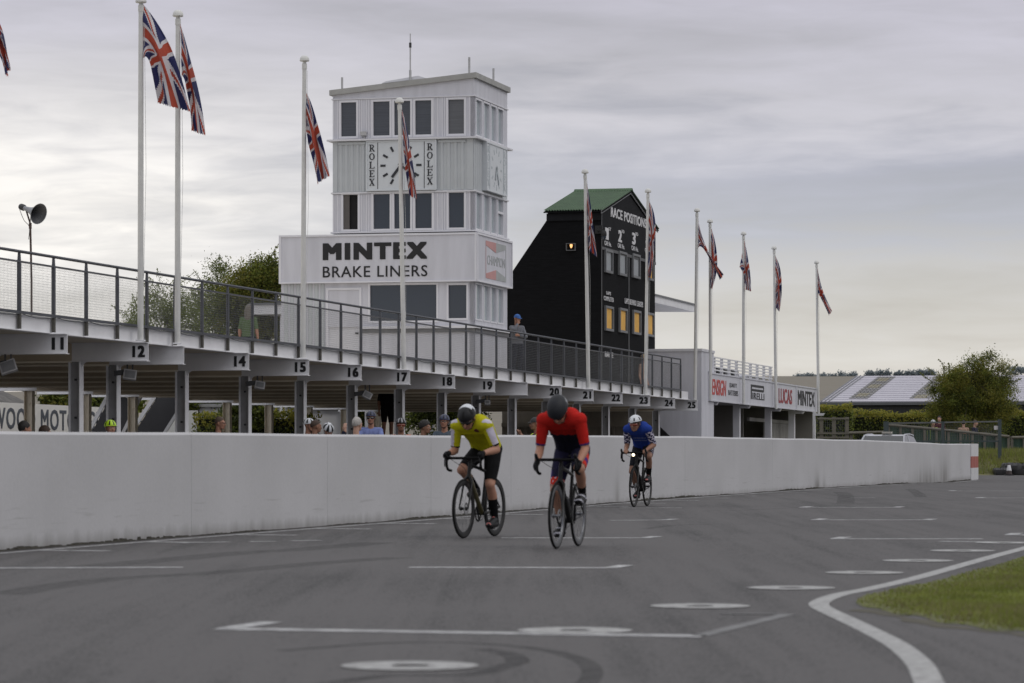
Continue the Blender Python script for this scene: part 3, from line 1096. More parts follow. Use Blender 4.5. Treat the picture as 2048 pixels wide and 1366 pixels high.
for k, o in enumerate(ops): window(tower, sP, *o, M_glassg, bw=0.045, bars=((o[2] + (o[3] - o[2]) * 0.62,) if k == 3 else ()))
# vertical cover strips beside the windows
g = MB()
for px in (667, 676, 719, 723, 734, 738, 868, 876, 885, 890, 932, 940):
    for (za, zb) in ((z_ct + .07, zr(193)), (zr(461), z_cb - .07)):
        g.pbox(fP, fx(px) - .012, fx(px) + .012, 0, 0.018, za, zb)
tower.part('cover_strip', g, M_frame)
# clock storey in corrugated sheet
g = MB()
g.pbox(fP, XU, XT, -DI, 0, z_cb - .06, z_ct + .06)
g.pbox(sP, ST0, ST1, -DI, -.001, z_cb - .06, z_ct + .06)
def ribs(P, a, b, z0, z1, mb, pitch=0.155, w=0.055, d=0.028):
    n = int((b - a) / pitch)
    for i in range(n):
        u = a + (b - a) * (i + 0.5) / n
        p = [P(u - w, 0.0, 0), P(u - w * 0.55, d, 0), P(u + w * 0.55, d, 0), P(u + w, 0, 0)]
        mb.prism([(q[0], q[1], z0) for q in p], (0, 0, z1 - z0))
ribs(fP, fx(676), fx(732), z_cb, z_ct - .09, g)
ribs(fP, fx(877), fx(932), z_cb, z_ct - .09, g)
ribs(sP, sx(950), sx(963), z_cb, z_ct - .09, g)
tower.part('corrugated_storey', g, M_corr)
for (q0, q1, dd, za, zb) in ((666, 675, .02, z_cb, z_ct), (934, 946.5, .02, z_cb, z_ct), (676, 732, .045, z_ct - .09, z_ct - .03), (877, 932, .045, z_ct - .09, z_ct - .03)):
    g = MB(); g.pbox(fP, fx(q0), fx(q1), 0, dd, za, zb); tower.part('flashing', g, M_corr)
# ledges
def ledge(z0, z1, o, name='ledge', xl0=XU, m=M_paint):
    g = MB()
    g.box(xl0 - o, XT + o, ST0 - o, ST1 + o, z0, z1)
    return tower.part(name, g, m)
ledge(z_ct + .005, z_ct + .05, 0.13)
ledge(z_cb - .05, z_cb - .01, 0.04)
ledge(zr(462.5), zr(459.5), 0.05)
ledge(zr(192.5), zr(190.5), 0.03)
# top panel and mono-pitch roof
zl_top, zr_top = fz(181, 662), fz(145, 944)
g = MB()
g.prism([(XU, ST0, zr(191)), (XT, ST0, zr(191)), (XT, ST0, zr_top - .12), (XU, ST0, zl_top - .12)], (0, ST1 - ST0, 0))
for i in range(8):
    u = XU + .25 + i * .45
    g.box(u - .012, u + .012, ST0 - .012, ST0, zr(187) - .0, zr(187) + .024)
tower.part('top_panel', g, M_clad)
g = MB()
o = 0.075
g.prism([(XU - o, ST0 - o, zl_top - .14), (XT + o, ST0 - o, zr_top - .14), (XT + o, ST0 - o, zr_top), (XU - o, ST0 - o, zl_top)], (0, ST1 - ST0 + 2 * o, 0))
roof = tower.part('roof', g, M_roof)
g = MB()
xa, xb = fx(756), fx(836)
zz = lambda x: zl_top + (zr_top - zl_top) * (x - XU) / (XT - XU)
g.prism([(xa, ST0 + .6, zz(xa)), (xb, ST0 + .6, zz(xb)), (xb, ST0 + .6, zz(xb) + .10), (xa, ST0 + .6, zz(xa) + .10)], (0, 1.6, 0))
g.prism([(xa - .06, ST0 + .54, zz(xa) + .10), (xb + .06, ST0 + .54, zz(xb) + .10), (xb - .15, ST0 + .54, zz(xb) + .17), (xa + .05, ST0 + .54, zz(xa) + .15)], (0, 1.72, 0))
tower.part('roof_hatch', g, M_paint)
# aerial and short rods on the roof
g = MB()
xa, sa_ = fx(810), ST0 + .5
zb_ = zz(xa)
g.tube([(xa, sa_, zb_), (xa, sa_, zb_ + .35)], .035, 8); g.tube([(xa, sa_, zb_ + .35), (xa, sa_, zb_ + .95)], .020, 8)
g.tube([(xa, sa_, zb_ + .95), (xa, sa_, zb_ + 1.08)], .035, 8, 1); g.tube([(xa, sa_, zb_ + 1.08), (xa, sa_, zb_ + 1.32)], .014, 6)
tower.part('aerial', g, [M_lampb, M_dark])
for (px, s_, h) in ((682, ST0 + .1, .33), (936.5, ST0 + .1, .43), (994.5, ST1 - .1 - 1.0, .40)):
    x_ = fx(px) if px < 940 else XT - .1
    g = MB(); g.tube([(x_, s_, zz(x_) - .02), (x_, s_, zz(x_) + h)], .030, 8); tower.part('roof_rod', g, M_lampb)
# little floodlight on the cladding
g = MB(); g.pbox(fP, fx(723), fx(735), .02, .12, fz(270), fz(262)); g.pbox(fP, fx(728), fx(731), 0, .06, fz(276), fz(270)); tower.part('wall_light', g, M_lampb)

# clocks
def serif(mb, ch, P, u0, u1, z0, z1, d0, mi):
    w, h = u1 - u0, z1 - z0
    t, q, sfn = 0.20, 0.075, 0.30
    def bx(a, b, c, d): mb.pbox(P, u0 + a * w, u0 + b * w, d0, d0 + CLK, z0 + c * h, z0 + d * h, mi)
    def ln(a, b, th):
        A, B = Vector((a[0] * w, a[1] * h)), Vector((b[0] * w, b[1] * h))
        n = (B - A).normalized(); n = Vector((-n.y, n.x)) * th * w / 2
        pts_ = [A - n, B - n, B + n, A + n]
        mb.prism([P(u0 + p.x, d0, z0 + p.y) for p in pts_], Vector(P(0, CLK, 0)) - Vector(P(0, 0, 0)), mi)
    def arc(cx, cz, rx, rz, a0, a1, th, n=10):
        for i in range(n):
            b0, b1 = R(a0 + (a1 - a0) * i / n), R(a0 + (a1 - a0) * (i + 1) / n)
            def pt(b, k):
                tt = th * (0.55 + 0.45 * abs(math.cos(b)))
                return P(u0 + (cx + (rx - k * tt) * math.cos(b)) * w, d0, z0 + (cz + (rz - k * tt * .7) * math.sin(b)) * h)
            mb.prism([pt(b0, 0), pt(b1, 0), pt(b1, 1), pt(b0, 1)], Vector(P(0, CLK, 0)) - Vector(P(0, 0, 0)), mi)
    if ch == 'R':
        bx(.14, .34, 0, 1); bx(0, .48, 0, .07); bx(0, .5, .93, 1)
        arc(.45, .73, .42, .27, -90, 90, .20); bx(.34, .46, .46, .53)
        ln((.45, .5), (.86, .04), .20); bx(.70, 1, 0, .07)
    if ch == 'O':
        arc(.5, .5, .5, .5, 0, 360, .22, 20)
    if ch == 'L':
        bx(.14, .36, 0, 1); bx(0, .52, .93, 1); bx(0, .96, 0, .08); bx(.88, .97, .08, .26)
    if ch == 'E':
        bx(.14, .36, 0, 1); bx(0, .92, .93, 1); bx(0, .95, 0, .08); bx(.84, .94, .08, .26); bx(.82, .92, .74, .93); bx(.36, .66, .47, .54); bx(.62, .69, .38, .63)
    if ch == 'X':
        ln((.16, 1), (.84, 0), .24); ln((.82, 1), (.18, 0), .10); bx(0, .40, .94, 1); bx(.62, 1, .94, 1); bx(0, .38, 0, .06); bx(.60, 1, 0, .06)
M_dial = mat('white_clock_dial', (0.60, 0.63, 0.66), 0.45, 0.03, 2)
M_mark = mat('charcoal_clock_mark', (0.022, 0.024, 0.030), 0.5, 0.0)
M_pale = mat('pale_grey_lettering', (0.44, 0.485, 0.515), 0.5, 0.0)
def clock(P, u0, u1, z0, z1, du0, du1, mk, dep0, lab_cols, hands):
    g = MB()
    g.pbox(P, u0, u1, 0.003, dep0, z0, z1)
    for (a, b, c, d) in ((u0, u1, z0, z0 + .035), (u0, u1, z1 - .035, z1), (u0, u0 + .035, z0 + .035, z1 - .035), (u1 - .035, u1, z0 + .035, z1 - .035)):
        g.pbox(P, a, b, dep0, dep0 + .02, c, d)
    c = tower.part('clock', g, M_dial)
    cu, cz = (du0 + du1) / 2, (z0 + z1) / 2
    g = MB()
    for u in (du0, du1):
        g.pbox(P, u - .008, u + .008, dep0, dep0 + .008, z0 + .05, z1 - .05)
    rr_ = min((z1 - z0) / 2, (du1 - du0) / 2)
    ro, ri, hw = rr_ * .88, rr_ * .66, rr_ * .045
    def rad(ang, r0, r1, h, d):
        a = R(ang); e = Vector((math.sin(a), math.cos(a))); n = Vector((e.y, -e.x))
        pts_ = [e * r0 - n * h, e * r1 - n * h, e * r1 + n * h, e * r0 + n * h]
        g.prism([P(cu + p.x, dep0 + d, cz + p.y) for p in pts_], Vector(P(0, CLK, 0)) - Vector(P(0, 0, 0)), 0)
    for k in range(12):
        rad(30 * k, ri, ro, hw, .001)
    tower.part('hour_marks', g, mk, c)
    for (ang, L, h) in hands:
        g = MB(); rad(ang, -rr_ * .12, rr_ * L, rr_ * h, .016); tower.part('clock_hand', g, mk, c)
    g = MB()
    for (a, b) in lab_cols:
        n = 5
        hh = (z1 - z0 - .20) / n
        for i, ch in enumerate('ROLEX'):
            zt = z1 - .10 - i * hh
            serif(g, ch, P, a, b, zt - hh * .80, zt, dep0 + .001, 0)
    tower.part('lettering', g, mk, c)
CLK = .012
clock(fP, fx(734), fx(874.5), fz(381.5), fz(281), fx(757), fx(850), M_mark, .07, ((fx(740), fx(751)), (fx(855.5), fx(867))), ((218, .62, .055), (128, .80, .045)))
CLK = .003
s0c, s1c = sx(964), sx(1005)
clock(sP, s0c, s1c, szz(381, 965), szz(283, 965), s0c + (s1c - s0c) * .16, s1c - (s1c - s0c) * .17, M_pale, .12,
      ((s0c + .10, s0c + .32), (s1c - .38, s1c - .14)), ((150, .72, .07), (205, .5, .08)))
# sign board round the base
g = MB()
o = 0.10
g.box(XL - .02, XT + o, ST0 - o, ST1 + o, z_sb, z_st)
sgn = tower.part('sign_board', g, M_clad)
g = MB()
P = frontP(ST0 - o); P2_ = sideP(XT + o)
for (a, b, c, d) in ((XL - .02, XT + o, z_st - .05, z_st), (XL - .02, XT + o, z_sb, z_sb + .04)):
    g.pbox(P, a, b, 0.001, .03, c, d)
g.pbox(P, XL - .02, XL + .04, .001, .03, z_sb + .04, z_st - .05); g.pbox(P, XT + o - .05, XT + o, .001, .03, z_sb + .04, z_st - .05)
g.pbox(P2_, ST0 - o, ST1 + o, .001, .03, z_st - .05, z_st); g.pbox(P2_, ST0 - o, ST1 + o, .001, .03, z_sb, z_sb + .04)
g.pbox(P2_, ST0 - o, ST0 - o + .05, .001, .03, z_sb + .04, z_st - .05); g.pbox(P2_, ST1 + o - .05, ST1 + o, .001, .03, z_sb + .04, z_st - .05)
tower.part('sign_trim', g, M_frame, sgn)
g = MB()
lettering(g, 'MINTEX', P, fx(648), fx(856.5), fz(520.5, 750), fz(484.5, 750), 0.064, .008, .002, space=1.22)
tower.part('lettering', g, M_letter, sgn); g = MB()
lettering(g, 'BRAKE LINERS', P, fx(648), fx(857), fz(554.5, 750), fz(532, 750), 0.008, .008, .002, space=1.1)
tower.part('lettering', g, M_letter, sgn)
# bow-tie emblem on the side
ua, ub = sx(964), sx(1004.5)
za, zb = szz(556, 964), szz(481, 964)
um = (ua + ub) / 2
g = MB()
def tri(pts_, mi, mb):
    mb.prism([P2_(u, .002, z) for u, z in pts_], (.006, 0, 0), mi)
hh = zb - za
tri([(ua, zb), (um, zb), (um, zb - hh * .27), (ua, zb - hh * .12)], 0, g)
tri([(um, zb), (ub, zb), (ub, zb - hh * .12), (um, zb - hh * .27)], 1, g)
tri([(ua, za), (um, za), (um, za + hh * .27), (ua, za + hh * .12)], 0, g)
tri([(um, za), (ub, za), (ub, za + hh * .12), (um, za + hh * .27)], 1, g)
g.pbox(P2_, ua, ua + .03, .002, .007, za + hh * .12, zb - hh * .12, 0); g.pbox(P2_, ub - .03, ub, .002, .007, za + hh * .12, zb - hh * .12, 1)
lettering(g, 'CHAMPION', P2_, ua + .14, ub - .12, za + hh * .37, za + hh * .63, .004, .005, .002, 1)
tower.part('emblem', g, [mat('faded_red_print', (0.52, 0.26, 0.25), 0.5, 0.1, 3), mat('faded_grey_print', (0.36, 0.38, 0.38), 0.5, 0.1, 3)], sgn)
# base storey
zbase = Z_deck + .002
opsf = [fop(740, 873, zr(640), z_l1t), fop(897, 933, zr(636), z_l1t - .02)]
door_o = (fx(657), fx(719), zbase, fz(580, 690))
g = cladding(fP, fx(652), XT, zr(652), z_sb - .002, opsf)
tower.part('base_cladding', g, M_clad)
window(tower, fP, *opsf[0], M_glass, bw=.05)
window(tower, fP, *opsf[1], M_glass, bw=.05)
g = MB()
g.pbox(fP, fx(720), XT, -DI, 0, zbase, zr(652) - .002)
g.pbox(fP, XL, fx(652) - .002, -DI, -.02, zbase, z_sb - .002)
tower.part('plinth_cladding', g, M_clad)
g = MB(); ribs(frontP(ST0 + .02), XL + .05, fx(651), zbase, z_sb - .01, g, .17, .06, .03); tower.part('corrugated_side', g, M_corr)
g = MB(); g.pbox(fP, fx(722), XT + .10, .001, .10, zr(656), zr(651)); g.pbox(sP, ST0 + .001, ST1 + .02, .001, .10, zr(656), zr(651)); tower.part('sill', g, M_paint)
g = MB(); g.pbox(fP, fx(722), XT + .04, .002, .05, zr(664), zr(656.5)); g.pbox(sP, ST0, ST1, .002, .05, zr(664), zr(656.5)); tower.part('drip_board', g, mat('grey_drip_board', (0.16, 0.16, 0.165), 0.7, 0.2, 3))
g = MB()
g.pbox(fP, door_o[0], door_o[1], -.10, -.04, zbase, door_o[3])
dr = tower.part('door', g, M_paint)
g = MB()
for (a, b, c, d) in ((door_o[0] - .06, door_o[0], zbase, door_o[3] + .06), (door_o[1], door_o[1] + .06, zbase, door_o[3] + .06), (door_o[0], door_o[1], door_o[3], door_o[3] + .06)):
    g.pbox(fP, a, b, -.10, .03, c, d)
tower.part('door_frame', g, M_frame, dr)
g = MB(); g.pbox(fP, door_o[1] - .12, door_o[1] - .04, -.04, -.005, zbase + .98, zbase + 1.02); tower.part('door_handle', g, M_dark, dr)
g = MB(); g.pbox(fP, door_o[0] - .062, door_o[1] + .062, -DI, -.002, door_o[3] + .062, zr(568) - .05 if False else z_sb - .004)
tower.part('door_head', g, M_clad)
opss = [sop(a, b, zr(636), z_l1t) for a, b in side]
tower.part('base_cladding', cladding(sP, ST0, ST1, zr(652), z_sb - .002, opss), M_clad)
for o_ in opss: window(tower, sP, *o_, M_glassg, bw=.04)
g = MB(); g.pbox(sP, ST0, ST1, -DI, 0, zbase, zr(652) - .002); tower.part('plinth_cladding', g, M_clad)
# ground-floor white block under the tower, seen between the pit columns
hut = Thing('white_block', XE - 13.2, s_at(560, XE - 13.2), 0, 'plain white block behind the pits below the tower', 'building')
s0h = s_at(556, XE - 13.2)
g = MB(); g.box(XE - 17.5, XE - 13.2, s0h + 1.2, s0h + 9, -.2, 2.75); hut.part('wall', g, mat('clean_white_wall', (0.72, 0.72, 0.735), .7, .05, 1))
g = MB(); g.box(XE - 17.7, XE - 13.0, s0h + 1.0, s0h + 9.2, 2.752, 2.86); hut.part('roof', g, M_roof)

# ================================================================== SCOREBOARD
XS = -23.5
SC0 = s_at(1201.5, XS); SC1 = s_at(1310, XS)
def bxp(px): return xl_at(px, SC0)
def bz(py, px): return z_at(py, bxp(px), SC0)
def ssx(px): return s_at(px, XS)
def ssz(py, px): return z_at(py, XS, ssx(px))
score = Thing('scoreboard', XS, SC0, 0, 'tall black timber scoreboard with a green corrugated gable roof', 'scoreboard')
M_sb = mat('black_stained_boards', (0.0065, 0.0067, 0.0078), 0.9, 0.35, 2.0, stretch=(1, 1, 14), bump=0.2, bscale=30, spec=.12)
M_sbf = mat('black_score_face', (0.012, 0.0125, 0.015), 0.85, 0.2, 2.0, spec=.15)
M_green = mat('green_corrugated_roof', (0.030, 0.085, 0.028), 0.6, 0.28, 2.5, col2=(0.045, 0.105, 0.04))
M_trim = mat('grey_trim', (0.165, 0.17, 0.18), 0.6, 0.1, 2)
M_trimd = mat('dark_grey_trim', (0.09, 0.092, 0.098), 0.6, 0.1, 2)
z_e = ssz(424, 1202)                      # eaves
z_a = ssz(386, 1258)                      # apex
sm = (SC0 + SC1) / 2
xb0 = bxp(1095)
ze2 = bz(438, 1095)
prof = [(XS, SC0, 3.275), (XS, SC0, z_e), (xb0, SC0, z_e), (xb0, SC0, ze2), (bxp(1024), SC0, bz(544, 1024)), (bxp(980), SC0, bz(611, 980)), (bxp(980), SC0, 3.275)]
g = MB(); g.prism(prof, (0, SC1 - SC0, 0)); score.part('body', g, M_sb)
g = MB(); g.prism([(XS - .03, SC0, z_e), (XS - .03, SC1, z_e), (XS - .03, sm, z_a)], (.03 + .0, 0, 0)); 
g.prism([(xb0 + .02, SC0, z_e), (xb0 + .02, SC1, z_e), (xb0 + .02, sm, z_a)], (.03, 0, 0)); score.part('gable', g, M_sb)
sideS = sideP(XS)
g = MB(); g.pbox(sideS, SC0 + .002, SC1 - .002, .002, .02, ssz(497, 1203), z_e - .001)
g.prism([(XS + .002, SC0 + .1, z_e), (XS + .002, SC1 - .1, z_e), (XS + .002, sm, z_a - .08)], (.018, 0, 0)); score.part('face_panel', g, M_sbf)
# corrugated roof: two slopes, waves run down the slope
ov = .16
def rooff(side_):
    g = MB()
    xa, xb = xb0 - ov * .6, XS + .12
    nw = 22; n = nw * 6
    e_s = SC0 - ov if side_ < 0 else SC1 + ov
    dz_ = (z_a - z_e) / (sm - SC0) * ov
    rows = 5
    for k in range(rows + 1):
        t = k / rows
        for i in range(n + 1):
            x = xa + (xb - xa) * i / n
            w = .022 * math.sin(2 * math.pi * nw * i / n)
            g.v.append((x, e_s + (sm - e_s) * t, (z_e - dz_) + (z_a - z_e + dz_) * t + .10 + w))
    for k in range(rows):
        for i in range(n):
            a = k * (n + 1) + i
            g.f.append((a, a + 1, a + n + 2, a + n + 1)); g.m.append(0)
    # underside board
    g.prism([(xa, e_s, z_e - dz_ + .02), (xa, sm, z_a + .02), (xa, sm, z_a + .055), (xa, e_s, z_e - dz_ + .055)], (xb - xa - .02, 0, 0), 1)
    return g
score.part('roof_slope', rooff(-1), [M_green, M_sb], smooth=True)
score.part('roof_slope', rooff(1), [M_green, M_sb], smooth=True)
g = MB(); g.prism([(xb0 - .1, sm - .14, z_a + .075), (xb0 - .1, sm, z_a + .16), (xb0 - .1, sm + .14, z_a + .075), (xb0 - .1, sm, z_a + .12)], (XS + .12 - xb0 + .1, 0, 0)); score.part('ridge_cap', g, M_green)
g = MB()
for (e, d) in ((SC0 - ov, 1), (SC1 + ov, -1)):
    dz_ = (z_a - z_e) / (sm - SC0) * ov
    g.prism([(XS + .045, e, z_e - dz_ - .03), (XS + .045, sm, z_a - .03), (XS + .045, sm, z_a + .10), (XS + .045, e, z_e - dz_ + .10)], (.03, 0, 0), 0)
score.part('barge_board', g, M_trim)
g = MB(); g.box(xb0 - .02, XS + .02, SC0 - .06, SC0 - .001, z_e - .26, z_e - .03); score.part('eaves_board', g, M_sbf)
g = MB()
g.pbox(sideS, SC0 + .01, SC1, .021, .035, ssz(499, 1203), ssz(493, 1203))
g.pbox(sideS, SC0 - .005, SC0 + .05, .021, .035, .3, z_e); g.pbox(sideS, ssx(1256.5) - .05, ssx(1256.5) + .05, .002, .03, .3, ssz(499, 1203))
score.part('trim', g, M_trimd)
M_white_l = mat('white_lettering', (0.62, 0.62, 0.64), .6, .05, 4)
g = MB()
def sl(body, x0, x1, yt, yb, th=.05, sh=0.0, space=.95):
    g = MB()
    xm = (x0 + x1) / 2
    lettering(g, body, sideS, ssx(x0), ssx(x1), ssz(yb, xm), ssz(yt, xm), th, .01, .021, space=space, shear=sh)
    score.part('lettering', g, M_white_l)
sl('RACE POSITIONS', 1220, 1291.5, 425.5, 445.5, .03, space=1.05)
for (n_, o_, x0) in (('1', 'ST', 1208.5), ('2', 'ND', 1235), ('3', 'RD', 1262.5), ('4', 'TH', 1289.5)):
    dy = (x0 - 1235) * .185
    sl(n_, x0, x0 + 6.8, 460 + dy, 485 + dy, .05)
    sl(o_, x0 + 6.9, x0 + 12, 460 + dy, 466.5 + dy, .015)
    sl('CAR No.', x0 - 1, x0 + 12.3, 487.5 + dy, 497 + dy, .015, space=1.1)
sl('LAPS', 1211, 1220, 583, 590, .02, space=1.1); sl('COMPLETED', 1206, 1225.5, 593.5, 602.5, .015, space=1.1); sl('LAPS BEHIND LEADER', 1248, 1284.5, 600, 611, .015, space=1.1)
sl('RACE', 1208, 1224.5, 704, 715, .05)
M_yel = mat('yellow_score_card', (0.72, 0.40, 0.07), .6, .12, 3)
M_gcard = mat('grey_score_card', (0.30, 0.325, 0.345), .5, .06, 3)
for (x0, x1, yt, yb, m_) in ((1208, 1222.7, 499.5, 546, M_gcard), (1235.6, 1250.8, 503.5, 551.5, M_gcard), (1263, 1277.6, 508.5, 556.5, M_gcard), (1290, 1304.5, 513, 560.5, M_yel),
                             (1208.5, 1224, 612.5, 662, M_yel), (1236.8, 1251.7, 616.7, 665.5, M_yel), (1264, 1279, 621, 669, M_yel), (1290.5, 1305.4, 625.5, 673, M_yel)):
    xm = (x0 + x1) / 2
    u0, u1, z0, z1 = ssx(x0), ssx(x1), ssz(yb, xm), ssz(yt, xm)
    b = .075
    g = MB()
    g.pbox(sideS, u0, u1, .002, .07, z0, z0 + b); g.pbox(sideS, u0, u1, .002, .07, z1 - b, z1)
    g.pbox(sideS, u0, u0 + b, .002, .07, z0 + b, z1 - b); g.pbox(sideS, u1 - b, u1, .002, .07, z0 + b, z1 - b)
    w = score.part('card_window', g, M_trim)
    g = MB(); g.pbox(sideS, u0 + b, u1 - b * 2.2, .002, .022, z0 + b, z1 - b); score.part('score_card', g, m_, w)
fS = frontP(SC0)
g = MB(); g.pbox(fS, bxp(1133), bxp(1152), .002, .09, bz(501.5, 1143), bz(500, 1143)); g.pbox(fS, bxp(1133), bxp(1152), .002, .09, bz(488, 1143), bz(486.5, 1143))
g.pbox(fS, bxp(1133), bxp(1134.5), .002, .09, bz(500, 1143), bz(488, 1143)); g.pbox(fS, bxp(1150.5), bxp(1152), .002, .09, bz(500, 1143), bz(488, 1143))
lw = score.part('lamp_recess', g, M_trimd)
g = MB(); c_ = fS((bxp(1139) + bxp(1147)) / 2, .04, bz(491.5, 1143))
g.lathe([(0.0, -.08), (.018, -.075), (.04, -.03), (.048, .02), (.042, .045), (0, .05)], Matrix.Translation(c_), 12)
score.part('lamp', g, mat('glowing_lamp', (1.0, .7, .4), .4, 0, emit=((1.0, .50, .16), 1.1)), lw, smooth=True)
# domed camera on a bracket at the corner
cc = XS + .18
zc = ssz(474, 1207)
camr = empty('security_camera', bworld(cc, SC0 - .35, zc - K * (SC0 - S0)), -TB)
tag(camr, 'black domed security camera on a bracket at the corner of the black scoreboard', 'camera')
g = MB(); g.lathe([(0, .16), (.06, .155), (.09, .10), (.095, .0), (.085, -.02)], None, 14); g.build('housing', M_black, camr, smooth=True)
g = MB(); g.lathe([(.08, -.02), (.075, -.08), (.045, -.13), (0, -.145)], None, 14); g.build('dome', M_glass, camr, smooth=True)
g = MB(); g.bar((0, 0, .17), (-.24, .12, .20), .04, .05); g.bar((-.24, .12, .20), (-.24, .345, .20), .07, .08); g.box(-.36, -.12, .30, .345, .08, .34); g.build('bracket', M_black, camr)

# ================================================================== END WALL + SPONSOR BUILDING
SE0 = s_last + 1.0
endb = Thing('stair_block', XE, SE0, 0, 'plain white wall block closing the far end of the pit building', 'building')
xa, xb = xl_at(1310, SE0) - 3, xl_at(1403, SE0)
zt = z_at(702.5, xb, SE0)
g = MB(); g.box(xa, xb, SE0, SE0 + 2.2, -.3, zt); endb.part('wall', g, M_clad)
g = MB(); g.box(xa, xb + .03, SE0 - .04, SE0 + 2.24, zt + .001, zt + .09); endb.part('coping', g, M_paint)
g = MB(); P = frontP(SE0); 
xq = lambda p: xl_at(p, SE0)
zq = lambda y: z_at(y, xq(1330), SE0)
g.prism([P(xq(1321), .002, zq(854)), P(xq(1321), .002, zq(884)), P(xq(1352), .002, zq(884))], (0, -.01, 0)); endb.part('black_patch', g, M_letter)
SP0, SP1 = s_at(1420, XE), s_at(1637, XE)
sp_ = Thing('sponsor_building', XE, SP0, 0, 'white flat roofed garage with painted sponsor boards along its front', 'building')
sS = sideP(XE)
pz = lambda y, x: z_at(y, XE, s_at(x, XE))
zf0, zf1 = pz(802, 1420), pz(744.5, 1420)
g = MB(); g.box(XE - 6.5, XE - .06, SP0 + .02, SP1 - .02, zf0 + .10, zf1 - .12); sp_.part('roof_slab', g, M_clad)
lets = {0: 1, 1: 1, 2: 1, 3: 1}
edges_ = [1420, 1487, 1549, 1592, 1634.5]
boards = []
for k in range(4):
    g = MB()
    a, b = s_at(edges_[k], XE) + .012, s_at(edges_[k + 1], XE) - .012
    g.pbox(sS, a, b, -.05, 0, zf0, zf1)
    g.pbox(sS, a, b, 0, .03, zf1 - .05, zf1); g.pbox(sS, a, b, 0, .03, zf0, zf0 + .04)
    g.pbox(sS, a, a + .05, 0, .03, zf0 + .04, zf1 - .05); g.pbox(sS, b - .05, b, 0, .03, zf0 + .04, zf1 - .05)
    boards.append(sp_.part('sign_board', g, M_clad))
M_redl = mat('red_lettering', (0.50, 0.055, 0.045), .5, .06, 4)
M_dredl = mat('dark_red_lettering', (0.30, 0.035, 0.045), .5, .06, 4)
def bl(body, x0, x1, y0, y1, m_, bd, th=.03, sh=0.0):
    g = MB()
    xm = (x0 + x1) / 2
    lettering(g, body, sS, s_at(x0, XE), s_at(x1, XE), pz(y1, xm), pz(y0, xm), th, .008, .002, shear=sh)
    sp_.part('lettering', g, m_, boards[bd])
bl('ENSIGN', 1424, 1452, 759, 791.5, M_redl, 0, .02, .15)
bl('QUALITY', 1458.5, 1473.5, 766.5, 776.5, M_letter, 0, .006)
bl('BATTERIES', 1456.5, 1476, 781, 791.5, M_letter, 0, .006)
bl('LUCAS', 1557, 1584, 777.5, 808, M_dredl, 2, .03)
bl('MINTEX', 1595.5, 1629, 782, 812.5, M_letter, 3, .03)
# stretched P of the second board, then its small letters
g = MB()
p0, p1 = s_at(1501.5, XE), s_at(1528.3, XE)
xm = 1515
zt_, zm, zb_ = pz(770.5, xm), pz(783.5, xm), pz(799.5, xm)
t_ = .085
g.pbox(sS, p0, p0 + .20, .002, .010, zb_, zt_)
g.pbox(sS, p0 + .20, p1 - .15, .002, .010, zt_ - t_, zt_); g.pbox(sS, p0 + .20, p1 - .15, .002, .010, zm, zm + t_)
n = 8; rO = (zt_ - zm) / 2; cz = (zt_ + zm) / 2
for i in range(n):
    a0, a1 = -math.pi / 2 + math.pi * i / n, -math.pi / 2 + math.pi * (i + 1) / n
    q = [(p1 - .15 + .75 * rO * math.cos(a0), cz + rO * math.sin(a0)), (p1 - .15 + .75 * rO * math.cos(a1), cz + rO * math.sin(a1)),
         (p1 - .15 + (.75 * rO - .14) * math.cos(a1), cz + (rO - t_) * math.sin(a1)), (p1 - .15 + (.75 * rO - .14) * math.cos(a0), cz + (rO - t_) * math.sin(a0))]
    g.prism([(XE + .002, u, z) for u, z in q], (.008, 0, 0))
lettering(g, 'IRELLI', sS, p0 + .34, p1, zb_, zm - .05, .02, .008, .002, space=1.08)
sp_.part('lettering', g, M_letter, boards[1])
# return of the fascia at the near end
xr_ = xl_at(1406.5, SP0)
g = MB(); g.box(xr_, XE - .052, SP0 - .02, SP0 + .018, zf0, zf1); g.box(xr_ - .03, XE + .0, SP0 - .05, SP0 + .03, zf1 + .002, zf1 + .05); sp_.part('fascia_return', g, M_clad)
# posts, garage back wall and consoles
for k, (x0, x1) in enumerate(((1402, 1414), (1467, 1480), (1529, 1544), (1577, 1590), (1618.5, 1631))):
    s_ = (s_at(x0, XE - .5) + s_at(x1, XE - .5)) / 2
    g = MB(); g.box(XE - .62, XE - .38, s_ - .12, s_ + .12, -.3, zf0 + .099); sp_.part('column', g, M_paint)
    g = MB()
    for i in range(5):
        a0 = math.pi / 2 * i / 5; a1 = math.pi / 2 * (i + 1) / 5
        g.hexa([(XE - .38, s_ - .1, zf0 - .12 * math.cos(a0) * .9), (XE - .05 + .1 * 0 , s_ - .1, zf0 - .11), (XE - .05, s_ + .1, zf0 - .11), (XE - .38, s_ + .1, zf0 - .12 * math.cos(a0) * .9),
                (XE - .38, s_ - .1, zf0 - .002), (XE + .02, s_ - .1, zf0 - .002), (XE + .02, s_ + .1, zf0 - .002), (XE - .38, s_ + .1, zf0 - .002)])
        break
    sp_.part('console', g, M_paint)
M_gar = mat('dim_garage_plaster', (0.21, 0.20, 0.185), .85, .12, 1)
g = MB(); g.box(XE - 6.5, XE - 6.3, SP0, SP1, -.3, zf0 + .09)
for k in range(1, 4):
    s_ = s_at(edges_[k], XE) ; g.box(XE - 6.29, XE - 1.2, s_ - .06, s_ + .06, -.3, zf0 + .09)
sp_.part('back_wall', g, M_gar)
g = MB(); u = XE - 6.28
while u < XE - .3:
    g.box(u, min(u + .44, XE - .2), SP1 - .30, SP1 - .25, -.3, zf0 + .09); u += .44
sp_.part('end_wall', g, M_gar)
g = MB()
s_ = s_at(1580, XE)
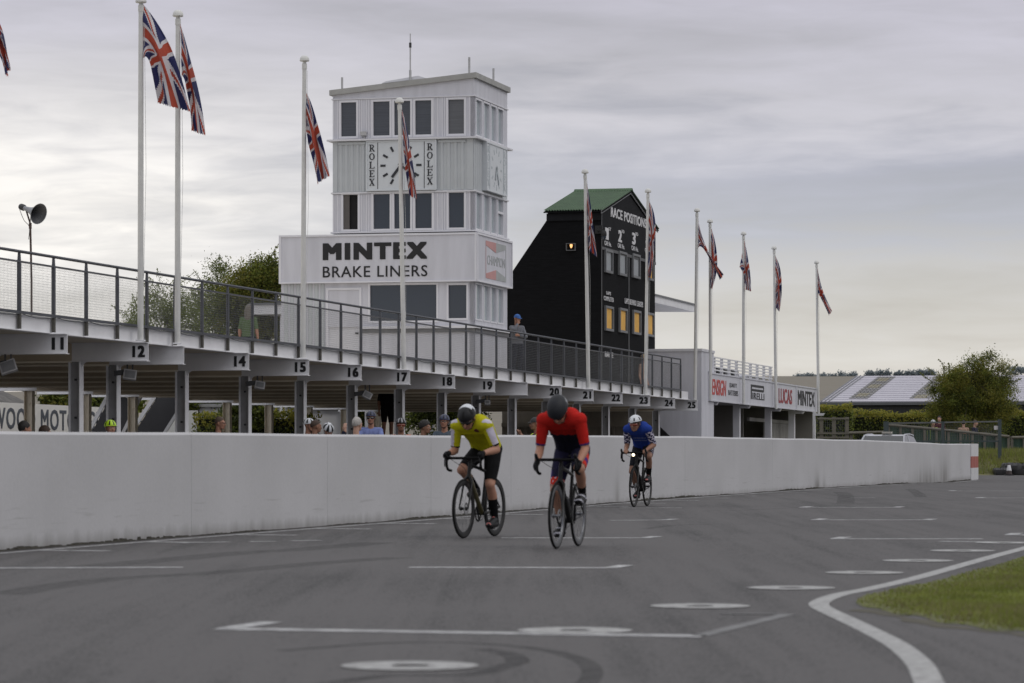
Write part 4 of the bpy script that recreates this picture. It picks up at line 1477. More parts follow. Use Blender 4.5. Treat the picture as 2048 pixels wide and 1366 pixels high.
while s_ < SP1 - .4:
    g.box(XE - 1.05, XE - 1.0, s_, s_ + .30, -.2, zf0 - .5); s_ += .34
g.box(XE - 1.08, XE - .97, s_at(1550, XE), SP1 - .3, zf0 - .49, zf0 - .36); sp_.part('garage_door', g, mat('grey_garage_board', (0.30, 0.29, 0.28), .8, .12, 2))
g = MB(); s_ = s_at(1445, XE); g.box(XE - 6.28, XE - 6.22, s_ - 0, s_ + 1.0, -.1, 2.0); sp_.part('garage_door', g, M_trim)
g = MB(); g.box(XE - 3, XE - 2.2, s_at(1460, XE), s_at(1460, XE) + .3, zf0 - .02, zf0 + .06); sp_.part('ceiling_light', g, M_lampb)
# slatted white railing on the roof
sr0, sr1 = s_at(1413, XE - .15), s_at(1541, XE - .15)
wr = Thing('roof_railing', XE - .15, sr0, zf1, 'white slatted railing on the roof above the sponsor boards', 'railing')
zr0, zr1 = zf1 + .06, pz(709, 1413)
n = 9
for k in range(n + 1):
    s_ = sr0 + (sr1 - sr0) * k / n
    g = MB(); w_ = .09 if k else .12
    g.box(XE - .20, XE - .12, s_ - w_, s_ + w_, zr0 - .1, zr1); wr.part('post', g, M_paint2)
for k in range(5):
    z_ = zr0 + .06 + (zr1 - zr0 - .09) * k / 4
    g = MB(); g.box(XE - .118, XE - .085, sr0 - .1, sr1 + .1, z_ - .022, z_ + .022); wr.part('slat', g, M_paint2)
g = MB(); s_ = s_at(1492, XE - 3); s2_ = s_at(1533, XE - 3)
g.box(XE - 6, XE - 3, s_, s2_, zf1 - .1, pz(727, 1500) - .02)
rc = Thing('roof_cabin', XE - 3, s_, zf1, 'low white cabin on the sponsor building roof behind the slatted railing', 'cabin')
rc.part('wall', g, M_clad)
g = MB(); g.box(XE - 6.1, XE - 2.9, s_ - .1, s2_ + .1, pz(727, 1500) - .018, pz(727, 1500) + .05); rc.part('roof', g, M_paint2)
for k, (x0, x1) in enumerate(((1416, 1427), (1436, 1446), (1449, 1460), (1465, 1477))):
    xx = XE - 1.6
    a, b = s_at(x0, xx), s_at(x1, xx)
    t = Thing('loudspeaker_box', xx, (a + b) / 2, zf1, ['black box behind the slatted railing, nearest the wide end post', 'black box behind the slatted railing, second from the wide end post',
              'black box behind the slatted railing, third from the wide end post', 'black box behind the slatted railing, beside the white roof cabin'][k], 'box', 'black boxes behind the roof railing')
    g = MB(); g.box(xx - .5, xx, a, b, zf1 - .12, zf1 + .48); t.part('body', g, M_black)
    g = MB(); g.pbox(sideP(xx), a + .08, b - .08, .001, .02, zf1 + .02, zf1 + .42); t.part('grille', g, M_dark)

# canopy of the stand behind the scoreboard
XC = -25.0
sc1 = s_at(1390, XC); sc0 = sc1 - 16
czt, czb = z_at(609.5, XC, sc1), z_at(624, XC, sc1)
can = Thing('grandstand_canopy', XC, sc1, 0, 'white flat cantilever canopy sticking out behind the black scoreboard', 'canopy')
g = MB(); g.prism([(XC, sc0, czb), (XC, sc0, czt), (XC - 9, sc0, czt + .5), (XC - 9, sc0, czb + .1)], (0, sc1 - sc0, 0)); can.part('roof', g, M_paint2)
g = MB(); g.box(XC + .002, XC + .05, sc0, sc1 + .1, czt - .03, czt + .03); g.box(XC - 9, XC + .05, sc1 + .002, sc1 + .06, czt - .0, czt + .03); can.part('flashing', g, M_trim)
g = MB()
for i in range(3): g.box(XC - 8.6, XC - 8.4, sc0 + .3 + i * 4, sc0 + .5 + i * 4, -.2, czb + .1)
can.part('post', g, M_paint2)
# shelter roof seen left of the tower
XK = XE - 13.8
sk = s_at(500, XK)
shl = Thing('shelter', XK, sk, 0, 'white flat shelter roof on posts just left of the tower', 'shelter')
kz0, kz1 = z_at(629, XK, sk), z_at(610, XK, sk)
xk0, xk1 = xl_at(501, sk), xl_at(585, sk)
g = MB(); g.box(xk0, xk1, sk, sk + 3, kz0, kz1); shl.part('roof', g, M_paint2)
g = MB(); g.box(xk0 - .05, xk1 + .05, sk - .05, sk + 3.05, kz1 + .002, kz1 + .06); shl.part('roof_edge', g, M_trim)
for q in (xl_at(560, sk), xk0 + .1):
    g = MB(); g.box(q - .07, q + .07, sk + (.2 if q > xk0 + .2 else 2.7), sk + (.34 if q > xk0 + .2 else 2.84), -.2, kz0 - .002); shl.part('post', g, M_paint2)
# ================================================================== FLAGPOLES AND FLAGS
M_pole = mat('white_flagpole_paint', (0.60, 0.60, 0.585), 0.45, 0.08, 4.0)
M_fin = mat('white_finial', (0.62, 0.62, 0.60), 0.5, 0.1, 8.0)
M_fr = mat('flag_red', (0.42, 0.075, 0.045), 0.8, 0.10, 9.0, trans=0.40)
M_fw = mat('flag_white', (0.62, 0.61, 0.64), 0.8, 0.05, 9.0, trans=0.40)
M_fb = mat('flag_blue', (0.030, 0.035, 0.115), 0.8, 0.12, 9.0, trans=0.40)
def jack(u, v):
    """colour index of the union flag at u (along the fly) and v (down the hoist)"""
    x, y = 2 * u - 1, 0.5 - v
    if abs(x) < 0.1 or abs(y) < 0.1: return 0
    if abs(x) < 0.1667 or abs(y) < 0.1667: return 1
    # the two diagonals
    sgn = 1 if x * y > 0 else -1
    d = (abs(y) - 0.5 * abs(x)) / 1.118
    # counterchanged red
    off = d if (x < 0) == (sgn > 0) else -d
    off = off if sgn > 0 else off
    if x < 0: q = d if sgn > 0 else -d if False else (d if sgn < 0 else d)
    k = -d if (x < 0 and y > 0) or (x > 0 and y < 0) else d
    if x > 0: k = -k if y > 0 else k
    if 0 < k < 0.0667: return 0
    if abs(d) < 0.1: return 1
    return 2
poles = [((-32, -95), (-31, 650), 'white flagpole mostly outside the left edge of the picture'),
         ((282, -8), (281, 681), 'tall white flagpole standing on beam 12, its top cut off by the picture'),
         ((356, 20), (355, 687), 'tall white flagpole on the unnumbered beam right of beam 12'),
         ((609, 111), (606, 717), 'white flagpole standing on beam 15 left of the tower'),
         ((799, 195), (808, 740), 'white flagpole standing on beam 17 in front of the tower clock'),
         ((1170, 338), (1177, 778), 'white flagpole on beam 21 in front of the black scoreboard side'),
         ((1296, 377), (1291, 792), 'white flagpole on beam 23 in front of the scoreboard face'),
         ((1394, 416), (1390, 803), 'white flagpole on beam 25 at the end of the terrace'),
         ((1420, 438), (1421, 799), 'white flagpole at the near end of the sponsor boards'),
         ((1487, 463), (1487, 808), 'white flagpole between the first two sponsor boards'),
         ((1548, 492), (1552, 818), 'white flagpole between the second and third sponsor boards'),
         ((1633, 521), (1637, 827), 'white flagpole at the far end of the sponsor boards')]
flags = [  # hoist top, hoist bottom, top-edge middle, fly top, bottom-edge middle, fly bottom, fold phase
    ((-27, -25), (-27, 62), (2, 48), (19, 128), (-8, 95), (13, 150), 0.3),
    ((286, 8), (287, 117), (338, 92), (384, 222), (300, 128), (317, 204), 1.1),
    ((361, 48), (363, 150), (386, 140), (409, 268), (374, 180), (384, 259), 2.0),
    ((612, 183), (613, 262), (637, 250), (658, 350), (620, 300), (633, 366), 0.6),
    ((804, 220), (807, 300), (822, 300), (832, 396), (812, 340), (817, 388), 1.7),
    ((1173, 362), (1175, 440), (1184, 430), (1194, 512), (1177, 470), (1178, 499), 0.2),
    ((1297, 400), (1297, 470), (1311, 460), (1300, 560), (1297, 500), (1297, 548), 2.6),
    ((1397, 440), (1396, 497), (1413, 494), (1447, 548), (1410, 502), (1440, 559), 1.4),
    ((1422, 454), (1421, 515), (1434, 515), (1424, 576), (1418, 530), (1419, 571), 0.9),
    ((1489, 482), (1479, 534), (1498, 530), (1503, 582), (1486, 548), (1491, 578), 2.2),
    ((1550, 510), (1552, 560), (1563, 556), (1558, 622), (1552, 585), (1552, 614), 0.5),
    ((1635, 536), (1635, 582), (1646, 580), (1664, 622), (1639, 592), (1657, 630), 1.9)]
flab = ['limp red white and blue flag cut by the left edge of the picture', 'large loosely waving union flag on the left pole of the tall pair', 'union flag hanging on the right pole of the tall pair',
        'union flag hanging left of the tower, folded in the middle', 'narrow limp union flag hanging in front of the tower clock', 'long limp union flag against the black scoreboard side',
        'limp union flag in front of the scoreboard lettering', 'union flag blown out to the right above the end of the terrace', 'limp union flag half hidden behind the blown one beside it',
        'union flag draped on both sides of its pole above the second board', 'thin limp union flag on the pole second from the far end', 'union flag blown to the right on the farthest pole']
for i, (top, bot, lab) in enumerate(poles):
    xl = -21.66 if i < 8 else -21.36
    s = s_at(bot[0], xl)
    Y = dep(xl, s)
    base = bworld(xl, s, HC + (HOR - bot[1]) * Y / F)
    tp = wpt(top[0], top[1], Y)
    root = empty('flagpole', base)
    tag(root, lab, 'flagpole', 'flagpoles along the pit terrace')
    d = tp - base
    g = MB(); g.tube([(0, 0, 0), d * .33, d * .66, d * .975], [.056, .054, .050, .045], 14)
    g.build('shaft', M_pole, root, smooth=True)
    g = MB()
    g.tube([d * .955, d * .972], [.054, .054], 12)
    g.lathe([(.038, -.19), (.038, -.135), (.092, -.125), (.104, -.11), (.100, -.075), (.083, -.036), (.055, -.010), (.025, -.001), (0, 0)], Matrix.Translation(d), 18)
    g.build('finial', M_fin, root, smooth=True)
    if i < 8:
        g = MB(); g.box(-.085, .085, -.085, .085, -.012, .015); g.build('base_plate', M_paint2, root)
    # halyard
    g = MB()
    side_ = .075
    g.tube([d * .95 + Vector((.06, 0, 0)), d * .5 + Vector((side_ + .02, .02, 0)), d * .18 + Vector((.06, -.02, 0))], .004, 5)
    g.bar(d * .20 + Vector((.05, -.02, -.06)), d * .20 + Vector((.05, -.02, .08)), .03, .025)
    g.build('halyard', M_pole, root)
    # flag
    ht, hb, tm, ft, bm_, fb, ph = flags[i]
    W = [wpt(q[0], q[1], Y) for q in (ht, hb, tm, ft, bm_, fb)]
    def quad(a, m_, b, t):
        c = 2 * m_ - (a + b) / 2
        return a * (1 - t) ** 2 + c * 2 * t * (1 - t) + b * t * t
    NU, NV = 84, 42
    g = MB()
    for a in range(NU + 1):
        u = a / NU
        A, B_ = quad(W[0], W[2], W[3], u), quad(W[1], W[4], W[5], u)
        for b in range(NV + 1):
            v = b / NV
            p = A.lerp(B_, v)
            amp = 0.03 + 0.10 * min(1, u * 1.8)
            f1 = math.sin(2 * math.pi * (1.6 * v - .55 * u) + ph * 2) * amp
            f2 = math.sin(2 * math.pi * (3.1 * v + .8 * u) + ph * 5) * amp * .35
            p = p + Vector((0.35 * f2 * min(1, u * 2), f1 + f2 - .07 * 0, 0.10 * f1 * u))
            # ragged end
            if a == NU: p = p + Vector((0, 0, -0.02 * (1 + math.sin(b * 2.7 + ph))))
            g.v.append(tuple(p - W[0]))
    for a in range(NU):
        for b in range(NV):
            q = a * (NV + 1) + b
            g.f.append((q, q + 1, q + NV + 2, q + NV + 1))
            g.m.append(jack((a + .5) / NU, (b + .5) / NV))
    fo = g.build('flag', [M_fr, M_fw, M_fb], None, recalc=False, smooth=True)
    fo.location = W[0]
    tag(fo, flab[i], 'flag', 'union flags on the flagpoles')

# ================================================================== HORN LOUDSPEAKER
xh = -24.2
sh_ = s_at(63, xh); Yh = dep(xh, sh_)
foot = bworld(xh, sh_, 3.27 - K * (sh_ - S0))
hr = empty('horn_loudspeaker', foot)
tag(hr, 'grey horn loudspeaker on a thin brown pole above the railing', 'loudspeaker')
M_horn = mat('grey_horn', (0.26, 0.27, 0.29), .5, .1, 6)
M_rustp = mat('rusty_pole', (0.055, 0.035, 0.03), .7, .25, 6)
p0, p1 = wpt(63, 560, Yh) - foot, wpt(60.5, 447, Yh) - foot
g = MB(); g.tube([(0, 0, 0), p0, p1], [.022, .021, .020], 10); hp_ = g.build('pole', M_rustp, hr, smooth=True)
bc = wpt(77, 427.5, Yh) - foot
dr_ = Vector((.72, -.58, -.30)).normalized()
Mq = Matrix.Translation(bc) @ dr_.to_track_quat('Z', 'Y').to_matrix().to_4x4()
prof_ = [(.042, -.40), (.046, -.34), (.055, -.27), (.075, -.19), (.108, -.11), (.155, -.04), (.195, 0), (.203, .006), (.194, .004), (.150, -.045), (.10, -.115), (.06, -.20), (.035, -.30), (0, -.30)]
g = MB(); g.lathe(prof_, Mq, 26, mfun=lambda k, j: 1 if k >= 8 else 0); g.build('horn', [M_horn, mat('dark_horn_throat', (0.06, 0.062, 0.07), .5, .1, 5)], hr, smooth=True)
g = MB(); g.lathe([(0, -.53), (.05, -.525), (.062, -.50), (.062, -.42), (.045, -.40), (0, -.40)], Mq, 16); g.build('driver', M_dark, hr, smooth=True)
g = MB()
b0 = Mq @ Vector((0, 0, -.36))
g.bar(p1, b0 + Vector((0, 0, -.02)), .03, .012); g.bar(p1, Mq @ Vector((-.05, 0, -.16)), .012, .012); g.tube([p1 + Vector((0, 0, -.10)), p1 + Vector((0, 0, .01))], .028, 10)
g.build('bracket', M_rustp, hr)
g = MB(); g.tube(smoothpath([Mq @ Vector((0, 0, -.52)), Mq @ Vector((-.06, 0, -.50)), (Mq @ Vector((0, 0, -.52)) + p1) / 2 + Vector((-.03, 0, -.09)), p1 + Vector((-.02, 0, -.06)), p1 + Vector((-.03, 0, -.3))], 5), .006, 5); g.build('cable', M_dark, hr)

# ================================================================== VEGETATION
def leafmat(name, c, c2, tr=.42):
    return mat(name, c, 0.6, 0.25, 1.5, col2=c2, trans=tr, spec=.3, trk=1.7)
L_d = leafmat('dark_green_leaves', (0.050, 0.064, 0.017), (0.075, 0.09, 0.025))
L_m = leafmat('mid_green_leaves', (0.14, 0.17, 0.030), (0.20, 0.23, 0.05))
L_y = leafmat('olive_leaves', (0.18, 0.17, 0.030), (0.24, 0.225, 0.05))
L_n = leafmat('yellow_green_new_leaves', (0.23, 0.215, 0.035), (0.33, 0.30, 0.06))
L_b = leafmat('birch_leaves', (0.13, 0.155, 0.045), (0.19, 0.215, 0.07), .5)
L_blue = leafmat('haze_tinted_leaves', (0.17, 0.205, 0.225), (0.22, 0.25, 0.26), .35)  # bluish haze of distance put into the leaf colour
M_bark = mat('dark_bark', (0.05, 0.04, 0.03), .9, .3, 5)
M_barkl = mat('pale_birch_bark', (0.16, 0.145, 0.125), .85, .4, 5)
def leaf(mb, c, size, rg, mi, flat=0.0):
    a = Vector((rg.gauss(0, 1), rg.gauss(0, 1), rg.gauss(0, 1) * (1 - flat))).normalized()
    b = a.cross(Vector((rg.gauss(0, 1), rg.gauss(0, 1), rg.gauss(0, 1)))).normalized()
    a = a * size * rg.uniform(.6, 1.2); b = b * size * .5 * rg.uniform(.6, 1.1)
    i = len(mb.v)
    mb.v.extend([tuple(c - a * .5), tuple(c + b * .5), tuple(c + a * .5), tuple(c - b * .5)])
    mb.f.append((i, i + 1, i + 2, i + 3)); mb.m.append(mi)
def tree(name, base, height, blobs, nclump, nleaf, size, mats_, label, seed, trunk_r=.12, bark=None, clump_r=.45, group=None, weights=None, spikes=0, cat='tree', inner=.5):
    """blobs: list of (dx, dy, z, rx, ry, rz) crown masses relative to base"""
    rg = random.Random(seed)
    root = empty(name, base)
    tag(root, label, cat, group)
    g = MB(); gl = MB()
    ztop = max(b[2] for b in blobs)
    tk = [Vector((0, 0, -.3)), Vector((rg.uniform(-.1, .1), 0, height * .25)), Vector((rg.uniform(-.2, .2), rg.uniform(-.1, .1), height * .5)), Vector((rg.uniform(-.2, .2), rg.uniform(-.1, .1), ztop))]
    g.tube(tk, [trunk_r, trunk_r * .8, trunk_r * .5, trunk_r * .2], 8)
    tot = sum(b[3] * b[4] * b[5] for b in blobs)
    for b in blobs:
        n = max(3, int(nclump * b[3] * b[4] * b[5] / tot))
        for _ in range(n):
            d = Vector((rg.gauss(0, 1), rg.gauss(0, 1), rg.gauss(0, 1))).normalized()
            r_ = rg.uniform(inner, 1.0) ** .6
            c = Vector((b[0] + d.x * b[3] * r_, b[1] + d.y * b[4] * r_, b[2] + d.z * b[5] * r_))
            t = rg.uniform(.25, .9)
            st_ = tk[1].lerp(tk[3], t)
            mid = st_.lerp(c, .5) + Vector((rg.uniform(-.15, .15), rg.uniform(-.15, .15), rg.uniform(-.1, .25))) * b[3] * .5
            g.tube([st_, mid, c], [trunk_r * .14, trunk_r * .08, trunk_r * .03], 5)
            cr_ = clump_r * rg.uniform(.6, 1.25)
            w = rg.random()
            base_m = 0 if w < .35 else (1 if w < .75 else 2)
            for _k in range(int(nleaf * rg.uniform(.5, 1.4))):
                q = Vector((rg.gauss(0, .5), rg.gauss(0, .5), rg.gauss(0, .42))) * cr_
                mi = base_m if rg.random() < .7 else rg.randrange(3)
                leaf(gl, c + q, size, rg, mi)
    for _ in range(spikes):
        b = rg.choice(blobs)
        a = rg.uniform(0, 6.28); e = rg.uniform(.1, 1.3)
        d = Vector((math.cos(a) * math.cos(e), math.sin(a) * math.cos(e), math.sin(e)))
        c = Vector((b[0] + d.x * b[3], b[1] + d.y * b[4], b[2] + d.z * b[5]))
        L = rg.uniform(.3, .9) * clump_r * 2
        e_ = c + (d + Vector((rg.uniform(-.4, .4), 0, rg.uniform(-.1, .5)))).normalized() * L
        g.tube([c - d * L * .6, c, e_], [.014, .011, .004], 4)
        for _k in range(int(nleaf * .35)):
            t = rg.random()
            leaf(gl, c.lerp(e_, t) + Vector((rg.gauss(0, 1), rg.gauss(0, 1), rg.gauss(0, 1))) * .07 * (1.1 - t), size * .9, rg, rg.randrange(3))
    g.build('trunk', bark or M_bark, root, recalc=False, smooth=True)
    me = bpy.data.meshes.new('crown')
    me.from_pydata(gl.v, [], gl.f)
    for m_ in mats_: me.materials.append(m_)
    me.polygons.foreach_set('material_index', gl.m)
    o_ = bpy.data.objects.new('crown', me); COL.objects.link(o_); o_.parent = root
    return root
def tree_px(name, xb, Y, blobs_px, **kw):
    """crown masses given as photo ellipses (x, y, rx, ry) at depth Y"""
    sc_ = Y / F
    base = Vector(((xb - 1024) * sc_, Y, kw.pop('zb', 0.0)))
    bl_ = []
    for (x, y, rx, ry) in blobs_px:
        p = wpt(x, y, Y) - base
        bl_.append((p.x, random.Random(int(x)).uniform(-.3, .3), p.z, rx * sc_, max(rx, ry) * sc_ * .8, ry * sc_))
    h = max(b[2] for b in bl_)
    return tree(name, base, h, bl_, **kw)
TG = 'trees behind the pit terrace'
tree_px('birch_tree', 335, 112, [(335, 610, 38, 50), (300, 640, 40, 40), (370, 640, 40, 50)], nclump=70, nleaf=130, size=.085, mats_=[L_b, L_m, L_b], label='airy birch with open foliage behind the railing, nearest the tall flagpole pair', seed=21, trunk_r=.10, bark=M_barkl, clump_r=.42, group=TG, spikes=16)
tree_px('birch_tree', 265, 114, [(262, 640, 22, 22), (280, 655, 30, 22)], nclump=18, nleaf=110, size=.085, mats_=[L_b, L_m, L_b], label='small leafy tree top behind the railing, leftmost of the trees', seed=22, trunk_r=.08, bark=M_barkl, clump_r=.36, group=TG, spikes=6)
tree_px('birch_tree', 445, 116, [(425, 605, 40, 52), (440, 560, 26, 36), (410, 660, 45, 40)], nclump=90, nleaf=140, size=.085, mats_=[L_b, L_m, L_d], label='birch with a thin pointed top standing between the other trees behind the terrace', seed=23, trunk_r=.11, bark=M_barkl, clump_r=.42, group=TG, spikes=18)
tree_px('leafy_tree', 520, 110, [(525, 556, 44, 42), (556, 548, 32, 36), (488, 578, 38, 40), (510, 640, 70, 42), (458, 610, 34, 34)], nclump=240, nleaf=210, size=.092, mats_=[L_m, L_y, L_d], label='dense green leafy tree beside the left edge of the tower', seed=24, trunk_r=.16, clump_r=.46, group=TG, spikes=9, inner=.15)
# greenery behind the pits, seen under the deck
UG = 'shrubs behind the pits'
for k, (x, y, rx, ry, Yq, lab, mm) in enumerate(((118, 795, 34, 25, 108, 'dark green bush above the lettered board, leftmost under the deck', (L_m, L_y, L_d)),
        (190, 800, 45, 26, 109, 'dark green bush behind the left staircase', (L_d, L_m, L_d)), (255, 815, 30, 26, 110, 'dark bush between the two staircases', (L_d, L_m, L_y)),
        (360, 800, 45, 22, 111, 'dark bush right of the second staircase', (L_d, L_m, L_d)),
        (430, 800, 55, 30, 112, 'dark bush above the yellow green hedge under the deck', (L_d, L_d, L_m)), (490, 830, 42, 38, 104, 'tall dark ivy covered shrub under the deck, left of the white block', (L_d, L_m, L_d)),
        (540, 800, 34, 30, 112, 'dark bush close to the white block', (L_d, L_m, L_d)), (720, 815, 30, 28, 118, 'dark bush seen right of the white block', (L_d, L_m, L_y)), (850, 815, 60, 34, 120, 'dark bush behind the seated riders', (L_d, L_m, L_d)), (930, 818, 50, 34, 121, 'dark bush behind the yellow rider', (L_d, L_d, L_m)))):
    tree_px('shrub', x, Yq, [(x, y, rx, ry), (x, min(y + ry * .8, 868), rx * .95, ry * .8)], nclump=40, nleaf=80, size=.17, mats_=list(mm), label=lab, seed=40 + k, trunk_r=.06, clump_r=.34, group=UG, cat='shrub', inner=.1)
def hedge(name, p0, p1, depth, z0, z1, label, seed, n, size=.12, group=None, mm=(L_d, L_m, L_n), topw=.30):
    rg = random.Random(seed)
    p0, p1 = Vector(p0), Vector(p1)
    d = (p1 - p0); L = d.length; d.normalize(); nrm = Vector((-d.y, d.x, 0))
    root = empty(name, (p0.x, p0.y, z0)); tag(root, label, 'hedge', group)
    g = MB()
    o3 = Vector((0, 0, 0))
    def P(a, b, z): return d * a + nrm * b + Vector((0, 0, z))
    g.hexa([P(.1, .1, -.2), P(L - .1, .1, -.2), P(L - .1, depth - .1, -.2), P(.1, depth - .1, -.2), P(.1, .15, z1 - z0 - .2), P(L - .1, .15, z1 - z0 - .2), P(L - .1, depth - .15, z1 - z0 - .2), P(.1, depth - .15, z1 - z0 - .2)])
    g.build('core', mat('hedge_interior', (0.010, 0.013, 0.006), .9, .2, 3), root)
    gl = MB()
    H = z1 - z0
    for _ in range(n):
        q = rg.random()
        a = rg.uniform(0, L)
        wob = .10 * math.sin(a * 1.7 + seed) + .06 * math.sin(a * 4.3)
        if q < .55:   # front face
            z = rg.uniform(0, H); b = rg.gauss(.04, .07)
        elif q < .85:
            z = H + wob + rg.gauss(-.06, .08); b = rg.uniform(0, depth)
        else:
            a = rg.choice((0.0, L)) + rg.gauss(0, .06); z = rg.uniform(0, H); b = rg.uniform(0, depth)
        new = z > H - topw + wob + rg.gauss(0, .08)
        mi = 2 if (new and rg.random() < .75) else (0 if rg.random() < .55 else 1)
        leaf(gl, P(a, b, z), size, rg, mi)
    me = bpy.data.meshes.new('foliage'); me.from_pydata(gl.v, [], gl.f)
    for m_ in mm: me.materials.append(m_)
    me.polygons.foreach_set('material_index', gl.m)
    o_ = bpy.data.objects.new('foliage', me); COL.objects.link(o_); o_.parent = root
def hz(y, Y): return HC + (HOR - y) * Y / F
hp = lambda x, Y: ((x - 1024) * Y / F, Y, 0)
hedge('hedge', hp(385, 106), hp(600, 104), 1.2, 0, hz(826, 106), 'low yellow green clipped hedge seen under the deck', 61, 5000, .15, topw=.45)
hedge('hedge', hp(1632, 162), hp(1706, 162), 1.5, 0, hz(815, 162), 'short tall dark hedge behind the wooden post fence', 62, 3600, .16, group='hedges in front of the barn', topw=.25)
hedge('hedge', hp(1700, 166), hp(1905, 166), 1.6, 0, hz(826, 166), 'long clipped hedge with bright yellow green top in front of the barn', 63, 9000, .16, group='hedges in front of the barn', topw=.42)
hedge('hedge', hp(2006, 160), hp(2110, 160), 1.6, 0, hz(823, 160), 'hedge right of the bushy tree at the picture edge', 64, 5000, .16, group='hedges in front of the barn', topw=.25)
tree_px('hawthorn_tree', 1945, 150, [(1940, 785, 66, 52), (1975, 750, 46, 40), (1905, 800, 46, 44), (1990, 810, 44, 50), (1930, 745, 34, 30), (1893, 835, 40, 26), (1950, 840, 66, 30), (2004, 778, 32, 34), (1893, 776, 34, 34)], nclump=340, nleaf=260, size=.092,
        mats_=[L_d, L_y, L_m], label='big round bushy olive green tree in front of the barn', seed=31, trunk_r=.15, clump_r=.42, spikes=26, zb=1.0, inner=.15)

# ================================================================== FAR GROUND
M_hill = mat('ripe_field', (0.165, 0.147, 0.117), .95, .12, .02, col2=(0.20, 0.178, 0.14), stretch=(1, 8, 1))
g = MB()
xs_ = [-500 + 50 * i for i in range(33)]
yrow = [(520, -.5), (700, 7), (900, 15), (1100, 22.5), (1300, 28.6), (1500, 31), (2200, 20)]
for (Y, z) in yrow:
    for X in xs_:
        k_ = (z + .5) / 30.0
        g.v.append((X, Y, z + k_ * (1.6 * math.sin(X * .010 + 1.0) + (X - 140) * .012)))
nx = len(xs_)
for a in range(len(yrow) - 1):
    for b in range(nx - 1):
        q = a * nx + b; g.f.append((q, q + 1, q + nx + 1, q + nx)); g.m.append(0)
tag(g.build('hill', M_hill, recalc=False, smooth=True), kind='structure')
RG = 'distant trees along the ridge'
rl = random.Random(77)
for k, (x, y, rx, ry, pos) in enumerate(((1598, 757, 18, 7, 'leftmost, behind the last flagpoles'), (1625, 756, 14, 8, 'left of the farthest flagpole'), (1654, 755, 13, 7, 'just right of the farthest flagpole'), (1668, 756, 8, 5, 'a narrow one above the left end of the barn'), (1688, 753, 15, 8, 'a broad one above the left end of the barn'),
        (1707, 753, 6, 5, 'a small one at the left end of the barn ridge'), (1741, 749.5, 8, 5, 'small and low above the first roof light'), (1765, 747.5, 15, 6, 'broad, right of the first roof light'), (1797, 749, 6, 3.5, 'tiny, above the middle of the barn ridge'), (1818, 748.5, 10, 4, 'low and wide above the middle of the barn ridge'),
        (1838, 747.5, 9, 5, 'left of the second roof light'), (1860, 748, 10, 4, 'next to the bushy tree'), (2032, 741, 22, 7, 'right of the bushy tree at the picture edge'))):
    Yq = 1290
    tree_px('ridge_tree', x, Yq, [(x, y, rx, ry)], nclump=22, nleaf=26, size=1.1, mats_=[L_blue, L_blue, L_blue], label='distant bluish ridge tree, ' + pos, seed=100 + k, trunk_r=.3, clump_r=1.3, group=RG, zb=26.0)

# ================================================================== BARN
bx0, by0 = -31.7, 198.4
barn = empty('barn', bworld(bx0, by0, 0), -TB)
tag(barn, 'long low barn with a pale metal roof and dark roof lights', 'barn')
M_broof = mat('pale_metal_roof', (0.42, 0.405, 0.46), .5, .06, .6, col2=(0.47, 0.455, 0.51))
M_skyl = mat('dirty_roof_light', (0.105, 0.10, 0.095), .4, .25, .9)
M_skyy = mat('stained_roof_light', (0.19, 0.17, 0.105), .5, .25, 1.5)
M_bwall = mat('dark_corrugated_wall', (0.05, 0.052, 0.062), .6, .15, 1.5)
ze_, zrg = 3.85, 5.72
BL, RUN = 26.0, 14.8
def rp(x, t, dz=0.0): return (x, t * RUN, ze_ + (zrg - ze_) * t + dz)
g = MB(); g.box(0.25, BL, .4, 2 * RUN - .4, -.3, ze_ - .25)
for i in range(int(BL / .25)):
    g.box(.25 + i * .25, .25 + i * .25 + .10, .36, .40, 0, ze_ - .26)
g.prism([(.26, .45, ze_ - .25), (.26, 2 * RUN - .45, ze_ - .25), (.26, RUN, zrg - .25)], (BL - .3, 0, 0)); g.build('wall', M_bwall, barn)
g = MB()
nt_ = 14
for k in range(nt_):
    t0, t1 = k / nt_, (k + 1) / nt_
    g.hexa([rp(0, t0, -.03), rp(BL, t0, -.03), rp(BL, t1, -.05), rp(0, t1, -.05), rp(0, t0, .045), rp(BL, t0, .045), rp(BL, t1, .015), rp(0, t1, .015)])
rf = g.build('roof', M_broof, barn)
g = MB(); g.prism([(0, RUN, zrg - .02), (0, 2 * RUN, ze_ - .02), (0, 2 * RUN, ze_ + .03), (0, RUN, zrg + .03)], (BL, 0, 0)); g.build('rear_roof', M_broof, barn)
g = MB(); g.box(-.1, BL, -.22, -.03, ze_ - .20, ze_ - .02); g.build('gutter', mat('grey_gutter', (0.10, 0.105, 0.115), .5, .1, 2), barn)
for k, (x0, x1) in enumerate(((1.55, 2.72), (5.25, 6.5), (9.1, 10.3), (12.9, 14.1))):
    g = MB()
    for i in range(13):
        t0, t1 = .10 + .86 * i / 13, .10 + .86 * (i + .88) / 13
        for j in range(5):
            xx0, xx1 = x0 + (x1 - x0) * j / 5, x0 + (x1 - x0) * (j + .80) / 5
            mi = 1 if (math.sin(i * 1.3 + k) > .25 and 0 < j < 4) else 0
            g.hexa([rp(xx0, t0, .0), rp(xx1, t0, .0), rp(xx1, t1, .0), rp(xx0, t1, .0), rp(xx0, t0, .075), rp(xx1, t0, .075), rp(xx1, t1, .06), rp(xx0, t1, .06)], mi)
    rr_o = g.build('roof_light', [M_skyl, M_skyy], barn)
g = MB()
for xx in (.05, .28, .52): g.hexa([rp(xx, 0, .0), rp(xx + .05, 0, .0), rp(xx + .05, 1, .0), rp(xx, 1, .0), rp(xx, 0, .08), rp(xx + .05, 0, .08), rp(xx + .05, 1, .08), rp(xx, 1, .08)])
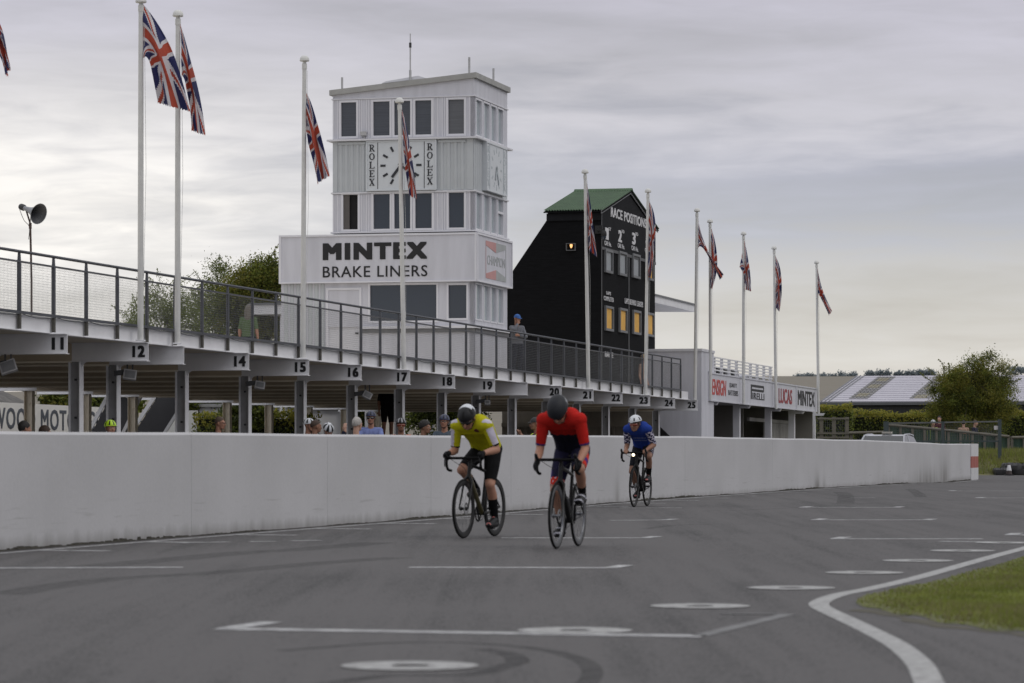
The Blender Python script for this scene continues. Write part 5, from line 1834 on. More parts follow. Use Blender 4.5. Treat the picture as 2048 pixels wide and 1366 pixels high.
g.build('verge_flashing', M_trim, barn)

# ================================================================== BANK, FENCES, CONE, TYRES, CAR AT THE RIGHT
M_bank = mat('rough_bank_grass', (0.070, 0.085, 0.022), .95, .45, 1.4, col2=(0.155, 0.145, 0.06))
BKY = [127.0, 128.2, 129.5, 131, 134, 140, 150, 175, 215, 300]
BKZ = [-.04, .05, .36, .60, .82, .95, 1.10, 1.15, .9, -.1]
def bank_z(Y): return float(np.interp(Y, BKY, BKZ))
g = MB()
rb = random.Random(8)
xs_ = [9 + 1.0 * i for i in range(42)]
for (Y, z) in zip(BKY, BKZ):
    for X in xs_:
        g.v.append((X, Y + .25 * math.sin(X * 1.3), z + rb.uniform(-.03, .03)))
nx = len(xs_)
for a in range(len(BKY) - 1):
    for b in range(nx - 1):
        q = a * nx + b; g.f.append((q, q + 1, q + nx + 1, q + nx)); g.m.append(0)
tag(g.build('grass_bank', M_bank, recalc=False, smooth=True), kind='structure')
g = MB()
rb = random.Random(12)
for _ in range(16000):
    Y = rb.uniform(127.6, 139); X = rb.uniform(17.2, 23)
    z = bank_z(Y); h = rb.uniform(.08, .26); a = rb.uniform(0, 6.28); w = rb.uniform(.01, .025)
    lx, ly = rb.gauss(0, .06), rb.gauss(0, .06)
    i = len(g.v)
    g.v.extend([(X - w * math.cos(a), Y - w * math.sin(a), z - .04), (X + w * math.cos(a), Y + w * math.sin(a), z - .04), (X + lx, Y + ly, z + h)])
    g.f.append((i, i + 1, i + 2)); g.m.append(1 if rb.random() < .42 else 0)
me = bpy.data.meshes.new('bank_grass'); me.from_pydata(g.v, [], g.f); me.materials.append(M_bl1); me.materials.append(M_bl2); me.polygons.foreach_set('material_index', g.m)
o_ = bpy.data.objects.new('bank_grass', me); COL.objects.link(o_)
tag(o_, 'long rough grass on the bank beyond the end of the wall', 'grass', kind='stuff')

M_gpost = mat('grey_green_painted_post', (0.045, 0.062, 0.066), .6, .15, 3)
M_wood = mat('weathered_wood', (0.15, 0.138, 0.115), .85, .2, 4)
M_gboard = mat('faded_green_boards', (0.048, 0.088, 0.066), .8, .25, 2.0, stretch=(6, 6, .4))
# tall frame with mesh
Yf = 131.0
fr = empty('fence_frame', hp(1772, Yf)); fr.location.z = bank_z(Yf)
tag(fr, 'tall grey green fence frame with fine mesh beyond the end of the wall', 'fence')
fo3 = fr.location.copy()
ztf = hz(843, Yf)
for (x0, x1) in ((1767.5, 1777), (1883, 1888.5), (1996, 2002.5)):
    a, b = wpt(x0, 897, Yf).x - fo3.x, wpt(x1, 897, Yf).x - fo3.x
    g = MB(); g.box(a, b, -.07, .07, -.1, (hz(838.5, Yf) if x0 > 1990 else ztf) - fo3.z); g.build('post', M_gpost, fr)
a, b = wpt(1777, 0, Yf).x - fo3.x, wpt(1996, 0, Yf).x - fo3.x
g = MB(); g.hexa([(a, -.06, hz(848, Yf) - fo3.z), (b, -.06, hz(844.5, Yf) - fo3.z), (b, .06, hz(844.5, Yf) - fo3.z), (a, .06, hz(848, Yf) - fo3.z), (a, -.06, hz(845, Yf) - fo3.z), (b, -.06, hz(841.5, Yf) - fo3.z), (b, .06, hz(841.5, Yf) - fo3.z), (a, .06, hz(845, Yf) - fo3.z)]); g.build('top_rail', mat('grey_rail', (0.12, 0.125, 0.125), .7, .15, 4), fr)
g = MB(); g.box(a, b, -.05, .05, hz(884, Yf) - fo3.z, hz(881, Yf) - fo3.z); g.build('bottom_rail', M_gpost, fr)
g = MB()
zA, zB = hz(881, Yf) - fo3.z, hz(848, Yf) - fo3.z
x = a
while x < b: g.box(x - .0025, x + .0025, -.002, .002, zA, zB); x += .065
z = zA
while z < zB: g.box(a, b, .0021, .006, z - .0025, z + .0025); z += .065
g.build('wire_mesh', M_wire, fr)
nb = MB(); nb.box(wpt(1988, 0, Yf).x, wpt(1997, 0, Yf).x, Yf - .02, Yf - .008, hz(859.5, Yf), hz(851.5, Yf))
c_ = Vector((wpt(1992, 0, Yf).x, Yf - .015, hz(860, Yf)))
nbo = nb.build('notice', mat('white_notice', (0.60, 0.58, 0.58), .6, .05, 5), None, c_); nbo.location = c_
tag(nbo, 'small white notice fixed to the mesh beside the right hand post', 'sign')
# sloping paling fence with green boards
def paling(pts_px, Y, label, seed, drop, step=24.0):
    p0 = pts_px[0]
    root = empty('paling_fence', (wpt(p0[0], 0, Y).x, Y, bank_z(Y))); tag(root, label, 'fence', 'wooden fences with green boards')
    o3 = root.location.copy()
    x = p0[0]
    tops = []
    while x <= pts_px[-1][0] + 1:
        y = float(np.interp(x, [q[0] for q in pts_px], [q[1] for q in pts_px]))
        tops.append(wpt(x, y, Y) - o3); x += step
    for t in tops:
        g = MB(); g.box(t.x - .05, t.x + .05, -.05, .05, t.z - drop - .25, t.z + .06); g.build('post', M_wood, root)
    g = MB(); g.tube([q + Vector((0, -.06, 0)) for q in tops], .055, 8); g.build('top_rail', M_wood, root, smooth=True)
    g = MB(); g.tube([q + Vector((0, -.06, -drop + .05)) for q in tops], .045, 8); g.build('bottom_rail', M_wood, root, smooth=True)
    rg = random.Random(seed)
    for q0, q1 in zip(tops[:-1], tops[1:]):
        g = MB(); n = 4
        for i in range(n):
            a, b = q0.lerp(q1, (i + .04) / n), q0.lerp(q1, (i + .96) / n)
            dz0 = rg.uniform(-.02, .03)
            g.hexa([(a.x, .055, a.z - drop), (b.x, .055, b.z - drop), (b.x, .075, b.z - drop), (a.x, .075, a.z - drop), (a.x, .055, a.z - .05 + dz0), (b.x, .055, b.z - .05 + dz0), (b.x, .075, b.z - .05 + dz0), (a.x, .075, a.z - .05 + dz0)])
        g.build('green_boards', M_gboard, root)
paling([(1777, 850), (1860, 857), (2036, 875)], 137, 'sloping wooden fence with green boards behind the mesh frame', 3, .92)
paling([(2024, 875), (2120, 873)], 137.4, 'level wooden fence with green boards at the right picture edge', 4, .68)
# post and rail fence in front of the hedge
Yq = 140
pf = empty('post_fence', (wpt(1640, 0, Yq).x, Yq, bank_z(Yq))); tag(pf, 'grey weathered wooden post fence with wire beside the sponsor building', 'fence')
o3 = pf.location.copy()
for x in (1643, 1668, 1694):
    q = wpt(x, 834, Yq) - o3
    g = MB(); g.box(q.x - .075, q.x + .075, -.06, .06, -.2, q.z); g.build('post', M_wood, pf)
a, b = wpt(1634, 0, Yq).x - o3.x, wpt(1698, 0, Yq).x - o3.x
for y in (837, 866.5, 875):
    q = hz(y, Yq) - o3.z
    g = MB(); g.box(a, b, -.10, -.061, q - .04, q + .04); g.build('rail', M_wood, pf)
g = MB(); x = a
while x < b: g.box(x - .004, x + .004, .061, .067, 0, hz(838, Yq) - o3.z); x += .09
z = 0
while z < hz(838, Yq) - o3.z: g.box(a, b, .068, .074, z - .004, z + .004); z += .09
g.build('wire_mesh', M_wire, pf)
lf = empty('rail_fence', (wpt(1704, 0, 139).x, 139, bank_z(139))); tag(lf, 'low wooden rail fence in front of the long hedge', 'fence')
o3 = lf.location.copy()
q0, q1 = wpt(1698, 866, 139) - o3, wpt(1772, 864, 139) - o3
g = MB(); g.tube([q0, q1], .055, 8); g.build('rail', M_wood, lf, smooth=True)
for x in (1703, 1735, 1766):
    q = wpt(x, 864, 139) - o3
    g = MB(); g.box(q.x - .06, q.x + .06, .056, .14, -.2, q.z + .03); g.build('post', M_wood, lf)
g = MB(); x = q0.x
while x < q1.x: g.box(x - .003, x + .003, .145, .15, 0, q0.z); x += .09
g.build('wire_mesh', M_wire, lf)
# tyre barrier wrapped in black sheet
M_rub = mat('black_rubber_sheet', (0.014, 0.014, 0.016), .55, .3, 3)
for (x0, x1, ztop_y, Yt, dpt, lab) in ((1991, 2018, 937, 127.2, .9, 'low black wrapped tyre stack behind the traffic cone'), (2010, 2075, 926.5, 127.9, 1.2, 'high black wrapped tyre barrier at the right picture edge')):
    A, B_ = wpt(x0, 0, Yt).x, wpt(x1, 0, Yt).x
    H_ = hz(ztop_y, Yt)
    root = empty('tyre_barrier', ((A + B_) / 2, Yt, 0)); tag(root, lab, 'barrier', 'tyre barriers')
    g = MB(); L = B_ - A; n = 30
    for i in range(n + 1):
        x = -L / 2 + L * i / n
        sag = .025 * math.sin(i * 1.1) + .012 * math.sin(i * 2.7)
        bul = .05 * abs(math.sin(x * math.pi / .62))
        e = 1 - .35 * max(0, abs(2 * i / n - 1) - .9) / .1
        for (yy, zz_) in ((-bul * .6, -.05), (-.03 - bul, H_ * .35), (-.02 - bul * .8, H_ * .8), (.06, (H_ + sag) * e), (dpt - .06, (H_ + sag) * e), (dpt, H_ * .7), (dpt, -.05)):
            g.v.append((x, yy, zz_))
        if i:
            for k in range(6):
                a_ = (i - 1) * 7 + k; g.f.append((a_, a_ + 1, a_ + 8, a_ + 7)); g.m.append(0)
    g.f.append(tuple(range(7))); g.m.append(0); g.f.append(tuple(range(n * 7, n * 7 + 7))); g.m.append(0)
    g.build('rubber_sheet', M_rub, root, smooth=True)
    g = MB()
    for i in range(max(2, int(L / .62))):
        g.lathe([(.16, .02), (.30, .02), (.31, .1), (.31, H_ * .9), (.16, H_ * .9)], Matrix.Translation((-L / 2 + .32 + i * .62, .42, 0)), 14)
    g.build('tyre_stack', M_rub, root, smooth=True)
    if x1 > 2050:
        g = MB(); r8 = random.Random(2)
        for _ in range(900):
            p = Vector((r8.uniform(-L * .1, L / 2), r8.uniform(.1, dpt), H_ + .02)); leaf(g, p, .14, r8, r8.randrange(2))
        g.build('dry_grass', [M_bl2, M_bl1], root, recalc=False)
cone = empty('traffic_cone', (wpt(2018, 0, 125.8).x, 125.8, gz(125.8))); tag(cone, 'traffic cone with a white sleeve in front of the black tyre barrier', 'cone')
M_coned = mat('dirty_dark_cone', (0.035, 0.022, 0.020), .6, .3, 8)
g = MB(); g.box(-.17, .17, -.17, .17, 0.003, .045); g.build('base', M_black, cone)
g = MB(); g.lathe([(.125, .045), (.098, .19), (.093, .20)], None, 16); g.lathe([(.045, .40), (.030, .44), (0, .445)], None, 16); g.build('body', M_coned, cone, smooth=True)
g = MB(); g.lathe([(.100, .19), (.098, .205), (.055, .385), (.046, .40)], None, 16); g.build('white_sleeve', mat('white_sleeve', (0.62, 0.62, .64), .5, .1, 8), cone, smooth=True)

# silver estate car behind the wall
Yc = 119.0
car = empty('parked_car', (wpt(1771, 0, Yc).x, Yc, gz(Yc)), -TB - R(4)); tag(car, 'silver car with a light bar on its roof parked behind the wall', 'car')
M_silver = mat('silver_car_paint', (0.36, 0.37, 0.40), .28, .04, 2, metal=.5, coat=.6)
M_cglass = mat('car_glass', (0.02, 0.024, 0.028), .04, 0, spec=.9)
M_tyre = mat('tyre_rubber', (0.014, 0.014, 0.014), .8, .2, 10)
HX = hz(868.5, Yc)     # roof height
sec = [(-2.1, .35, .78, .62), (-2.0, .30, .86, .74), (-1.2, .28, .90, .95), (-.75, .28, .90, 1.02), (1.9, .28, .90, 1.05), (2.15, .35, .82, .9)]
g = MB()
for (y, zb_, w, zt_) in sec:
    for (xx, z) in ((-w, zb_), (-w * 1.02, (zb_ + zt_) * .55), (-w * .95, zt_), (w * .95, zt_), (w * 1.02, (zb_ + zt_) * .55), (w, zb_)): g.v.append((xx, y, z))
for k in range(len(sec) - 1):
    for j in range(6):
        a_ = k * 6; j2 = (j + 1) % 6; g.f.append((a_ + j, a_ + j2, a_ + 6 + j2, a_ + 6 + j)); g.m.append(0)
g.f.append(tuple(range(6))); g.m.append(0); g.f.append(tuple(range(30, 36))); g.m.append(0)
g.build('body', M_silver, car, smooth=True)
cs = [(-.95, .84, 1.0), (-.25, .72, HX - .055), (.1, .69, HX - .012), (.9, .69, HX), (1.5, .70, HX - .05), (2.0, .80, 1.04)]
g = MB(); gg = MB()
for k in range(len(cs)):
    y, w, z = cs[k]
    for xx in (-1, 1): g.v.append((xx * w, y, z))
for k in range(len(cs) - 1):
    a_ = k * 2
    (g if 0 < k < len(cs) - 2 else gg)
    g.f.append((a_, a_ + 1, a_ + 3, a_ + 2)); g.m.append(1 if k in (0, len(cs) - 2) else 0)
for sx_ in (0, 1):
    base_ = len(g.v)
    g.v.extend([((-1, 1)[sx_] * .86, -.90, 1.0), ((-1, 1)[sx_] * .86, 2.0, 1.03)])
    top_ = [k * 2 + sx_ for k in range(len(cs))]
    g.f.append(tuple([base_] + top_[1:-1] + [base_ + 1])); g.m.append(1)
g.build('cabin', [M_silver, M_cglass], car)
g = MB()
for sx_ in (-1, 1):
    g.tube([(sx_ * .85, -.93, 1.0), (sx_ * .72, -.25, HX - .05), (sx_ * .695, .1, HX - .008), (sx_ * .695, .9, HX + .004), (sx_ * .71, 1.5, HX - .045)], .032, 6)
    g.tube([(sx_ * .87, .35, 1.02), (sx_ * .705, .42, HX - .03)], .03, 6)
g.build('roof_pillars', M_silver, car, smooth=True)
g = MB(); g.box(-.16, .18, .12, .36, HX + .03, HX + .10); g.box(-.12, -.08, .2, .28, HX - .02, HX + .03); g.box(.10, .14, .2, .28, HX - .02, HX + .03); g.build('light_bar', mat('cream_light_bar', (0.42, .40, .36), .4, .1, 8), car)
for (sx_, y) in ((-.8, -1.35), (.8, -1.35), (-.8, 1.35), (.8, 1.35)):
    g = MB(); g.lathe([(.20, -.10), (.31, -.10), (.33, -.06), (.33, .06), (.31, .10), (.20, .10)], Matrix.Translation((sx_, y, .33)) @ Matrix.Rotation(R(90), 4, 'Y'), 20)
    w_ = g.build('wheel', M_tyre, car, smooth=True)
    g = MB(); g.lathe([(0, -.07), (.2, -.08), (.2, .08), (0, .07)], Matrix.Translation((sx_, y, .33)) @ Matrix.Rotation(R(90), 4, 'Y'), 16); g.build('rim', M_lampb, w_)
for sx_ in (-1, 1):
    g = MB(); g.box(sx_ * .95 - .09, sx_ * .95 + .09, -.62, -.5, 1.02, 1.15); g.build('mirror', M_silver, car)
    g = MB(); g.ellipsoid((sx_ * .62, -2.04, .68), (.16, .06, .07)); g.build('headlight', M_lampb, car, smooth=True)

# ================================================================== BEHIND THE PITS: BOARD AND STAIRCASES
XB = -36.0
sb0, sb1 = s_at(-160, XB), s_at(240, XB)
brd = Thing('lettered_board', XB, sb0, 0, 'long white board with large grey capital letters behind the pits', 'sign')
def zB_(y, x): return z_at(y, XB, s_at(x, XB))
zt_ = zB_(808, 70)
g = MB(); g.box(XB - .08, XB, sb0, sb1, .1, zt_); brd.part('panel', g, mat('cream_board', (0.78, 0.76, 0.72), .7, .05, 1))
g = MB()
sO = s_at(44, XB)
lettering(g, 'GOODWOOD MOTOR CIRCUIT', sideP(XB), sO - .60 * 6.75 - .78, sO - .60 * 6.75 - .78 + .60 * 22, zB_(859, 44), zB_(816, 44), .02, .01, .002, space=1.15)
brd.part('lettering', g, mat('slate_grey_lettering', (0.095, 0.105, 0.125), .6, .05, 3))
g = MB()
for i in range(6): g.box(XB - .25, XB - .082, sb0 + .4 + i * 3.2, sb0 + .55 + i * 3.2, -.2, zt_ - .1)
brd.part('post', g, M_cream)
# slate roof beyond the board
sl_ = Thing('slate_roofed_shed', XB - 6, s_at(-100, XB - 6), 0, 'old shed with a grey slate roof behind the lettered board', 'shed')
sq0, sq1 = s_at(-170, XB - 6), s_at(96, XB - 6)
zz0, zz1 = z_at(812, XB - 6, sq1), z_at(765, XB - 6, sq1)
g = MB(); g.prism([(XB - 6, sq0, zz0 - .2), (XB - 10, sq0, zz1 + .8), (XB - 14, sq0, zz0 - .2)], (0, sq1 - sq0, 0)); sl_.part('roof', g, mat('mossy_slate', (0.085, 0.082, 0.08), .85, .45, 5, col2=(0.16, .15, .14)))
g = MB(); g.box(XB - 13.8, XB - 6.2, sq0 + .1, sq1 - .1, -.2, zz0 - .21); sl_.part('wall', g, M_brown)
for k, (xa_, xb_, lab) in enumerate(((168, 212, 'dark staircase with pale stringer up to the terrace, left of the two'), (252, 308, 'dark staircase with pale stringer up to the terrace, right of the two'))):
    XQ = -33.9
    sc_ = s_at((xa_ + xb_) / 2, XQ)
    st_ = Thing('staircase', XQ, sc_, 0, lab, 'staircase', 'staircases behind the pits')
    # flight climbs to the right in the picture, seen from the side
    P_ = lambda x, y: (xl_at(x, sc_), z_at(y, xl_at(x, sc_), sc_))
    a, b = P_(xa_, 872), P_(xb_ + 4, 782)
    lo = (a[0] - .25, 0.0)
    k_ = (b[1] - a[1]) / (b[0] - a[0])
    lo = (a[0] - a[1] / k_, 0.0)
    for ds in (0, .95):
        g = MB(); g.prism([(lo[0], sc_ + ds, lo[1]), (lo[0] + .10, sc_ + ds, lo[1] - .05), (b[0] + .10, sc_ + ds, b[1] - .05), (b[0], sc_ + ds, b[1])], (0, .05, 0)); st_.part('stringer', g, M_paint2)
    g = MB()
    n = 13
    for i in range(n):
        t = i / n
        g.box(lo[0] + (b[0] - lo[0]) * t + .08, lo[0] + (b[0] - lo[0]) * (t + 1 / n) + .12, sc_ + .055, sc_ + .945, b[1] * t + .0, b[1] * t + .04)
    st_.part('treads', g, M_dark)
    g = MB(); g.prism([(lo[0] + .22, sc_ + .02, .02), (lo[0] + 1.15, sc_ + .02, .02), (b[0] + .95, sc_ + .02, b[1] - .05), (b[0] + .12, sc_ + .02, b[1] - .05)], (0, .03, 0)); st_.part('side_panel', g, mat('smoky_panel', (0.035, 0.035, 0.04), .4, .15, 2))
    g = MB(); g.bar((lo[0] + 1.2, sc_ - .01, .02), (b[0] + 1.0, sc_ - .01, b[1] - .1), .05, .09); st_.part('handrail', g, M_paint2)
# small white notice wall
wb = Thing('notice_wall', XE - 12.0, s_at(330, XE - 12), 0, 'short white screen wall beside the right hand staircase', 'wall')
sA, sB = s_at(308, XE - 16.5), s_at(308, XE - 16.5) + .1
g = MB(); g.box(xl_at(333, sA), xl_at(394, sA), sA, sA + .1, -.2, z_at(821, xl_at(360, sA), sA)); wb.part('panel', g, mat('cream_screen', (0.6, .6, .57), .7, .05, 1))
# ================================================================== PEOPLE AND BICYCLES
M_skin = mat('skin', (0.36, 0.185, 0.125), .55, .10, 14, spec=.35)
M_skin2 = mat('tanned_skin', (0.25, 0.13, 0.085), .55, .10, 14, spec=.35)
M_skin3 = mat('pale_skin', (0.45, 0.27, 0.20), .55, .08, 14, spec=.35)
def cloth(name, c, var=.12):
    return mat(name, c, .85, var, 12, spec=.12, bump=.7, bscale=13)
C_red = cloth('red_jersey_cloth', (0.42, 0.016, 0.012)); C_navy = cloth('dark_navy_cloth', (0.010, 0.011, 0.022)); C_cuff = cloth('blue_cuff_cloth', (0.035, 0.025, 0.12))
C_yel = cloth('yellow_jersey_cloth', (0.42, 0.40, 0.012)); C_white = cloth('white_cloth', (0.50, 0.47, 0.56)); C_black = cloth('black_cloth', (0.006, 0.006, 0.007))
C_blue = cloth('royal_blue_cloth', (0.018, 0.045, 0.24)); C_nblue = cloth('navy_sleeve_cloth', (0.012, 0.014, 0.05)); C_grey = cloth('charcoal_cloth', (0.014, 0.015, 0.020))
C_orng = cloth('bright_red_cloth', (0.50, 0.035, 0.02)); C_badge = cloth('maroon_badge', (0.10, 0.03, 0.03)); C_purple = cloth('purple_cloth', (0.05, .025, .16))
M_hblack = mat('black_helmet', (0.008, 0.008, 0.010), .45, .1, 10, spec=.3); M_hgrey = mat('charcoal_helmet', (0.012, 0.0135, 0.018), .55, .15, 14, spec=.3)
M_hwhite = mat('white_helmet', (0.55, 0.57, 0.60), .35, .05, 8); M_hlime = mat('lime_helmet', (0.40, 0.62, 0.015), .4, .05, 8); M_hnavy = mat('navy_helmet', (0.018, 0.025, 0.07), .4, .15, 10)
M_lens = mat('dark_lens', (0.012, 0.012, 0.014), .1, 0, spec=.8); M_lensr = mat('red_mirror_lens', (0.22, 0.04, 0.015), .12, .1, 6, spec=.8)
M_shoe = mat('black_shoe', (0.008, 0.008, 0.009), .5, .15, 10, spec=.25); M_shoew = mat('white_shoe_panel', (0.42, 0.42, 0.48), .5, .1, 10); M_glove = cloth('black_glove', (0.010, 0.010, 0.011)); M_pink = mat('pink_shoe_badge', (0.5, .16, .15), .5, .1, 10)
M_lip = mat('lip', (0.24, 0.085, 0.07), .5, 0); M_eye = mat('eye_white', (0.5, .48, .46), .3, 0); M_iris = mat('eye_iris', (0.02, .015, .012), .3, 0)

def V(*a): return Vector(a)
def ik(a, c, l1, l2, pole):
    a, c = Vector(a), Vector(c)
    d = c - a; L = min(d.length, (l1 + l2) * .999); d.normalize()
    c = a + d * L
    x = (l1 * l1 - l2 * l2 + L * L) / (2 * L)
    h = math.sqrt(max(0, l1 * l1 - x * x))
    p = Vector(pole); p = (p - d * p.dot(d)).normalized()
    return a + d * x + p * h, c
class Body:
    def __init__(self):
        self.mb = MB(); self.bones = []
    def cap(self, lab, a, b, ra, rb, n=12):
        a, b = Vector(a), Vector(b)
        self.bones.append((lab, a, b, ra, rb))
        d = (b - a); L = d.length
        if L < 1e-5: d = V(0, 0, 1); L = 1e-5
        d.normalize()
        M = Matrix.Translation(a) @ d.to_track_quat('Z', 'Y').to_matrix().to_4x4()
        prof = []
        for i in range(6):
            t = -math.pi / 2 + math.pi / 2 * i / 5
            prof.append((max(0.0001, ra * math.cos(t)), ra * math.sin(t)))
        for i in range(6):
            t = math.pi / 2 * i / 5
            prof.append((max(0.0001, rb * math.cos(t)), L + rb * math.sin(t)))
        self.mb.lathe(prof, M, n)
    def ell(self, lab, c, r, M3=None):
        self.bones.append((lab, Vector(c), Vector(c) + V(0, 0, .001), min(r), min(r)))
        self.mb.ellipsoid(c, r, M3, 14, 9)
    def finish(self, vox, it=3, fac=.5):
        o = self.mb.build('tmp', [], None)
        m = o.modifiers.new('r', 'REMESH'); m.mode = 'VOXEL'; m.voxel_size = vox; m.adaptivity = 0
        s = o.modifiers.new('s', 'SMOOTH'); s.factor = fac; s.iterations = it
        dg = bpy.context.evaluated_depsgraph_get()
        me = bpy.data.meshes.new_from_object(o.evaluated_get(dg))
        old = o.data
        bpy.data.objects.remove(o); bpy.data.meshes.remove(old)
        n = len(me.vertices)
        co = np.empty(n * 3); me.vertices.foreach_get('co', co); self.co = co.reshape(-1, 3)
        no = np.empty(n * 3); me.vertices.foreach_get('normal', no); self.no = no.reshape(-1, 3)
        self.faces = [tuple(p.vertices) for p in me.polygons]
        fa = np.array([f if len(f) == 4 else (f[0], f[1], f[2], f[2]) for f in self.faces])
        self.fc = self.co[fa].mean(1)
        self.fn = self.no[fa].mean(1)
        best = np.full(len(fa), 1e9); self.lab = np.zeros(len(fa), int); self.t = np.zeros(len(fa))
        for k, (lb, a, b, ra, rb) in enumerate(self.bones):
            A, B_ = np.array(a), np.array(b)
            ab = B_ - A; t = np.clip(((self.fc - A) @ ab) / max(ab @ ab, 1e-9), 0, 1)
            d = np.linalg.norm(self.fc - (A + t[:, None] * ab), axis=1) - (ra + (rb - ra) * t)
            u = d < best
            best[u] = d[u]; self.lab[u] = k; self.t[u] = t[u]
        self.names = [b[0] for b in self.bones]
        self.me = me
        return me
    def part(self, name, sel, mats, mfun, off, parent):
        """clothing lifted from the skin: sel(label, t, centre) -> bool, mfun -> material slot"""
        idx = [i for i in range(len(self.faces)) if sel(self.names[self.lab[i]], self.t[i], self.fc[i])]
        if not idx: return None
        remap = {}; vs = []; fs = []; ms = []
        for i in idx:
            q = []
            for v in self.faces[i]:
                if v not in remap:
                    remap[v] = len(vs); vs.append(tuple(self.co[v] + self.no[v] * off))
                q.append(remap[v])
            fs.append(q); ms.append(mfun(self.names[self.lab[i]], self.t[i], self.fc[i], self.fn[i]) if mfun else 0)
        me = bpy.data.meshes.new(name); me.from_pydata(vs, [], fs)
        for m in mats: me.materials.append(m)
        me.polygons.foreach_set('material_index', ms)
        me.polygons.foreach_set('use_smooth', [True] * len(fs))
        o = bpy.data.objects.new(name, me); COL.objects.link(o); o.parent = parent
        return o
def fingers(B_, lab, H, axis, back, fdir, thumb, r=.0088, rad=.016):
    """four fingers curled round a bar through H along axis; back = from bar to the back of the hand, fdir = way the fingers go round"""
    H, axis, back, fdir = Vector(H), Vector(axis).normalized(), Vector(back).normalized(), Vector(fdir).normalized()
    for i in range(4):
        o = H + axis * ((i - 1.5) * .0205)
        L = (.95, 1.08, 1.02, .84)[i]
        k = o + back * (rad + .016)
        p1 = o + back * (rad * .75) + fdir * (rad + .014) * L
        p2 = o - back * (rad * .55) + fdir * (rad + .012) * L
        p3 = o - back * (rad + .010) + fdir * .004 * L
        B_.cap(lab, k, p1, r * 1.05, r, 8); B_.cap(lab, p1, p2, r, r * .92, 8); B_.cap(lab, p2, p3, r * .92, r * .8, 8)
    t0 = H + axis * (-.040) * thumb + back * (rad + .006) - fdir * .01
    t1 = H + axis * (-.046) * thumb - fdir * (rad + .012) + back * .004
    t2 = H + axis * (-.020) * thumb - fdir * (rad + .008) - back * .012
    B_.cap(lab, t0, t1, r * 1.25, r * 1.1, 8); B_.cap(lab, t1, t2, r * 1.1, r * .9, 8)
def head_frame(hc, pitch, yaw):
    Rz = Matrix.Rotation(yaw, 3, 'Z'); Rx = Matrix.Rotation(-pitch, 3, 'X')
    M3 = Rz @ Rx.inverted() if False else Rz @ Matrix.Rotation(pitch, 3, 'X')
    return Vector(hc), M3
def add_head(B_, hc, M3, neck):
    W = lambda x, y, z: hc + M3 @ V(x, y, z)
    B_.ell('head', hc + M3 @ V(0, .012, .02), (.076, .096, .102), M3)
    B_.ell('face', W(0, -.03, -.045), (.062, .066, .080), M3)
    B_.cap('face', W(-.028, -.048, -.098), W(.028, -.048, -.098), .024, .024, 10)      # jaw
    B_.cap('face', W(0, -.072, -.104), W(0, -.070, -.100), .020, .018, 10)             # chin
    B_.cap('nose', W(0, -.092, .000), W(0, -.112, -.040), .010, .015, 10)
    B_.cap('face', W(-.045, -.078, .012), W(.045, -.078, .012), .016, .016, 10)        # brow
    B_.cap('face', W(-.045, -.062, -.030), W(-.035, -.072, -.042), .020, .018, 10); B_.cap('face', W(.045, -.062, -.030), W(.035, -.072, -.042), .020, .018, 10)
    for s in (-1, 1):
        B_.cap('ear', W(s * .074, .012, .008), W(s * .078, .016, -.034), .016, .012, 8)
    B_.cap('neck', neck, W(0, .030, -.055), .060, .054, 12)
def face_bits(root, hc, M3, eyes=True):
    W = lambda x, y, z: hc + M3 @ V(x, y, z)
    g = MB()
    g.ellipsoid(W(0, -.0945, -.073), (.022, .007, .0055), M3, 10, 6); g.build('mouth', M_lip, root, smooth=True)
    if eyes:
        for s in (-1, 1):
            g = MB(); g.ellipsoid(W(s * .031, -.0855, -.006), (.0135, .009, .0075), M3, 10, 6, 0); g.ellipsoid(W(s * .031, -.0925, -.006), (.005, .004, .005), M3, 8, 5, 1)
            g.build('eye', [M_eye, M_iris], root, smooth=True)
def dome(root, name, hc, M3, c, r, phi, mats, mf=None, n=36, rows=12, tilt=0, smooth=True, drop=None):
    """cap-like shell in head space; drop(a) lengthens the rim towards the nape"""
    g = MB()
    Mt = M3 @ Matrix.Rotation(tilt, 3, 'X')
    i0 = 0
    for k in range(rows + 1):
        for j in range(n):
            a = 2 * math.pi * j / n
            ph = (phi + (drop(a) if drop else 0)) * k / rows
            q = V(r[0] * math.sin(ph) * math.sin(a), -r[1] * math.sin(ph) * math.cos(a), r[2] * math.cos(ph)) + Vector(c)
            g.v.append(tuple(hc + Mt @ q))
    for k in range(rows):
        for j in range(n):
            j2 = (j + 1) % n; a = k * n
            g.f.append((a + j, a + n + j, a + n + j2, a + j2)); g.m.append(mf(k / rows, 2 * math.pi * (j + .5) / n) if mf else 0)
    b = rows * n
    g.f.append(tuple(b + j for j in range(n))); g.m.append(0)
    return g.build(name, mats, root, smooth=smooth)
def shades(root, hc, M3, m):
    W = lambda x, y, z: hc + M3 @ V(x, y, z)
    g = MB(); n = 14
    for i in range(n + 1):
        a = -1.25 + 2.5 * i / n
        x, y = .080 * math.sin(a), -.030 - .076 * math.cos(a)
        h = .024 * (1 - .35 * abs(a) / 1.25) * (1 if abs(a) > .12 else .75)
        g.v.extend([tuple(W(x, y, -.006 - h)), tuple(W(x * 1.02, y - .003, -.004 + h * .85))])
        if i:
            b = 2 * i; g.f.append((b - 2, b, b + 1, b - 1)); g.m.append(0)
    o = g.build('sunglasses', m, root, recalc=False, smooth=True)
    so = o.modifiers.new('s', 'SOLIDIFY'); so.thickness = .004
    g = MB()
    for s in (-1, 1): g.bar(W(s * .078, -.055, 0), W(s * .082, .02, .006), .004, .008)
    g.build('temple_arm', M_hblack, o)
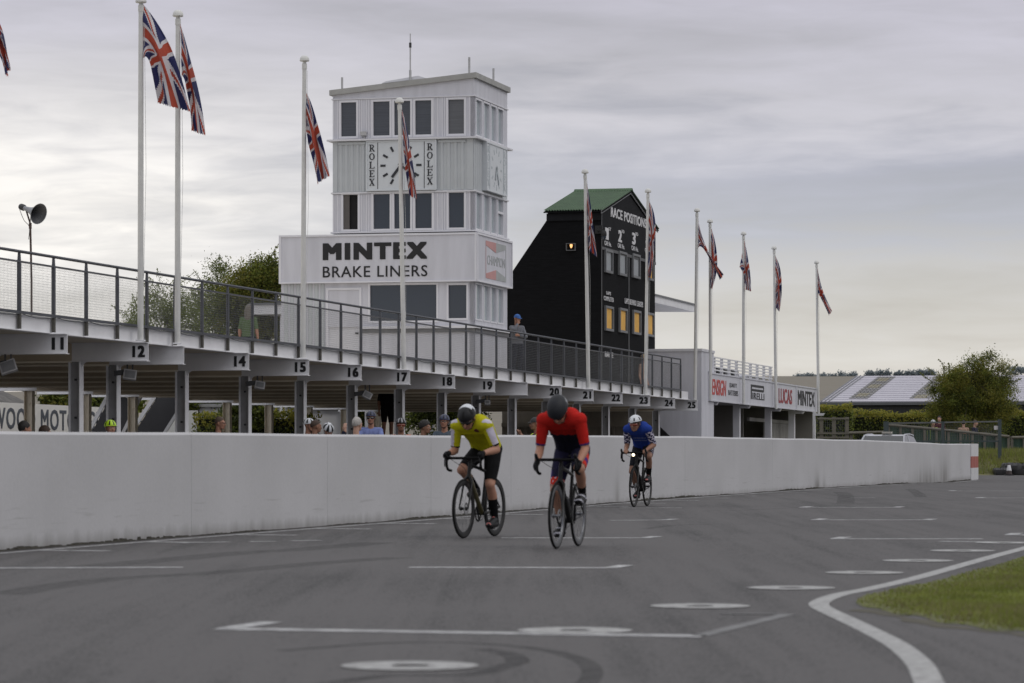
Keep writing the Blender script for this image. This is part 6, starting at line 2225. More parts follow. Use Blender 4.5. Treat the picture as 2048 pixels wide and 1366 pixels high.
def strap(root, hc, M3):
    W = lambda x, y, z: hc + M3 @ V(x, y, z)
    for s in (-1, 1):
        g = MB(); g.tube([W(s * .084, -.015, .03), W(s * .082, -.02, -.05), W(s * .045, -.055, -.115), W(0, -.065, -.128)], .005, 6); g.build('chin_strap', M_black, root)

# ------------------------------------------------------------ bicycle
M_frame_b = mat('black_bike_paint', (0.005, 0.005, 0.0055), .35, .05, 5, spec=.3); M_tyre2 = mat('black_bike_tyre', (0.006, 0.006, 0.006), .8, .15, 20, spec=.2)
M_rimb = mat('black_carbon_rim', (0.006, 0.006, 0.007), .4, .1, 8, spec=.25); M_rims = mat('silver_rim', (0.13, 0.135, 0.15), .3, .35, 3, metal=.6); M_steel = mat('bare_steel', (0.30, 0.30, 0.31), .35, .1, 10, metal=.8)
M_tape = mat('bar_tape', (0.006, 0.006, 0.0065), .85, .1, 20, spec=.15); M_bottle = mat('drink_bottle', (0.05, 0.05, 0.055), .5, .1, 10); M_gold = mat('olive_frame_panel', (0.05, 0.043, 0.014), .35, .1, 8, coat=.3)
BBp = V(0, .08, .275); RHp = V(0, .49, .335); FHp = V(0, -.50, .335)
def make_bike(name, loc, yaw, label, crank, rim_m, rim_h, accent, light=False, bottle=True):
    root = empty(name, loc, -yaw); tag(root, label, 'bicycle', 'racing bicycles on the track')
    def wheel(hub, front):
        c = Matrix.Translation(hub) @ Matrix.Rotation(R(90), 4, 'Y')
        Rr = .335
        g = MB(); ri = Rr - .024 - rim_h
        prof = [(ri, 0), (ri + .006, .009), (Rr - .03, .0125), (Rr - .020, .0115), (Rr - .020, -.0115), (Rr - .03, -.0125), (ri + .006, -.009), (ri, 0)]
        g.lathe(prof, c, 48)
        g.lathe([(0, -.045), (.018, -.045), (.024, -.03), (.016, -.02), (.016, .02), (.024, .03), (.018, .045), (0, .045)], c, 14)
        w = g.build('wheel', rim_m, root, smooth=True)
        g = MB(); tp = []
        for i in range(10):
            a = 2 * math.pi * i / 10
            tp.append((Rr - .0135 + .0135 * math.cos(a), .0135 * math.sin(a)))
        tp.append(tp[0]); g.lathe(tp, c, 48); g.build('tyre', M_tyre2, w, smooth=True)
        g = MB()
        for i in range(20):
            a = 2 * math.pi * i / 20; s = (-1, 1)[i % 2]
            g.tube([c @ V(.022 * math.cos(a + .9 * s), .022 * math.sin(a + .9 * s), .028 * s), c @ V(ri * math.cos(a), ri * math.sin(a), 0)], .0009, 4)
        g.build('spokes', M_hblack, w)
        g = MB(); g.lathe([(.045, -.003), (.07, -.003), (.07, .003), (.045, .003), (.045, -.003)], Matrix.Translation(hub + V(-.032 if not front else .032, 0, 0)) @ Matrix.Rotation(R(90), 4, 'Y'), 22); g.build('brake_disc', M_steel, w)
    wheel(FHp, True); wheel(RHp, False)
    g = MB()
    ht_b, ht_t = V(0, -.341, .70), V(0, -.299, .845)
    st_t = V(0, .218, .75)
    g.tube([ht_b - V(0, -.003, .01), ht_t + V(0, .003, .01)], [.024, .022], 12)
    g.tube([ht_t + V(0, .005, -.02), V(0, -.05, .795), st_t + V(0, -.005, -.005)], [.022, .019, .016], 12)
    g.tube([ht_b + V(0, .005, .015), V(0, -.13, .49), BBp], [.028, .027, .028], 12, 1 if accent else 0)
    g.tube([BBp, st_t], [.020, .018], 12)
    g.tube([BBp - V(.035, 0, 0), BBp + V(.035, 0, 0)], .026, 12)
    for s in (-1, 1):
        g.tube([BBp + V(s * .02, .02, 0), V(s * .045, .27, .30), RHp + V(s * .062, 0, 0)], [.012, .010, .009], 8)
        g.tube([st_t + V(s * .014, .01, -.10), V(s * .038, .33, .52), RHp + V(s * .062, 0, .005)], [.008, .008, .008], 8)
    g.build('frame', [M_frame_b, accent or M_frame_b], root, smooth=True)
    g = MB()
    for s in (-1, 1):
        g.tube([ht_b + V(s * .01, -.003, -.005), V(s * .046, -.362, .655), V(s * .052, -.43, .47), FHp + V(s * .055, 0, 0)], [.018, .014, .011, .008], 8)
    g.build('fork', M_frame_b, root, smooth=True)
    g = MB(); g.tube([ht_t, V(0, -.286, .895)], .018, 10); g.tube([V(0, -.286, .885), V(0, -.392, .905)], [.018, .019], 10); g.build('stem', M_frame_b, root, smooth=True)
    bx = .205
    g = MB()
    bar_ = [V(-bx, -.36, .763), V(-bx, -.45, .775), V(-bx, -.492, .812), V(-bx, -.498, .858), V(-bx + .002, -.478, .895), V(-bx + .015, -.425, .905), V(-bx + .055, -.396, .905), V(0, -.394, .905)]
    full = bar_ + [V(-p.x, p.y, p.z) for p in reversed(bar_[:-1])]
    g.tube(smoothpath(full, 4), .0155, 10); g.build('handlebar', M_tape, root, smooth=True)
    for s in (-1, 1):
        g = MB(); g.tube([V(s * bx, -.455, .905), V(s * bx, -.515, .922), V(s * bx, -.548, .955), V(s * bx, -.552, .968)], [.018, .019, .017, .010], 10)
        g.tube([V(s * bx, -.535, .915), V(s * (bx + .006), -.545, .87), V(s * (bx + .012), -.530, .81)], [.009, .008, .006], 8); g.build('brake_lever', M_hblack, root, smooth=True)
        g = MB(); g.tube(smoothpath([V(s * .19, -.42, .90), V(s * .12, -.46, .86), V(s * .03, -.42, .80), V(s * .02, -.36, .74)], 5), .003, 5); g.build('cable', M_black, root)
    g = MB(); g.tube([st_t - V(0, .005, .03), V(0, .236, .925)], .0145, 10); g.build('seat_post', M_frame_b, root, smooth=True)
    g = MB()
    n = 12
    for i in range(n + 1):
        t = i / n; y = .10 + .28 * t; w = .018 + .055 * max(0, (t - .35) / .65) ** 1.3
        for (xx, zz_) in ((-w, .945 + .004), (-w * .9, .962), (0, .968 + .006 * (t - .5)), (w * .9, .962), (w, .949)): g.v.append((xx, y, zz_ - .012))
        if i:
            for k in range(4):
                b = (i - 1) * 5 + k; g.f.append((b, b + 1, b + 6, b + 5)); g.m.append(0)
            b = (i - 1) * 5; g.f.append((b, b + 5, b + 9, b + 4)); g.m.append(0)
    g.f.append((0, 1, 2, 3, 4)); g.m.append(0); b = n * 5; g.f.append((b, b + 1, b + 2, b + 3, b + 4)); g.m.append(0)
    g.build('saddle', M_black, root, smooth=True)
    cv = V(0, -math.sin(crank), math.cos(crank)) * .172
    g = MB()
    g.lathe([(.075, -.003), (.098, -.003), (.098, .003), (.075, .003), (.075, -.003)], Matrix.Translation(BBp + V(-.048, 0, 0)) @ Matrix.Rotation(R(90), 4, 'Y'), 30)
    for k in range(4):
        a = math.pi / 2 * k + .4; g.bar(BBp + V(-.048, 0, 0), BBp + V(-.048, .08 * math.cos(a), .08 * math.sin(a)), .018, .005)
    for (s, d) in ((1, cv), (-1, -cv)):
        g.tube([BBp + V(s * .055, 0, 0), BBp + V(s * .068, 0, 0) + d], [.015, .012], 8)
    ck = g.build('crank', M_hblack, root, smooth=True)
    for (s, d) in ((1, cv), (-1, -cv)):
        p = BBp + V(s * .068, 0, 0) + d
        g = MB(); g.tube([p, p + V(s * .055, 0, 0)], .006, 8); g.box(p.x + s * .055 - .033, p.x + s * .055 + .033, p.y - .034, p.y + .034, p.z - .009, p.z + .009); g.build('pedal', M_hblack, ck)
    g = MB()
    g.lathe([(.018, -.016), (.046, -.016), (.034, .010), (.018, .010)], Matrix.Translation(RHp + V(-.048, 0, 0)) @ Matrix.Rotation(R(90), 4, 'Y'), 18)
    for k in (1, -1): g.tube([BBp + V(-.048, 0, .098 * k), RHp + V(-.048, 0, .040 * k if k > 0 else -.075)], .004, 5)
    g.tube([RHp + V(-.05, .0, -.03), RHp + V(-.05, .01, -.10)], .012, 6); g.build('chain', M_hblack, root)
    if bottle:
        g = MB(); Mq_ = Matrix.Translation(V(0, -.055, .46)) @ (ht_b - BBp).normalized().to_track_quat('Z', 'Y').to_matrix().to_4x4()
        g.lathe([(0, -.10), (.034, -.098), (.036, .04), (.030, .075), (.014, .085), (.014, .105), (0, .107)], Mq_, 14); g.build('bottle', M_bottle, root, smooth=True)
    if light:
        g = MB(); g.lathe([(0, .05), (.022, .05), (.026, .0), (.030, -.02), (.027, -.022), (.02, -.010), (0, -.008)], Matrix.Translation(V(-.02, -.435, .868)) @ Matrix.Rotation(R(-90), 4, 'X'), 14)
        lb = g.build('lamp_body', M_hblack, root, smooth=True)
        g = MB(); g.ellipsoid(V(-.02, -.462, .868), (.024, .010, .024)); g.build('headlight', mat('lit_headlight', (1, .9, .75), .3, 0, emit=((1.0, .82, .55), 4.0)), lb, smooth=True)
    return root, cv

def make_rider(root_loc, yaw, label, cv, P):
    B_ = Body()
    sh = P['shoulder']; hip = V(0, .225, 1.01)
    nb = V(0, sh[0] - .03, sh[1] + .045)
    # trunk
    sp = [hip + V(0, .015, .01), hip.lerp(nb, .30) + V(0, .02, .045), hip.lerp(nb, .62) + V(0, .01, .05), hip.lerp(nb, .88) + V(0, 0, .015)]
    B_.cap('pelvis', hip + V(-.065, .02, .0), hip + V(.065, .02, .0), .112, .112)
    w = [.06, .058, .075, .085]; rr_ = [.112, .108, .118, .105]
    for i in range(3):
        for s in (-1, 0, 1):
            B_.cap('torso%d' % i, sp[i] + V(s * w[i], 0, 0), sp[i + 1] + V(s * w[i + 1], 0, 0), rr_[i], rr_[i + 1])
    S = {s: V(s * P.get('sw', .175), sh[0], sh[1]) for s in (-1, 1)}
    B_.cap('yoke', S[-1], S[1], .068, .068); B_.cap('yoke', S[-1] + V(.05, .06, -.02), S[1] + V(-.05, .06, -.02), .085, .085)
    hc, M3 = head_frame(P['head'], P['pitch'], P['hyaw'])
    add_head(B_, hc, M3, nb + V(0, .03, -.01))
    hands = {}
    for s in (-1, 1):
        style, H = P['hands'][s]
        H = Vector(H)
        if style == 'drop':
            axis, back, fdir, wr = V(0, .35, .94), V(s * .75, .0, .1) * .6 + V(0, .5, .25), V(0, -1, .0), H + V(s * .012, .055, .045)
        elif style == 'hood':
            axis, back, fdir, wr = V(0, -1, .35), V(0, .25, 1), V(s * 1.0, 0, -.1), H + V(s * .002, .070, .034)
        else:
            axis, back, fdir, wr = V(s * 1, -.25, 0), V(0, .35, 1), V(0, -1, -.1), H + V(s * .012, .055, .040)
        E, wr2 = ik(S[s], wr, .30, .265, P['pole'][s])
        B_.cap('arm_up%d' % s, S[s], S[s].lerp(E, .45), .060, .054); B_.cap('arm_up2%d' % s, S[s].lerp(E, .45), E, .054, .043)
        B_.cap('forearm%d' % s, E, E.lerp(wr, .35), .043, .045); B_.cap('forearm2%d' % s, E.lerp(wr, .35), wr, .045, .028)
        kn = H + Vector(back).normalized() * .030
        B_.cap('hand%d' % s, wr, kn, .029, .027)
        B_.cap('hand%d' % s, kn - Vector(axis).normalized() * .026, kn + Vector(axis).normalized() * .026, .020, .018)
        fingers(B_, 'hand%d' % s, H, axis, back, fdir, 1 if style != 'top' else 1)
        pd = BBp + V(s * .118, 0, 0) + (cv if s == 1 else -cv)
        ank = pd + V(0, .125, .105); heel = pd + V(0, .155, .045); toe = pd + V(0, -.085, .040)
        hp_ = hip + V(s * .085, -.01, -.03)
        Kn, ank = ik(hp_, ank, .435, .435, (s * P.get('knee', .12), -1, .25))
        B_.cap('thigh%d' % s, hp_, hp_.lerp(Kn, .5), .098, .085); B_.cap('thigh2%d' % s, hp_.lerp(Kn, .5), Kn, .085, .058)
        cf = Kn.lerp(ank, .33) + V(0, .022, 0)
        B_.cap('knee%d' % s, Kn + V(0, -.006, 0), Kn + (ank - Kn).normalized() * .03, .056, .052)
        B_.cap('calf%d' % s, Kn, cf, .052, .056); B_.cap('shin%d' % s, cf, ank, .055, .036)
        B_.cap('foot%d' % s, ank, heel, .036, .034); B_.cap('foot%d' % s, heel, toe + V(0, .03, 0), .034, .036); B_.cap('foot%d' % s, ank, toe + V(0, .05, .01), .036, .036); B_.cap('foot%d' % s, toe + V(-.012, .03, 0), toe + V(.010, 0, -.004), .034, .027)
    me = B_.finish(.0085, 3, .5)
    me.name = 'person'
    me.materials.clear(); me.materials.append(P['skin'])
    me.polygons.foreach_set('material_index', [0] * len(me.polygons)); me.polygons.foreach_set('use_smooth', [True] * len(me.polygons))
    root = bpy.data.objects.new('person', me); COL.objects.link(root); root.location = root_loc; root.rotation_euler = (0, 0, -yaw)
    tag(root, label, 'person', 'cyclists on the track')
    P['dress'](B_, root)
    face_bits(root, hc, M3, False)
    strap(root, hc, M3)
    P['headgear'](root, hc, M3)
    return root
up1 = lambda n: n.startswith('arm_up')
tor = lambda n: n.startswith('torso') or n == 'yoke'
def is_jersey(n, t, c, cut=.80): return tor(n) or n.startswith('arm_up2') and t < cut or (n.startswith('arm_up') and not n.startswith('arm_up2'))
def is_shorts(n, t, c, cut=.78): return n == 'pelvis' or (n.startswith('thigh2') and t < cut) or (n.startswith('thigh') and not n.startswith('thigh2'))
def common(B_, root, sock_m, sock_t, shoe_mf=None, glove=True, glove_fingers=False):
    for k in ('-1', '1'):
        on = lambda n: n.endswith('-1') == (k == '-1')
        B_.part('sock', lambda n, t, c: n.startswith('shin') and t > sock_t and on(n), [sock_m], None, .003, root)
        B_.part('shoe', lambda n, t, c: n.startswith('foot') and on(n), [M_shoe, M_shoew, M_pink], shoe_mf, .006, root)
        if glove: B_.part('glove', lambda n, t, c: (n.startswith('hand') or (n.startswith('forearm2') and t > .93)) and on(n), [M_glove], None, .0025, root)

# --- red rider
def dress_red(B_, root):
    def jm(n, t, c, fn):
        if n.startswith('arm_up2'): return 2 if t > .66 else 0
        if n.startswith('arm_up'): return 0
        s_along = (c[1] - .225) / (-.25 - .225)      # 0 at the hips, 1 at the shoulders
        if s_along + (.10 if fn[2] > .3 else 0) * 0 > .74 or n == 'yoke': return 0
        return 1
    B_.part('jersey', lambda n, t, c: is_jersey(n, t, c, .78), [C_red, C_navy, C_cuff], jm, .007, root)
    def sm(n, t, c, fn):
        if n.startswith('thigh2') and t > .46:
            if n.endswith('-1'): return 1 if (math.sin(c[2] * 90) * math.sin(c[0] * 140 + 1) < .72) else 3
            return 1 if fn[0] > .2 else 0
        if n.startswith('thigh2') and fn[0] * (1 if c[0] > 0 else -1) > .75: return 2
        if n.startswith('thigh') and not n.startswith('thigh2') and c[0] > 0 and fn[0] > .5 and c[1] < .12: return 1
        return 0
    B_.part('shorts', lambda n, t, c: is_shorts(n, t, c, .84), [cloth('dark_blue_shorts_cloth', (0.016, 0.015, 0.04)), C_orng, C_purple, C_white], sm, .005, root)
    common(B_, root, C_black, .45, lambda n, t, c, fn: 1 if (math.sin(c[2] * 95 + c[1] * 20) > .72) else 0)
def gear_red(root, hc, M3):
    dome(root, 'helmet', hc, M3, (0, .012, .026), (.108, .152, .134), R(96), [M_hgrey, mat('pale_helmet_edge', (0.20, .21, .22), .4, .1, 10)], lambda k, a: 1 if (k > .35 and abs(a - math.pi) < 1.2 and k > .62) else 0, drop=lambda a: -.10 * math.cos(a) - .05)
    shades(root, hc, M3, M_lens)
# --- yellow rider
def dress_yellow(B_, root):
    def jm(n, t, c, fn):
        if n.startswith('arm_up2') and t > .60: return 2
        s = 1 if c[0] > 0 else -1
        if n.startswith('arm_up') and fn[0] * s > .05: return 1
        if n == 'yoke' and abs(c[0]) > .10 and fn[2] > .35: return 1
        if np.linalg.norm(c - np.array((.075, -.285, 1.215))) < .032 and fn[1] < 0: return 3
        return 0
    B_.part('jersey', lambda n, t, c: is_jersey(n, t, c, .72), [C_yel, C_white, C_black, C_badge], jm, .007, root)
    B_.part('shorts', lambda n, t, c: is_shorts(n, t, c, .80), [C_black], None, .005, root)
    common(B_, root, C_black, .10, lambda n, t, c, fn: 2 if (fn[1] < -.4 and fn[2] > .1 and abs(math.sin(c[1] * 60)) > .9) else 0)
def gear_yellow(root, hc, M3):
    def mf(k, a):
        c = math.cos(a)
        if c < -.35 and k > .25: return 1
        if k < .45 and c < 0: return 1
        if .3 < k < .72 and abs(math.sin(a * 2.5)) < .35 and c > -.2: return 2
        return 0
    dome(root, 'helmet', hc, M3, (0, .014, .026), (.102, .138, .116), R(94), [M_hblack, M_hwhite, mat('helmet_vent', (0.003, .003, .003), .9, 0)], mf, drop=lambda a: -.12 * math.cos(a))
    shades(root, hc, M3, M_lens)
# --- blue rider
def dress_blue(B_, root):
    def jm(n, t, c, fn):
        if n.startswith('arm_up'):
            q = math.sin(c[0] * 70 + c[2] * 95 + 1.2) + math.sin(c[2] * 130 - c[1] * 90) + .8 * math.sin(c[1] * 160 + c[0] * 60)
            return 1 if q > .25 else 2
        if not n.startswith('yoke') and fn[1] < -.2:
            # two rows of small pale lettering across the chest
            for z0_ in (1.155, 1.115):
                if abs(c[2] - z0_) < .010 and abs(c[0]) < .11 and math.sin(c[0] * 260) > -.55: return 3
        return 0
    B_.part('jersey', lambda n, t, c: is_jersey(n, t, c, .96), [C_blue, C_white, C_nblue, cloth('pale_print', (0.16, .20, .38))], jm, .007, root)
    B_.part('shorts', lambda n, t, c: is_shorts(n, t, c, .62), [C_grey, C_white], lambda n, t, c, fn: 1 if (c[0] > .1 and fn[0] > .6 and n.startswith('thigh') and math.sin(c[2] * 120 + c[1] * 60) > .75) else 0, .005, root)
    common(B_, root, C_black, .30, lambda n, t, c, fn: 2 if (fn[1] < -.5 and fn[2] > .1 and abs(math.sin(c[1] * 60)) > .93) else 0, glove=False)
def gear_blue(root, hc, M3):
    def mf(k, a):
        if .42 < k < .80 and abs(math.cos(a)) < .96:
            if abs((a % 1.05) - .52) < .13 and (a < 1.9 or a > 4.4): return 1
        if k > .9: return 1 if abs(math.sin(a)) > .3 else 0
        return 0
    dome(root, 'helmet', hc, M3, (0, .010, .028), (.102, .142, .112), R(92), [M_hwhite, M_hblack], mf, drop=lambda a: -.10 * math.cos(a), n=48)
    shades(root, hc, M3, M_lensr)
def place(px, yaw):
    G = gpt(*px)
    f = Vector((-math.sin(yaw) * .5, -math.cos(yaw) * .5, 0))     # from origin to the front contact
    o = G - f
    o.z = gz(o.y)
    return o
yr, yy, yb = R(14.0), R(20.5), R(15.0)
o_r, o_y, o_b = place((1113, 1098), yr), place((927, 1077), yy), place((1268, 1014.5), yb)
_, cv_r = make_bike('racing_bicycle', o_r, yr, 'black racing bicycle with silver rims under the red rider', R(12), M_rims, .05, None)
_, cv_y = make_bike('racing_bicycle', o_y, yy, 'black deep rimmed racing bicycle with an olive down tube under the yellow rider', R(176), M_rimb, .05, M_gold, bottle=False)
_, cv_b = make_bike('racing_bicycle', o_b, yb, 'black racing bicycle with a lit front lamp under the blue rider', R(38), M_rimb, .035, None, light=True)
dr = lambda s: ('drop', (s * .207, -.492, .828)); hd = lambda s: ('hood', (s * .205, -.505, .925)); tp_ = lambda s: ('top', (s * .165, -.398, .908))
make_rider(o_r, yr, 'cyclist in a red and black jersey with a dark grey helmet, head bowed', cv_r,
           dict(shoulder=(-.27, 1.315), head=(-.01, -.395, 1.405), pitch=R(52), hyaw=R(-4), hands={-1: dr(-1), 1: dr(1)}, pole={-1: (-.22, 1, -.3), 1: (.22, 1, -.3)}, skin=M_skin, dress=dress_red, headgear=gear_red, sw=.19, knee=.16))
make_rider(o_y, yy, 'cyclist in a yellow jersey with white shoulders and a black and white helmet', cv_y,
           dict(shoulder=(-.25, 1.275), head=(-.01, -.37, 1.365), pitch=R(40), hyaw=R(4), hands={-1: hd(-1), 1: hd(1)}, pole={-1: (-.18, 1, -.5), 1: (.42, 1, -.3)}, skin=M_skin, dress=dress_yellow, headgear=gear_yellow, sw=.18))
make_rider(o_b, yb, 'cyclist in a blue jersey with a white helmet riding behind near the wall', cv_b,
           dict(shoulder=(-.23, 1.30), head=(-.02, -.33, 1.395), pitch=R(14), hyaw=R(-16), hands={-1: tp_(-1), 1: tp_(1)}, pole={-1: (-.18, 1, -.5), 1: (.40, 1, -.4)}, skin=M_skin2, dress=dress_blue, headgear=gear_blue, sw=.175, knee=.22))

# ------------------------------------------------------------ spectators
M_hdark = mat('dark_hair', (0.010, 0.008, 0.007), .7, .3, 30, bump=.4, bscale=80); M_hbrown = mat('brown_hair', (0.045, 0.026, 0.017), .7, .3, 30, bump=.4, bscale=80)
M_hairg = mat('grey_hair', (0.13, 0.115, 0.10), .7, .3, 30, bump=.4, bscale=80); M_hairw = mat('white_hair', (0.38, 0.36, 0.34), .7, .2, 30, bump=.4, bscale=80); M_blond = mat('blond_hair', (0.36, 0.27, 0.16), .7, .2, 30, bump=.4, bscale=80)
M_denim = cloth('dark_trouser_cloth', (0.022, 0.024, 0.035))
def spectator(pos, ztop, yaw, label, top_m, gear, skin=M_skin, sleeve=.8, pitch=0.0, hyaw=0.0, bottom=M_denim, arms='down', group='people behind the pit wall', vest=None, long_sleeve=False, shorts=False, shw=.17):
    leg = max(.42, ztop - .875)
    B_ = Body()
    hip = V(0, 0, leg)
    B_.cap('pelvis', hip + V(-.06, 0, .02), hip + V(.06, 0, .02), .115, .115)
    for s in (-1, 0, 1):
        B_.cap('torso0', hip + V(s * .055, 0, .04), hip + V(s * .065, 0, .24), .108, .112); B_.cap('torso1', hip + V(s * .065, 0, .24), hip + V(s * .08, .01, .42), .112, .098)
    S = {s: hip + V(s * shw, .01, .47) for s in (-1, 1)}
    B_.cap('yoke', S[-1], S[1], .062, .062)
    hc, M3 = head_frame(hip + V(0, -.025, .73), pitch, hyaw)
    add_head(B_, hc, M3, hip + V(0, .015, .52))
    for s in (-1, 1):
        if arms == 'down':
            wr = S[s] + V(s * .07, -.06, -.53); pole = (s * .5, 1, 0)
        elif arms == 'wave' and s == 1:
            wr = S[s] + V(.17, -.16, .13); pole = (1, 0, -.8)
        elif arms == 'wave':
            wr = S[s] + V(s * .05, -.10, -.52); pole = (s * .5, 1, 0)
        elif arms == 'face':
            wr = (hc + V(-.05 if s < 0 else .02, -.13, -.16)) if s < 0 else hip + V(-.03, -.20, .25); pole = (s * 1, -.3, -1)
        elif arms == 'phone':
            wr = hip + V(s * .07, -.33, .50); pole = (s * .8, 0, -1)
        elif arms == 'bar':
            wr = hip + V(s * .20, -.38, .12); pole = (s * 1, .4, -.3)
        E, wr = ik(S[s], wr, .29, .26, pole)
        B_.cap('arm_up%d' % s, S[s], S[s].lerp(E, .5), .054, .048); B_.cap('arm_up2%d' % s, S[s].lerp(E, .5), E, .048, .042)
        B_.cap('forearm%d' % s, E, E.lerp(wr, .35), .042, .043); B_.cap('forearm2%d' % s, E.lerp(wr, .35), wr, .043, .028)
        d = (wr - E).normalized()
        if arms == 'wave' and s == 1: d = V(.15, -.1, 1).normalized()
        if arms == 'face' and s < 0: d = V(.35, .25, .9).normalized()
        side = d.cross(V(0, 1, .01)).normalized()
        B_.cap('hand%d' % s, wr, wr + d * .075, .028, .026); B_.cap('hand%d' % s, wr + d * .075 - side * .024, wr + d * .075 + side * .024, .018, .018)
        spread = 1.5 if arms == 'wave' and s == 1 else 1.0
        for i in range(4):
            b = wr + d * .082 + side * ((i - 1.5) * .0205)
            dd = (d + side * ((i - 1.5) * .12 * (spread - .7)) + V(0, -.15, 0)).normalized()
            L = (.062, .075, .070, .055)[i]
            B_.cap('hand%d' % s, b, b + dd * L * .55, .0105, .0098, 8); B_.cap('hand%d' % s, b + dd * L * .55, b + dd * L + V(0, -.014, 0), .0098, .0085, 8)
        B_.cap('hand%d' % s, wr + d * .03 - side * .028, wr + d * .062 - side * .060, .0125, .0105, 8); B_.cap('hand%d' % s, wr + d * .062 - side * .060, wr + d * .09 - side * .066, .0105, .009, 8)
        hp_ = hip + V(s * .085, 0, 0); kn = V(s * .10, -.02, leg * .52); an = V(s * .11, .03, .085)
        B_.cap('thigh%d' % s, hp_, hp_.lerp(kn, .5), .098, .082); B_.cap('thigh2%d' % s, hp_.lerp(kn, .5), kn, .082, .060)
        B_.cap('calf%d' % s, kn, kn.lerp(an, .35) + V(0, .015, 0), .056, .058); B_.cap('shin%d' % s, kn.lerp(an, .35) + V(0, .015, 0), an, .058, .040)
        B_.cap('foot%d' % s, an + V(0, .02, -.04), an + V(0, -.15, -.05), .040, .035)
    me = B_.finish(.0125, 3, .5)
    me.name = 'person'
    me.materials.clear(); me.materials.append(skin)
    me.polygons.foreach_set('material_index', [0] * len(me.polygons)); me.polygons.foreach_set('use_smooth', [True] * len(me.polygons))
    root = bpy.data.objects.new('person', me); COL.objects.link(root); root.location = pos; root.rotation_euler = (0, 0, yaw)
    tag(root, label, 'person', group)
    tm = [top_m] + ([vest] if vest else [])
    def sel(n, t, c):
        if n.startswith('torso') or n == 'yoke' or n == 'pelvis' and c[2] > leg + .02: return True
        if n.startswith('arm_up') and (long_sleeve or not n.startswith('arm_up2') or t < sleeve): return True
        return long_sleeve and (n.startswith('forearm') and not (n.startswith('forearm2') and t > .93))
    B_.part('top', sel, tm, (lambda n, t, c, fn: 1 if (vest and (abs(c[0]) > .09 or n.startswith('arm'))) else 0), .010, root)
    B_.part('shorts' if shorts else 'trousers', lambda n, t, c: (n == 'pelvis' and c[2] <= leg + .02) or n.startswith('thigh') and (not shorts or not n.startswith('thigh2') or t < .7) or (not shorts and (n.startswith('calf') or n.startswith('shin'))), [bottom], None, .008, root)
    for k in (True, False): B_.part('shoe', lambda n, t, c: n.startswith('foot') and n.endswith('-1') == k, [M_shoe], None, .008, root)
    face_bits(root, hc, M3, True)
    for g_ in (gear if isinstance(gear, (list, tuple)) else [gear]):
        g_(root, hc, M3)
    return root
def hair(m, phi=112, back=.35, r=(.084, .108, .112), fringe=-.62):
    def f(root, hc, M3): dome(root, 'hair', hc, M3, (0, .016, .024), r, R(phi), [m], None, n=28, drop=lambda a: fringe * max(0, math.cos(a)) + back * max(0, -math.cos(a)))
    return f
def longhair(m):
    def f(root, hc, M3):
        dome(root, 'hair', hc, M3, (0, .016, .024), (.088, .112, .114), R(112), [m], None, n=28, drop=lambda a: -.7 * max(0, math.cos(a)) + .4 * max(0, -math.cos(a)))
        g = MB()
        for i in range(9):
            a = -1.2 + 2.4 * i / 8
            x, y = .075 * math.sin(a), .03 + .075 * math.cos(a)
            g.tube([hc + M3 @ V(x, y, .02), hc + M3 @ V(x * 1.1, y * 1.15, -.12), hc + M3 @ V(x * 1.15, y * 1.1, -.26), hc + M3 @ V(x * .95, y, -.33 - .03 * (i % 3))], [.026, .030, .026, .008], 8)
        g.build('long_hair', m, root, smooth=True)
    return f
def helm(m, m2=None, mf=None):
    m2 = m2 or M_hblack
    mf = mf or (lambda k, a: 1 if (.30 < k < .86 and abs(((a + .26) % .785) - .39) < .13) else 0)
    def f(root, hc, M3):
        dome(root, 'helmet', hc, M3, (0, .012, .030), (.102, .136, .110), R(94), [m, m2], mf, n=48, drop=lambda a: -.10 * math.cos(a)); strap(root, hc, M3)
    return f
def cap_(m):
    def f(root, hc, M3):
        dome(root, 'cap', hc, M3, (0, .010, .030), (.088, .108, .100), R(92), [m], None, n=24)
        g = MB()
        pr = []
        for i in range(9):
            a = -1.1 + 2.2 * i / 8
            pr.append((a, .086 * math.sin(a), -.088 * math.cos(a)))
        for (a, x, y) in pr: g.v.extend([tuple(hc + M3 @ V(x, y, .032)), tuple(hc + M3 @ V(x * .95, y - .075 * math.cos(a) ** .5 if math.cos(a) > 0 else y, .018))])
        for i in range(8):
            b = 2 * i; g.f.append((b, b + 2, b + 3, b + 1)); g.m.append(0)
        o = g.build('cap_peak', m, root, recalc=False); so = o.modifiers.new('s', 'SOLIDIFY'); so.thickness = .005
    return f
def sg(m): return lambda root, hc, M3: shades(root, hc, M3, m)
def specs(root, hc, M3):
    g = MB()
    for s in (-1, 1):
        pts_ = [hc + M3 @ V(s * .032 + .021 * math.cos(2 * math.pi * i / 10), -.104, -.006 + .017 * math.sin(2 * math.pi * i / 10)) for i in range(11)]
        g.tube(pts_, .0028, 5); g.bar(hc + M3 @ V(s * .053, -.102, 0), hc + M3 @ V(s * .080, .01, .004), .004, .006)
    g.bar(hc + M3 @ V(-.011, -.106, 0), hc + M3 @ V(.011, -.106, 0), .004, .004); g.build('glasses', M_black, root)
def zt(y, Y): return HC + (HOR - y) * Y / F
def ppos(x, Y, z=None): return Vector(((x - 1024) * Y / F, Y, gz(Y) if z is None else z))
C_lblue = cloth('light_blue_jersey', (0.17, 0.21, 0.42)); C_gblue = cloth('grey_blue_jersey', (0.075, .095, .12)); C_nav = cloth('navy_jacket_cloth', (0.014, 0.016, 0.035))
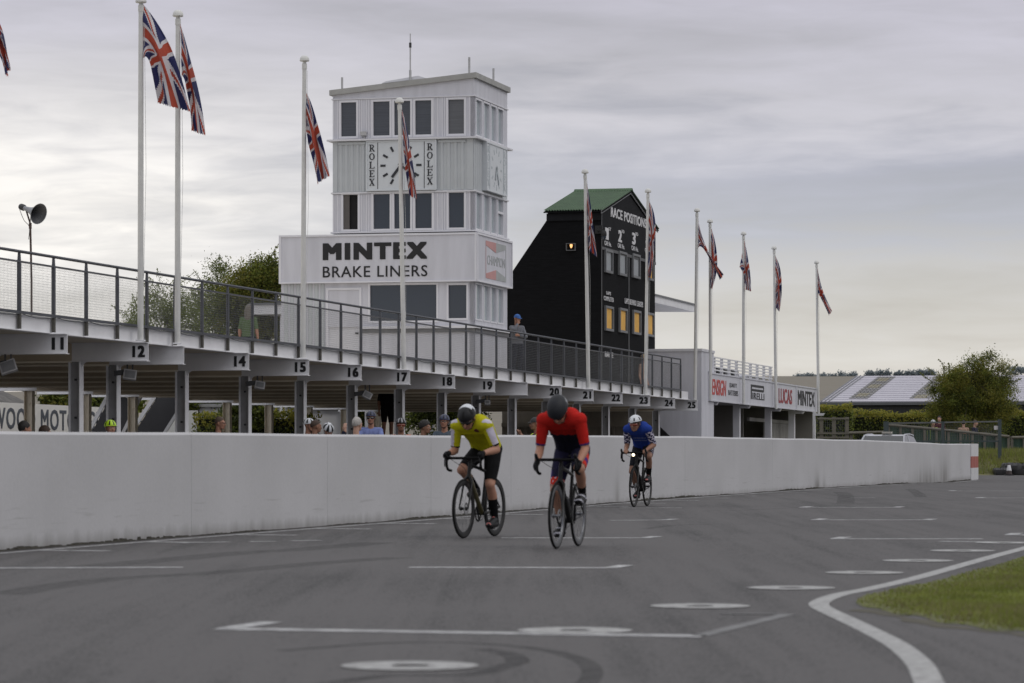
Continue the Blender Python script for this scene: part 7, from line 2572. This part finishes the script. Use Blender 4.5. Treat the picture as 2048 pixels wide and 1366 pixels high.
C_green = cloth('green_tee_cloth', (0.085, 0.125, 0.06)); C_hood = cloth('grey_hoodie_cloth', (0.16, 0.165, 0.185)); C_hv = mat('hi_vis_yellow', (0.50, 0.62, 0.03), .7, .08, 10); C_mar = cloth('maroon_cloth', (0.075, 0.018, 0.025)); C_tan = cloth('tan_cloth', (0.36, 0.24, 0.18)); C_or = cloth('orange_cloth', (.55, .10, .03))
M_cblue = cloth('blue_cap_cloth', (0.07, 0.16, 0.42))
S_ = spectator
S_(ppos(47, 56), zt(846.5, 56), R(120), 'person with dark hair looking away at the far left behind the wall', C_black, hair(M_hdark))
S_(ppos(88, 58), zt(856, 58), R(100), 'person with brown hair, just the top of the head above the wall', C_black, hair(M_hbrown))
S_(ppos(220, 57), zt(846, 57), R(30), 'person in a lime green helmet with black vents behind the wall', C_black, helm(M_hlime))
S_(ppos(438, 64), zt(838.5, 64), R(75), 'man with cropped greying hair and glasses in profile behind the wall', C_nav, [hair(mat('cropped_brown_hair', (0.075, .05, .035), .8, .3, 30), 100, .3, (.080, .102, .106)), specs], long_sleeve=True)
S_(ppos(617, 66), zt(843, 66), R(60), 'person in a white helmet half hidden by the balding man', C_black, helm(M_hwhite))
S_(ppos(630, 64), zt(845, 64), R(115), 'balding man with dark hair in a dark top behind the wall', C_grey, hair(M_hbrown, 86, .5, (.082, .105, .106), -.4), M_skin2)
S_(ppos(656, 63), zt(852, 63), R(20), 'person in a black and white striped helmet, head low behind the wall', C_purple, helm(M_hwhite, None, lambda k, a: 1 if abs((a % 1.05) - .52) < .27 and k > .12 else 0), pitch=R(35))
S_(ppos(713, 60), zt(839.5, 60), R(150), 'white haired man in a navy jacket waving one hand', C_nav, hair(M_hairw, 104, .35), M_skin3, arms='wave', long_sleeve=True)
S_(ppos(742, 65), zt(828, 65), R(-5), 'rider in a light blue jersey with a navy helmet and dark sunglasses', C_lblue, [helm(M_hnavy), sg(M_lens)], M_skin, arms='bar')
S_(ppos(802, 64), zt(842, 64), R(5), 'rider in a black helmet with red mirrored sunglasses behind the wall', C_black, [helm(M_hblack, mat('pale_helmet_stripe', (.3, .3, .32), .4, .1)), sg(M_lensr)], M_skin2, vest=C_or, arms='bar')
S_(ppos(848, 63), zt(846, 63), R(70), 'person with dark curly hair in profile behind the wall', C_black, hair(M_hdark, 108, .3, (.094, .116, .118)), M_skin2)
S_(ppos(889, 64), zt(835, 64), R(-12), 'rider in a navy helmet and glasses with a grey blue jersey', C_gblue, [helm(M_hnavy), specs], M_skin, arms='bar')
S_(ppos(908, 67), zt(846, 67), R(40), 'person in a black and white helmet beside the grey blue rider', C_white, helm(M_hblack, M_hwhite))
S_(ppos(1072, 66), zt(840, 66), R(-70), 'person in a black cap and hi vis top holding a phone behind the wall', C_black, cap_(M_black), M_skin2, arms='phone', vest=C_hv)
# person standing on the stairs behind the pits
Yq = 88.0
stp = empty('viewing_step', ppos(775, Yq, 0)); tag(stp, 'grey concrete step behind the pits that a person stands on', 'step')
g = MB(); g.box(-.9, .9, -.5, .9, -.1, .60); g.box(-.9, .9, -.1, .9, .602, 1.22); g.build('tread', mat('grey_concrete', (.25, .25, .24), .9, .15, 3), stp)
S_(ppos(775, Yq, 1.22), 1.74, R(15), 'person in black standing higher up behind the riders, head hidden by the roof', C_black, hair(M_hdark), M_skin2, shorts=True, bottom=C_black)
# terrace
def terr(x, xl): 
    s = s_at(x, xl); p = bworld(xl, s, 3.272 - K * (s - S0)); return p, dep(xl, s)
p, Yq = terr(497, -28.2)
S_(p, zt(608, Yq) - p.z, R(170), 'woman with long grey hair and a green tee on the terrace, seen from behind', C_green, longhair(M_hairg), M_skin, group='people on the roof terrace')
p, Yq = terr(1034, -23.0)
S_(p, zt(627, Yq) - p.z, R(25), 'person in a grey hoodie and blue cap leaning on the terrace railing', C_hood, cap_(M_cblue), M_skin, long_sleeve=True, arms='face', pitch=R(8), hyaw=R(18), group='people on the roof terrace')
p, Yq = terr(1286, -23.4)
S_(p, zt(713, Yq) - p.z, R(60), 'blond person low behind the far end of the terrace mesh', C_tan, hair(M_blond), M_skin3, group='people on the roof terrace')
# beyond the wall at the right
GR = 'people by the fence at the right'
def bpos(x, Y): return Vector(((x - 1024) * Y / F, Y, bank_z(Y)))
for (x, y, Yq, yw, lab, tm, gr, kw) in ((1866, 839, 141, 10, 'marshal in a white helmet and hi vis vest behind the green fence', C_black, helm(M_hwhite), dict(vest=C_hv)),
        (1879, 831, 143, -20, 'man in a maroon top behind the green fence', C_mar, hair(M_hdark, 100), dict()),
        (1927, 847, 141, 170, 'person in a tan top seen from behind at the sloping fence', C_tan, hair(M_hdark, 108), dict(sleeve=.1)),
        (1950, 845, 141.6, 60, 'person in a dark blue top with a bare arm at the sloping fence', C_nav, hair(M_hbrown, 108), dict(sleeve=.1))):
    p = bpos(x, Yq); S_(p, zt(y, Yq) - p.z, R(yw), lab, tm, gr, M_skin3, group=GR, **kw)
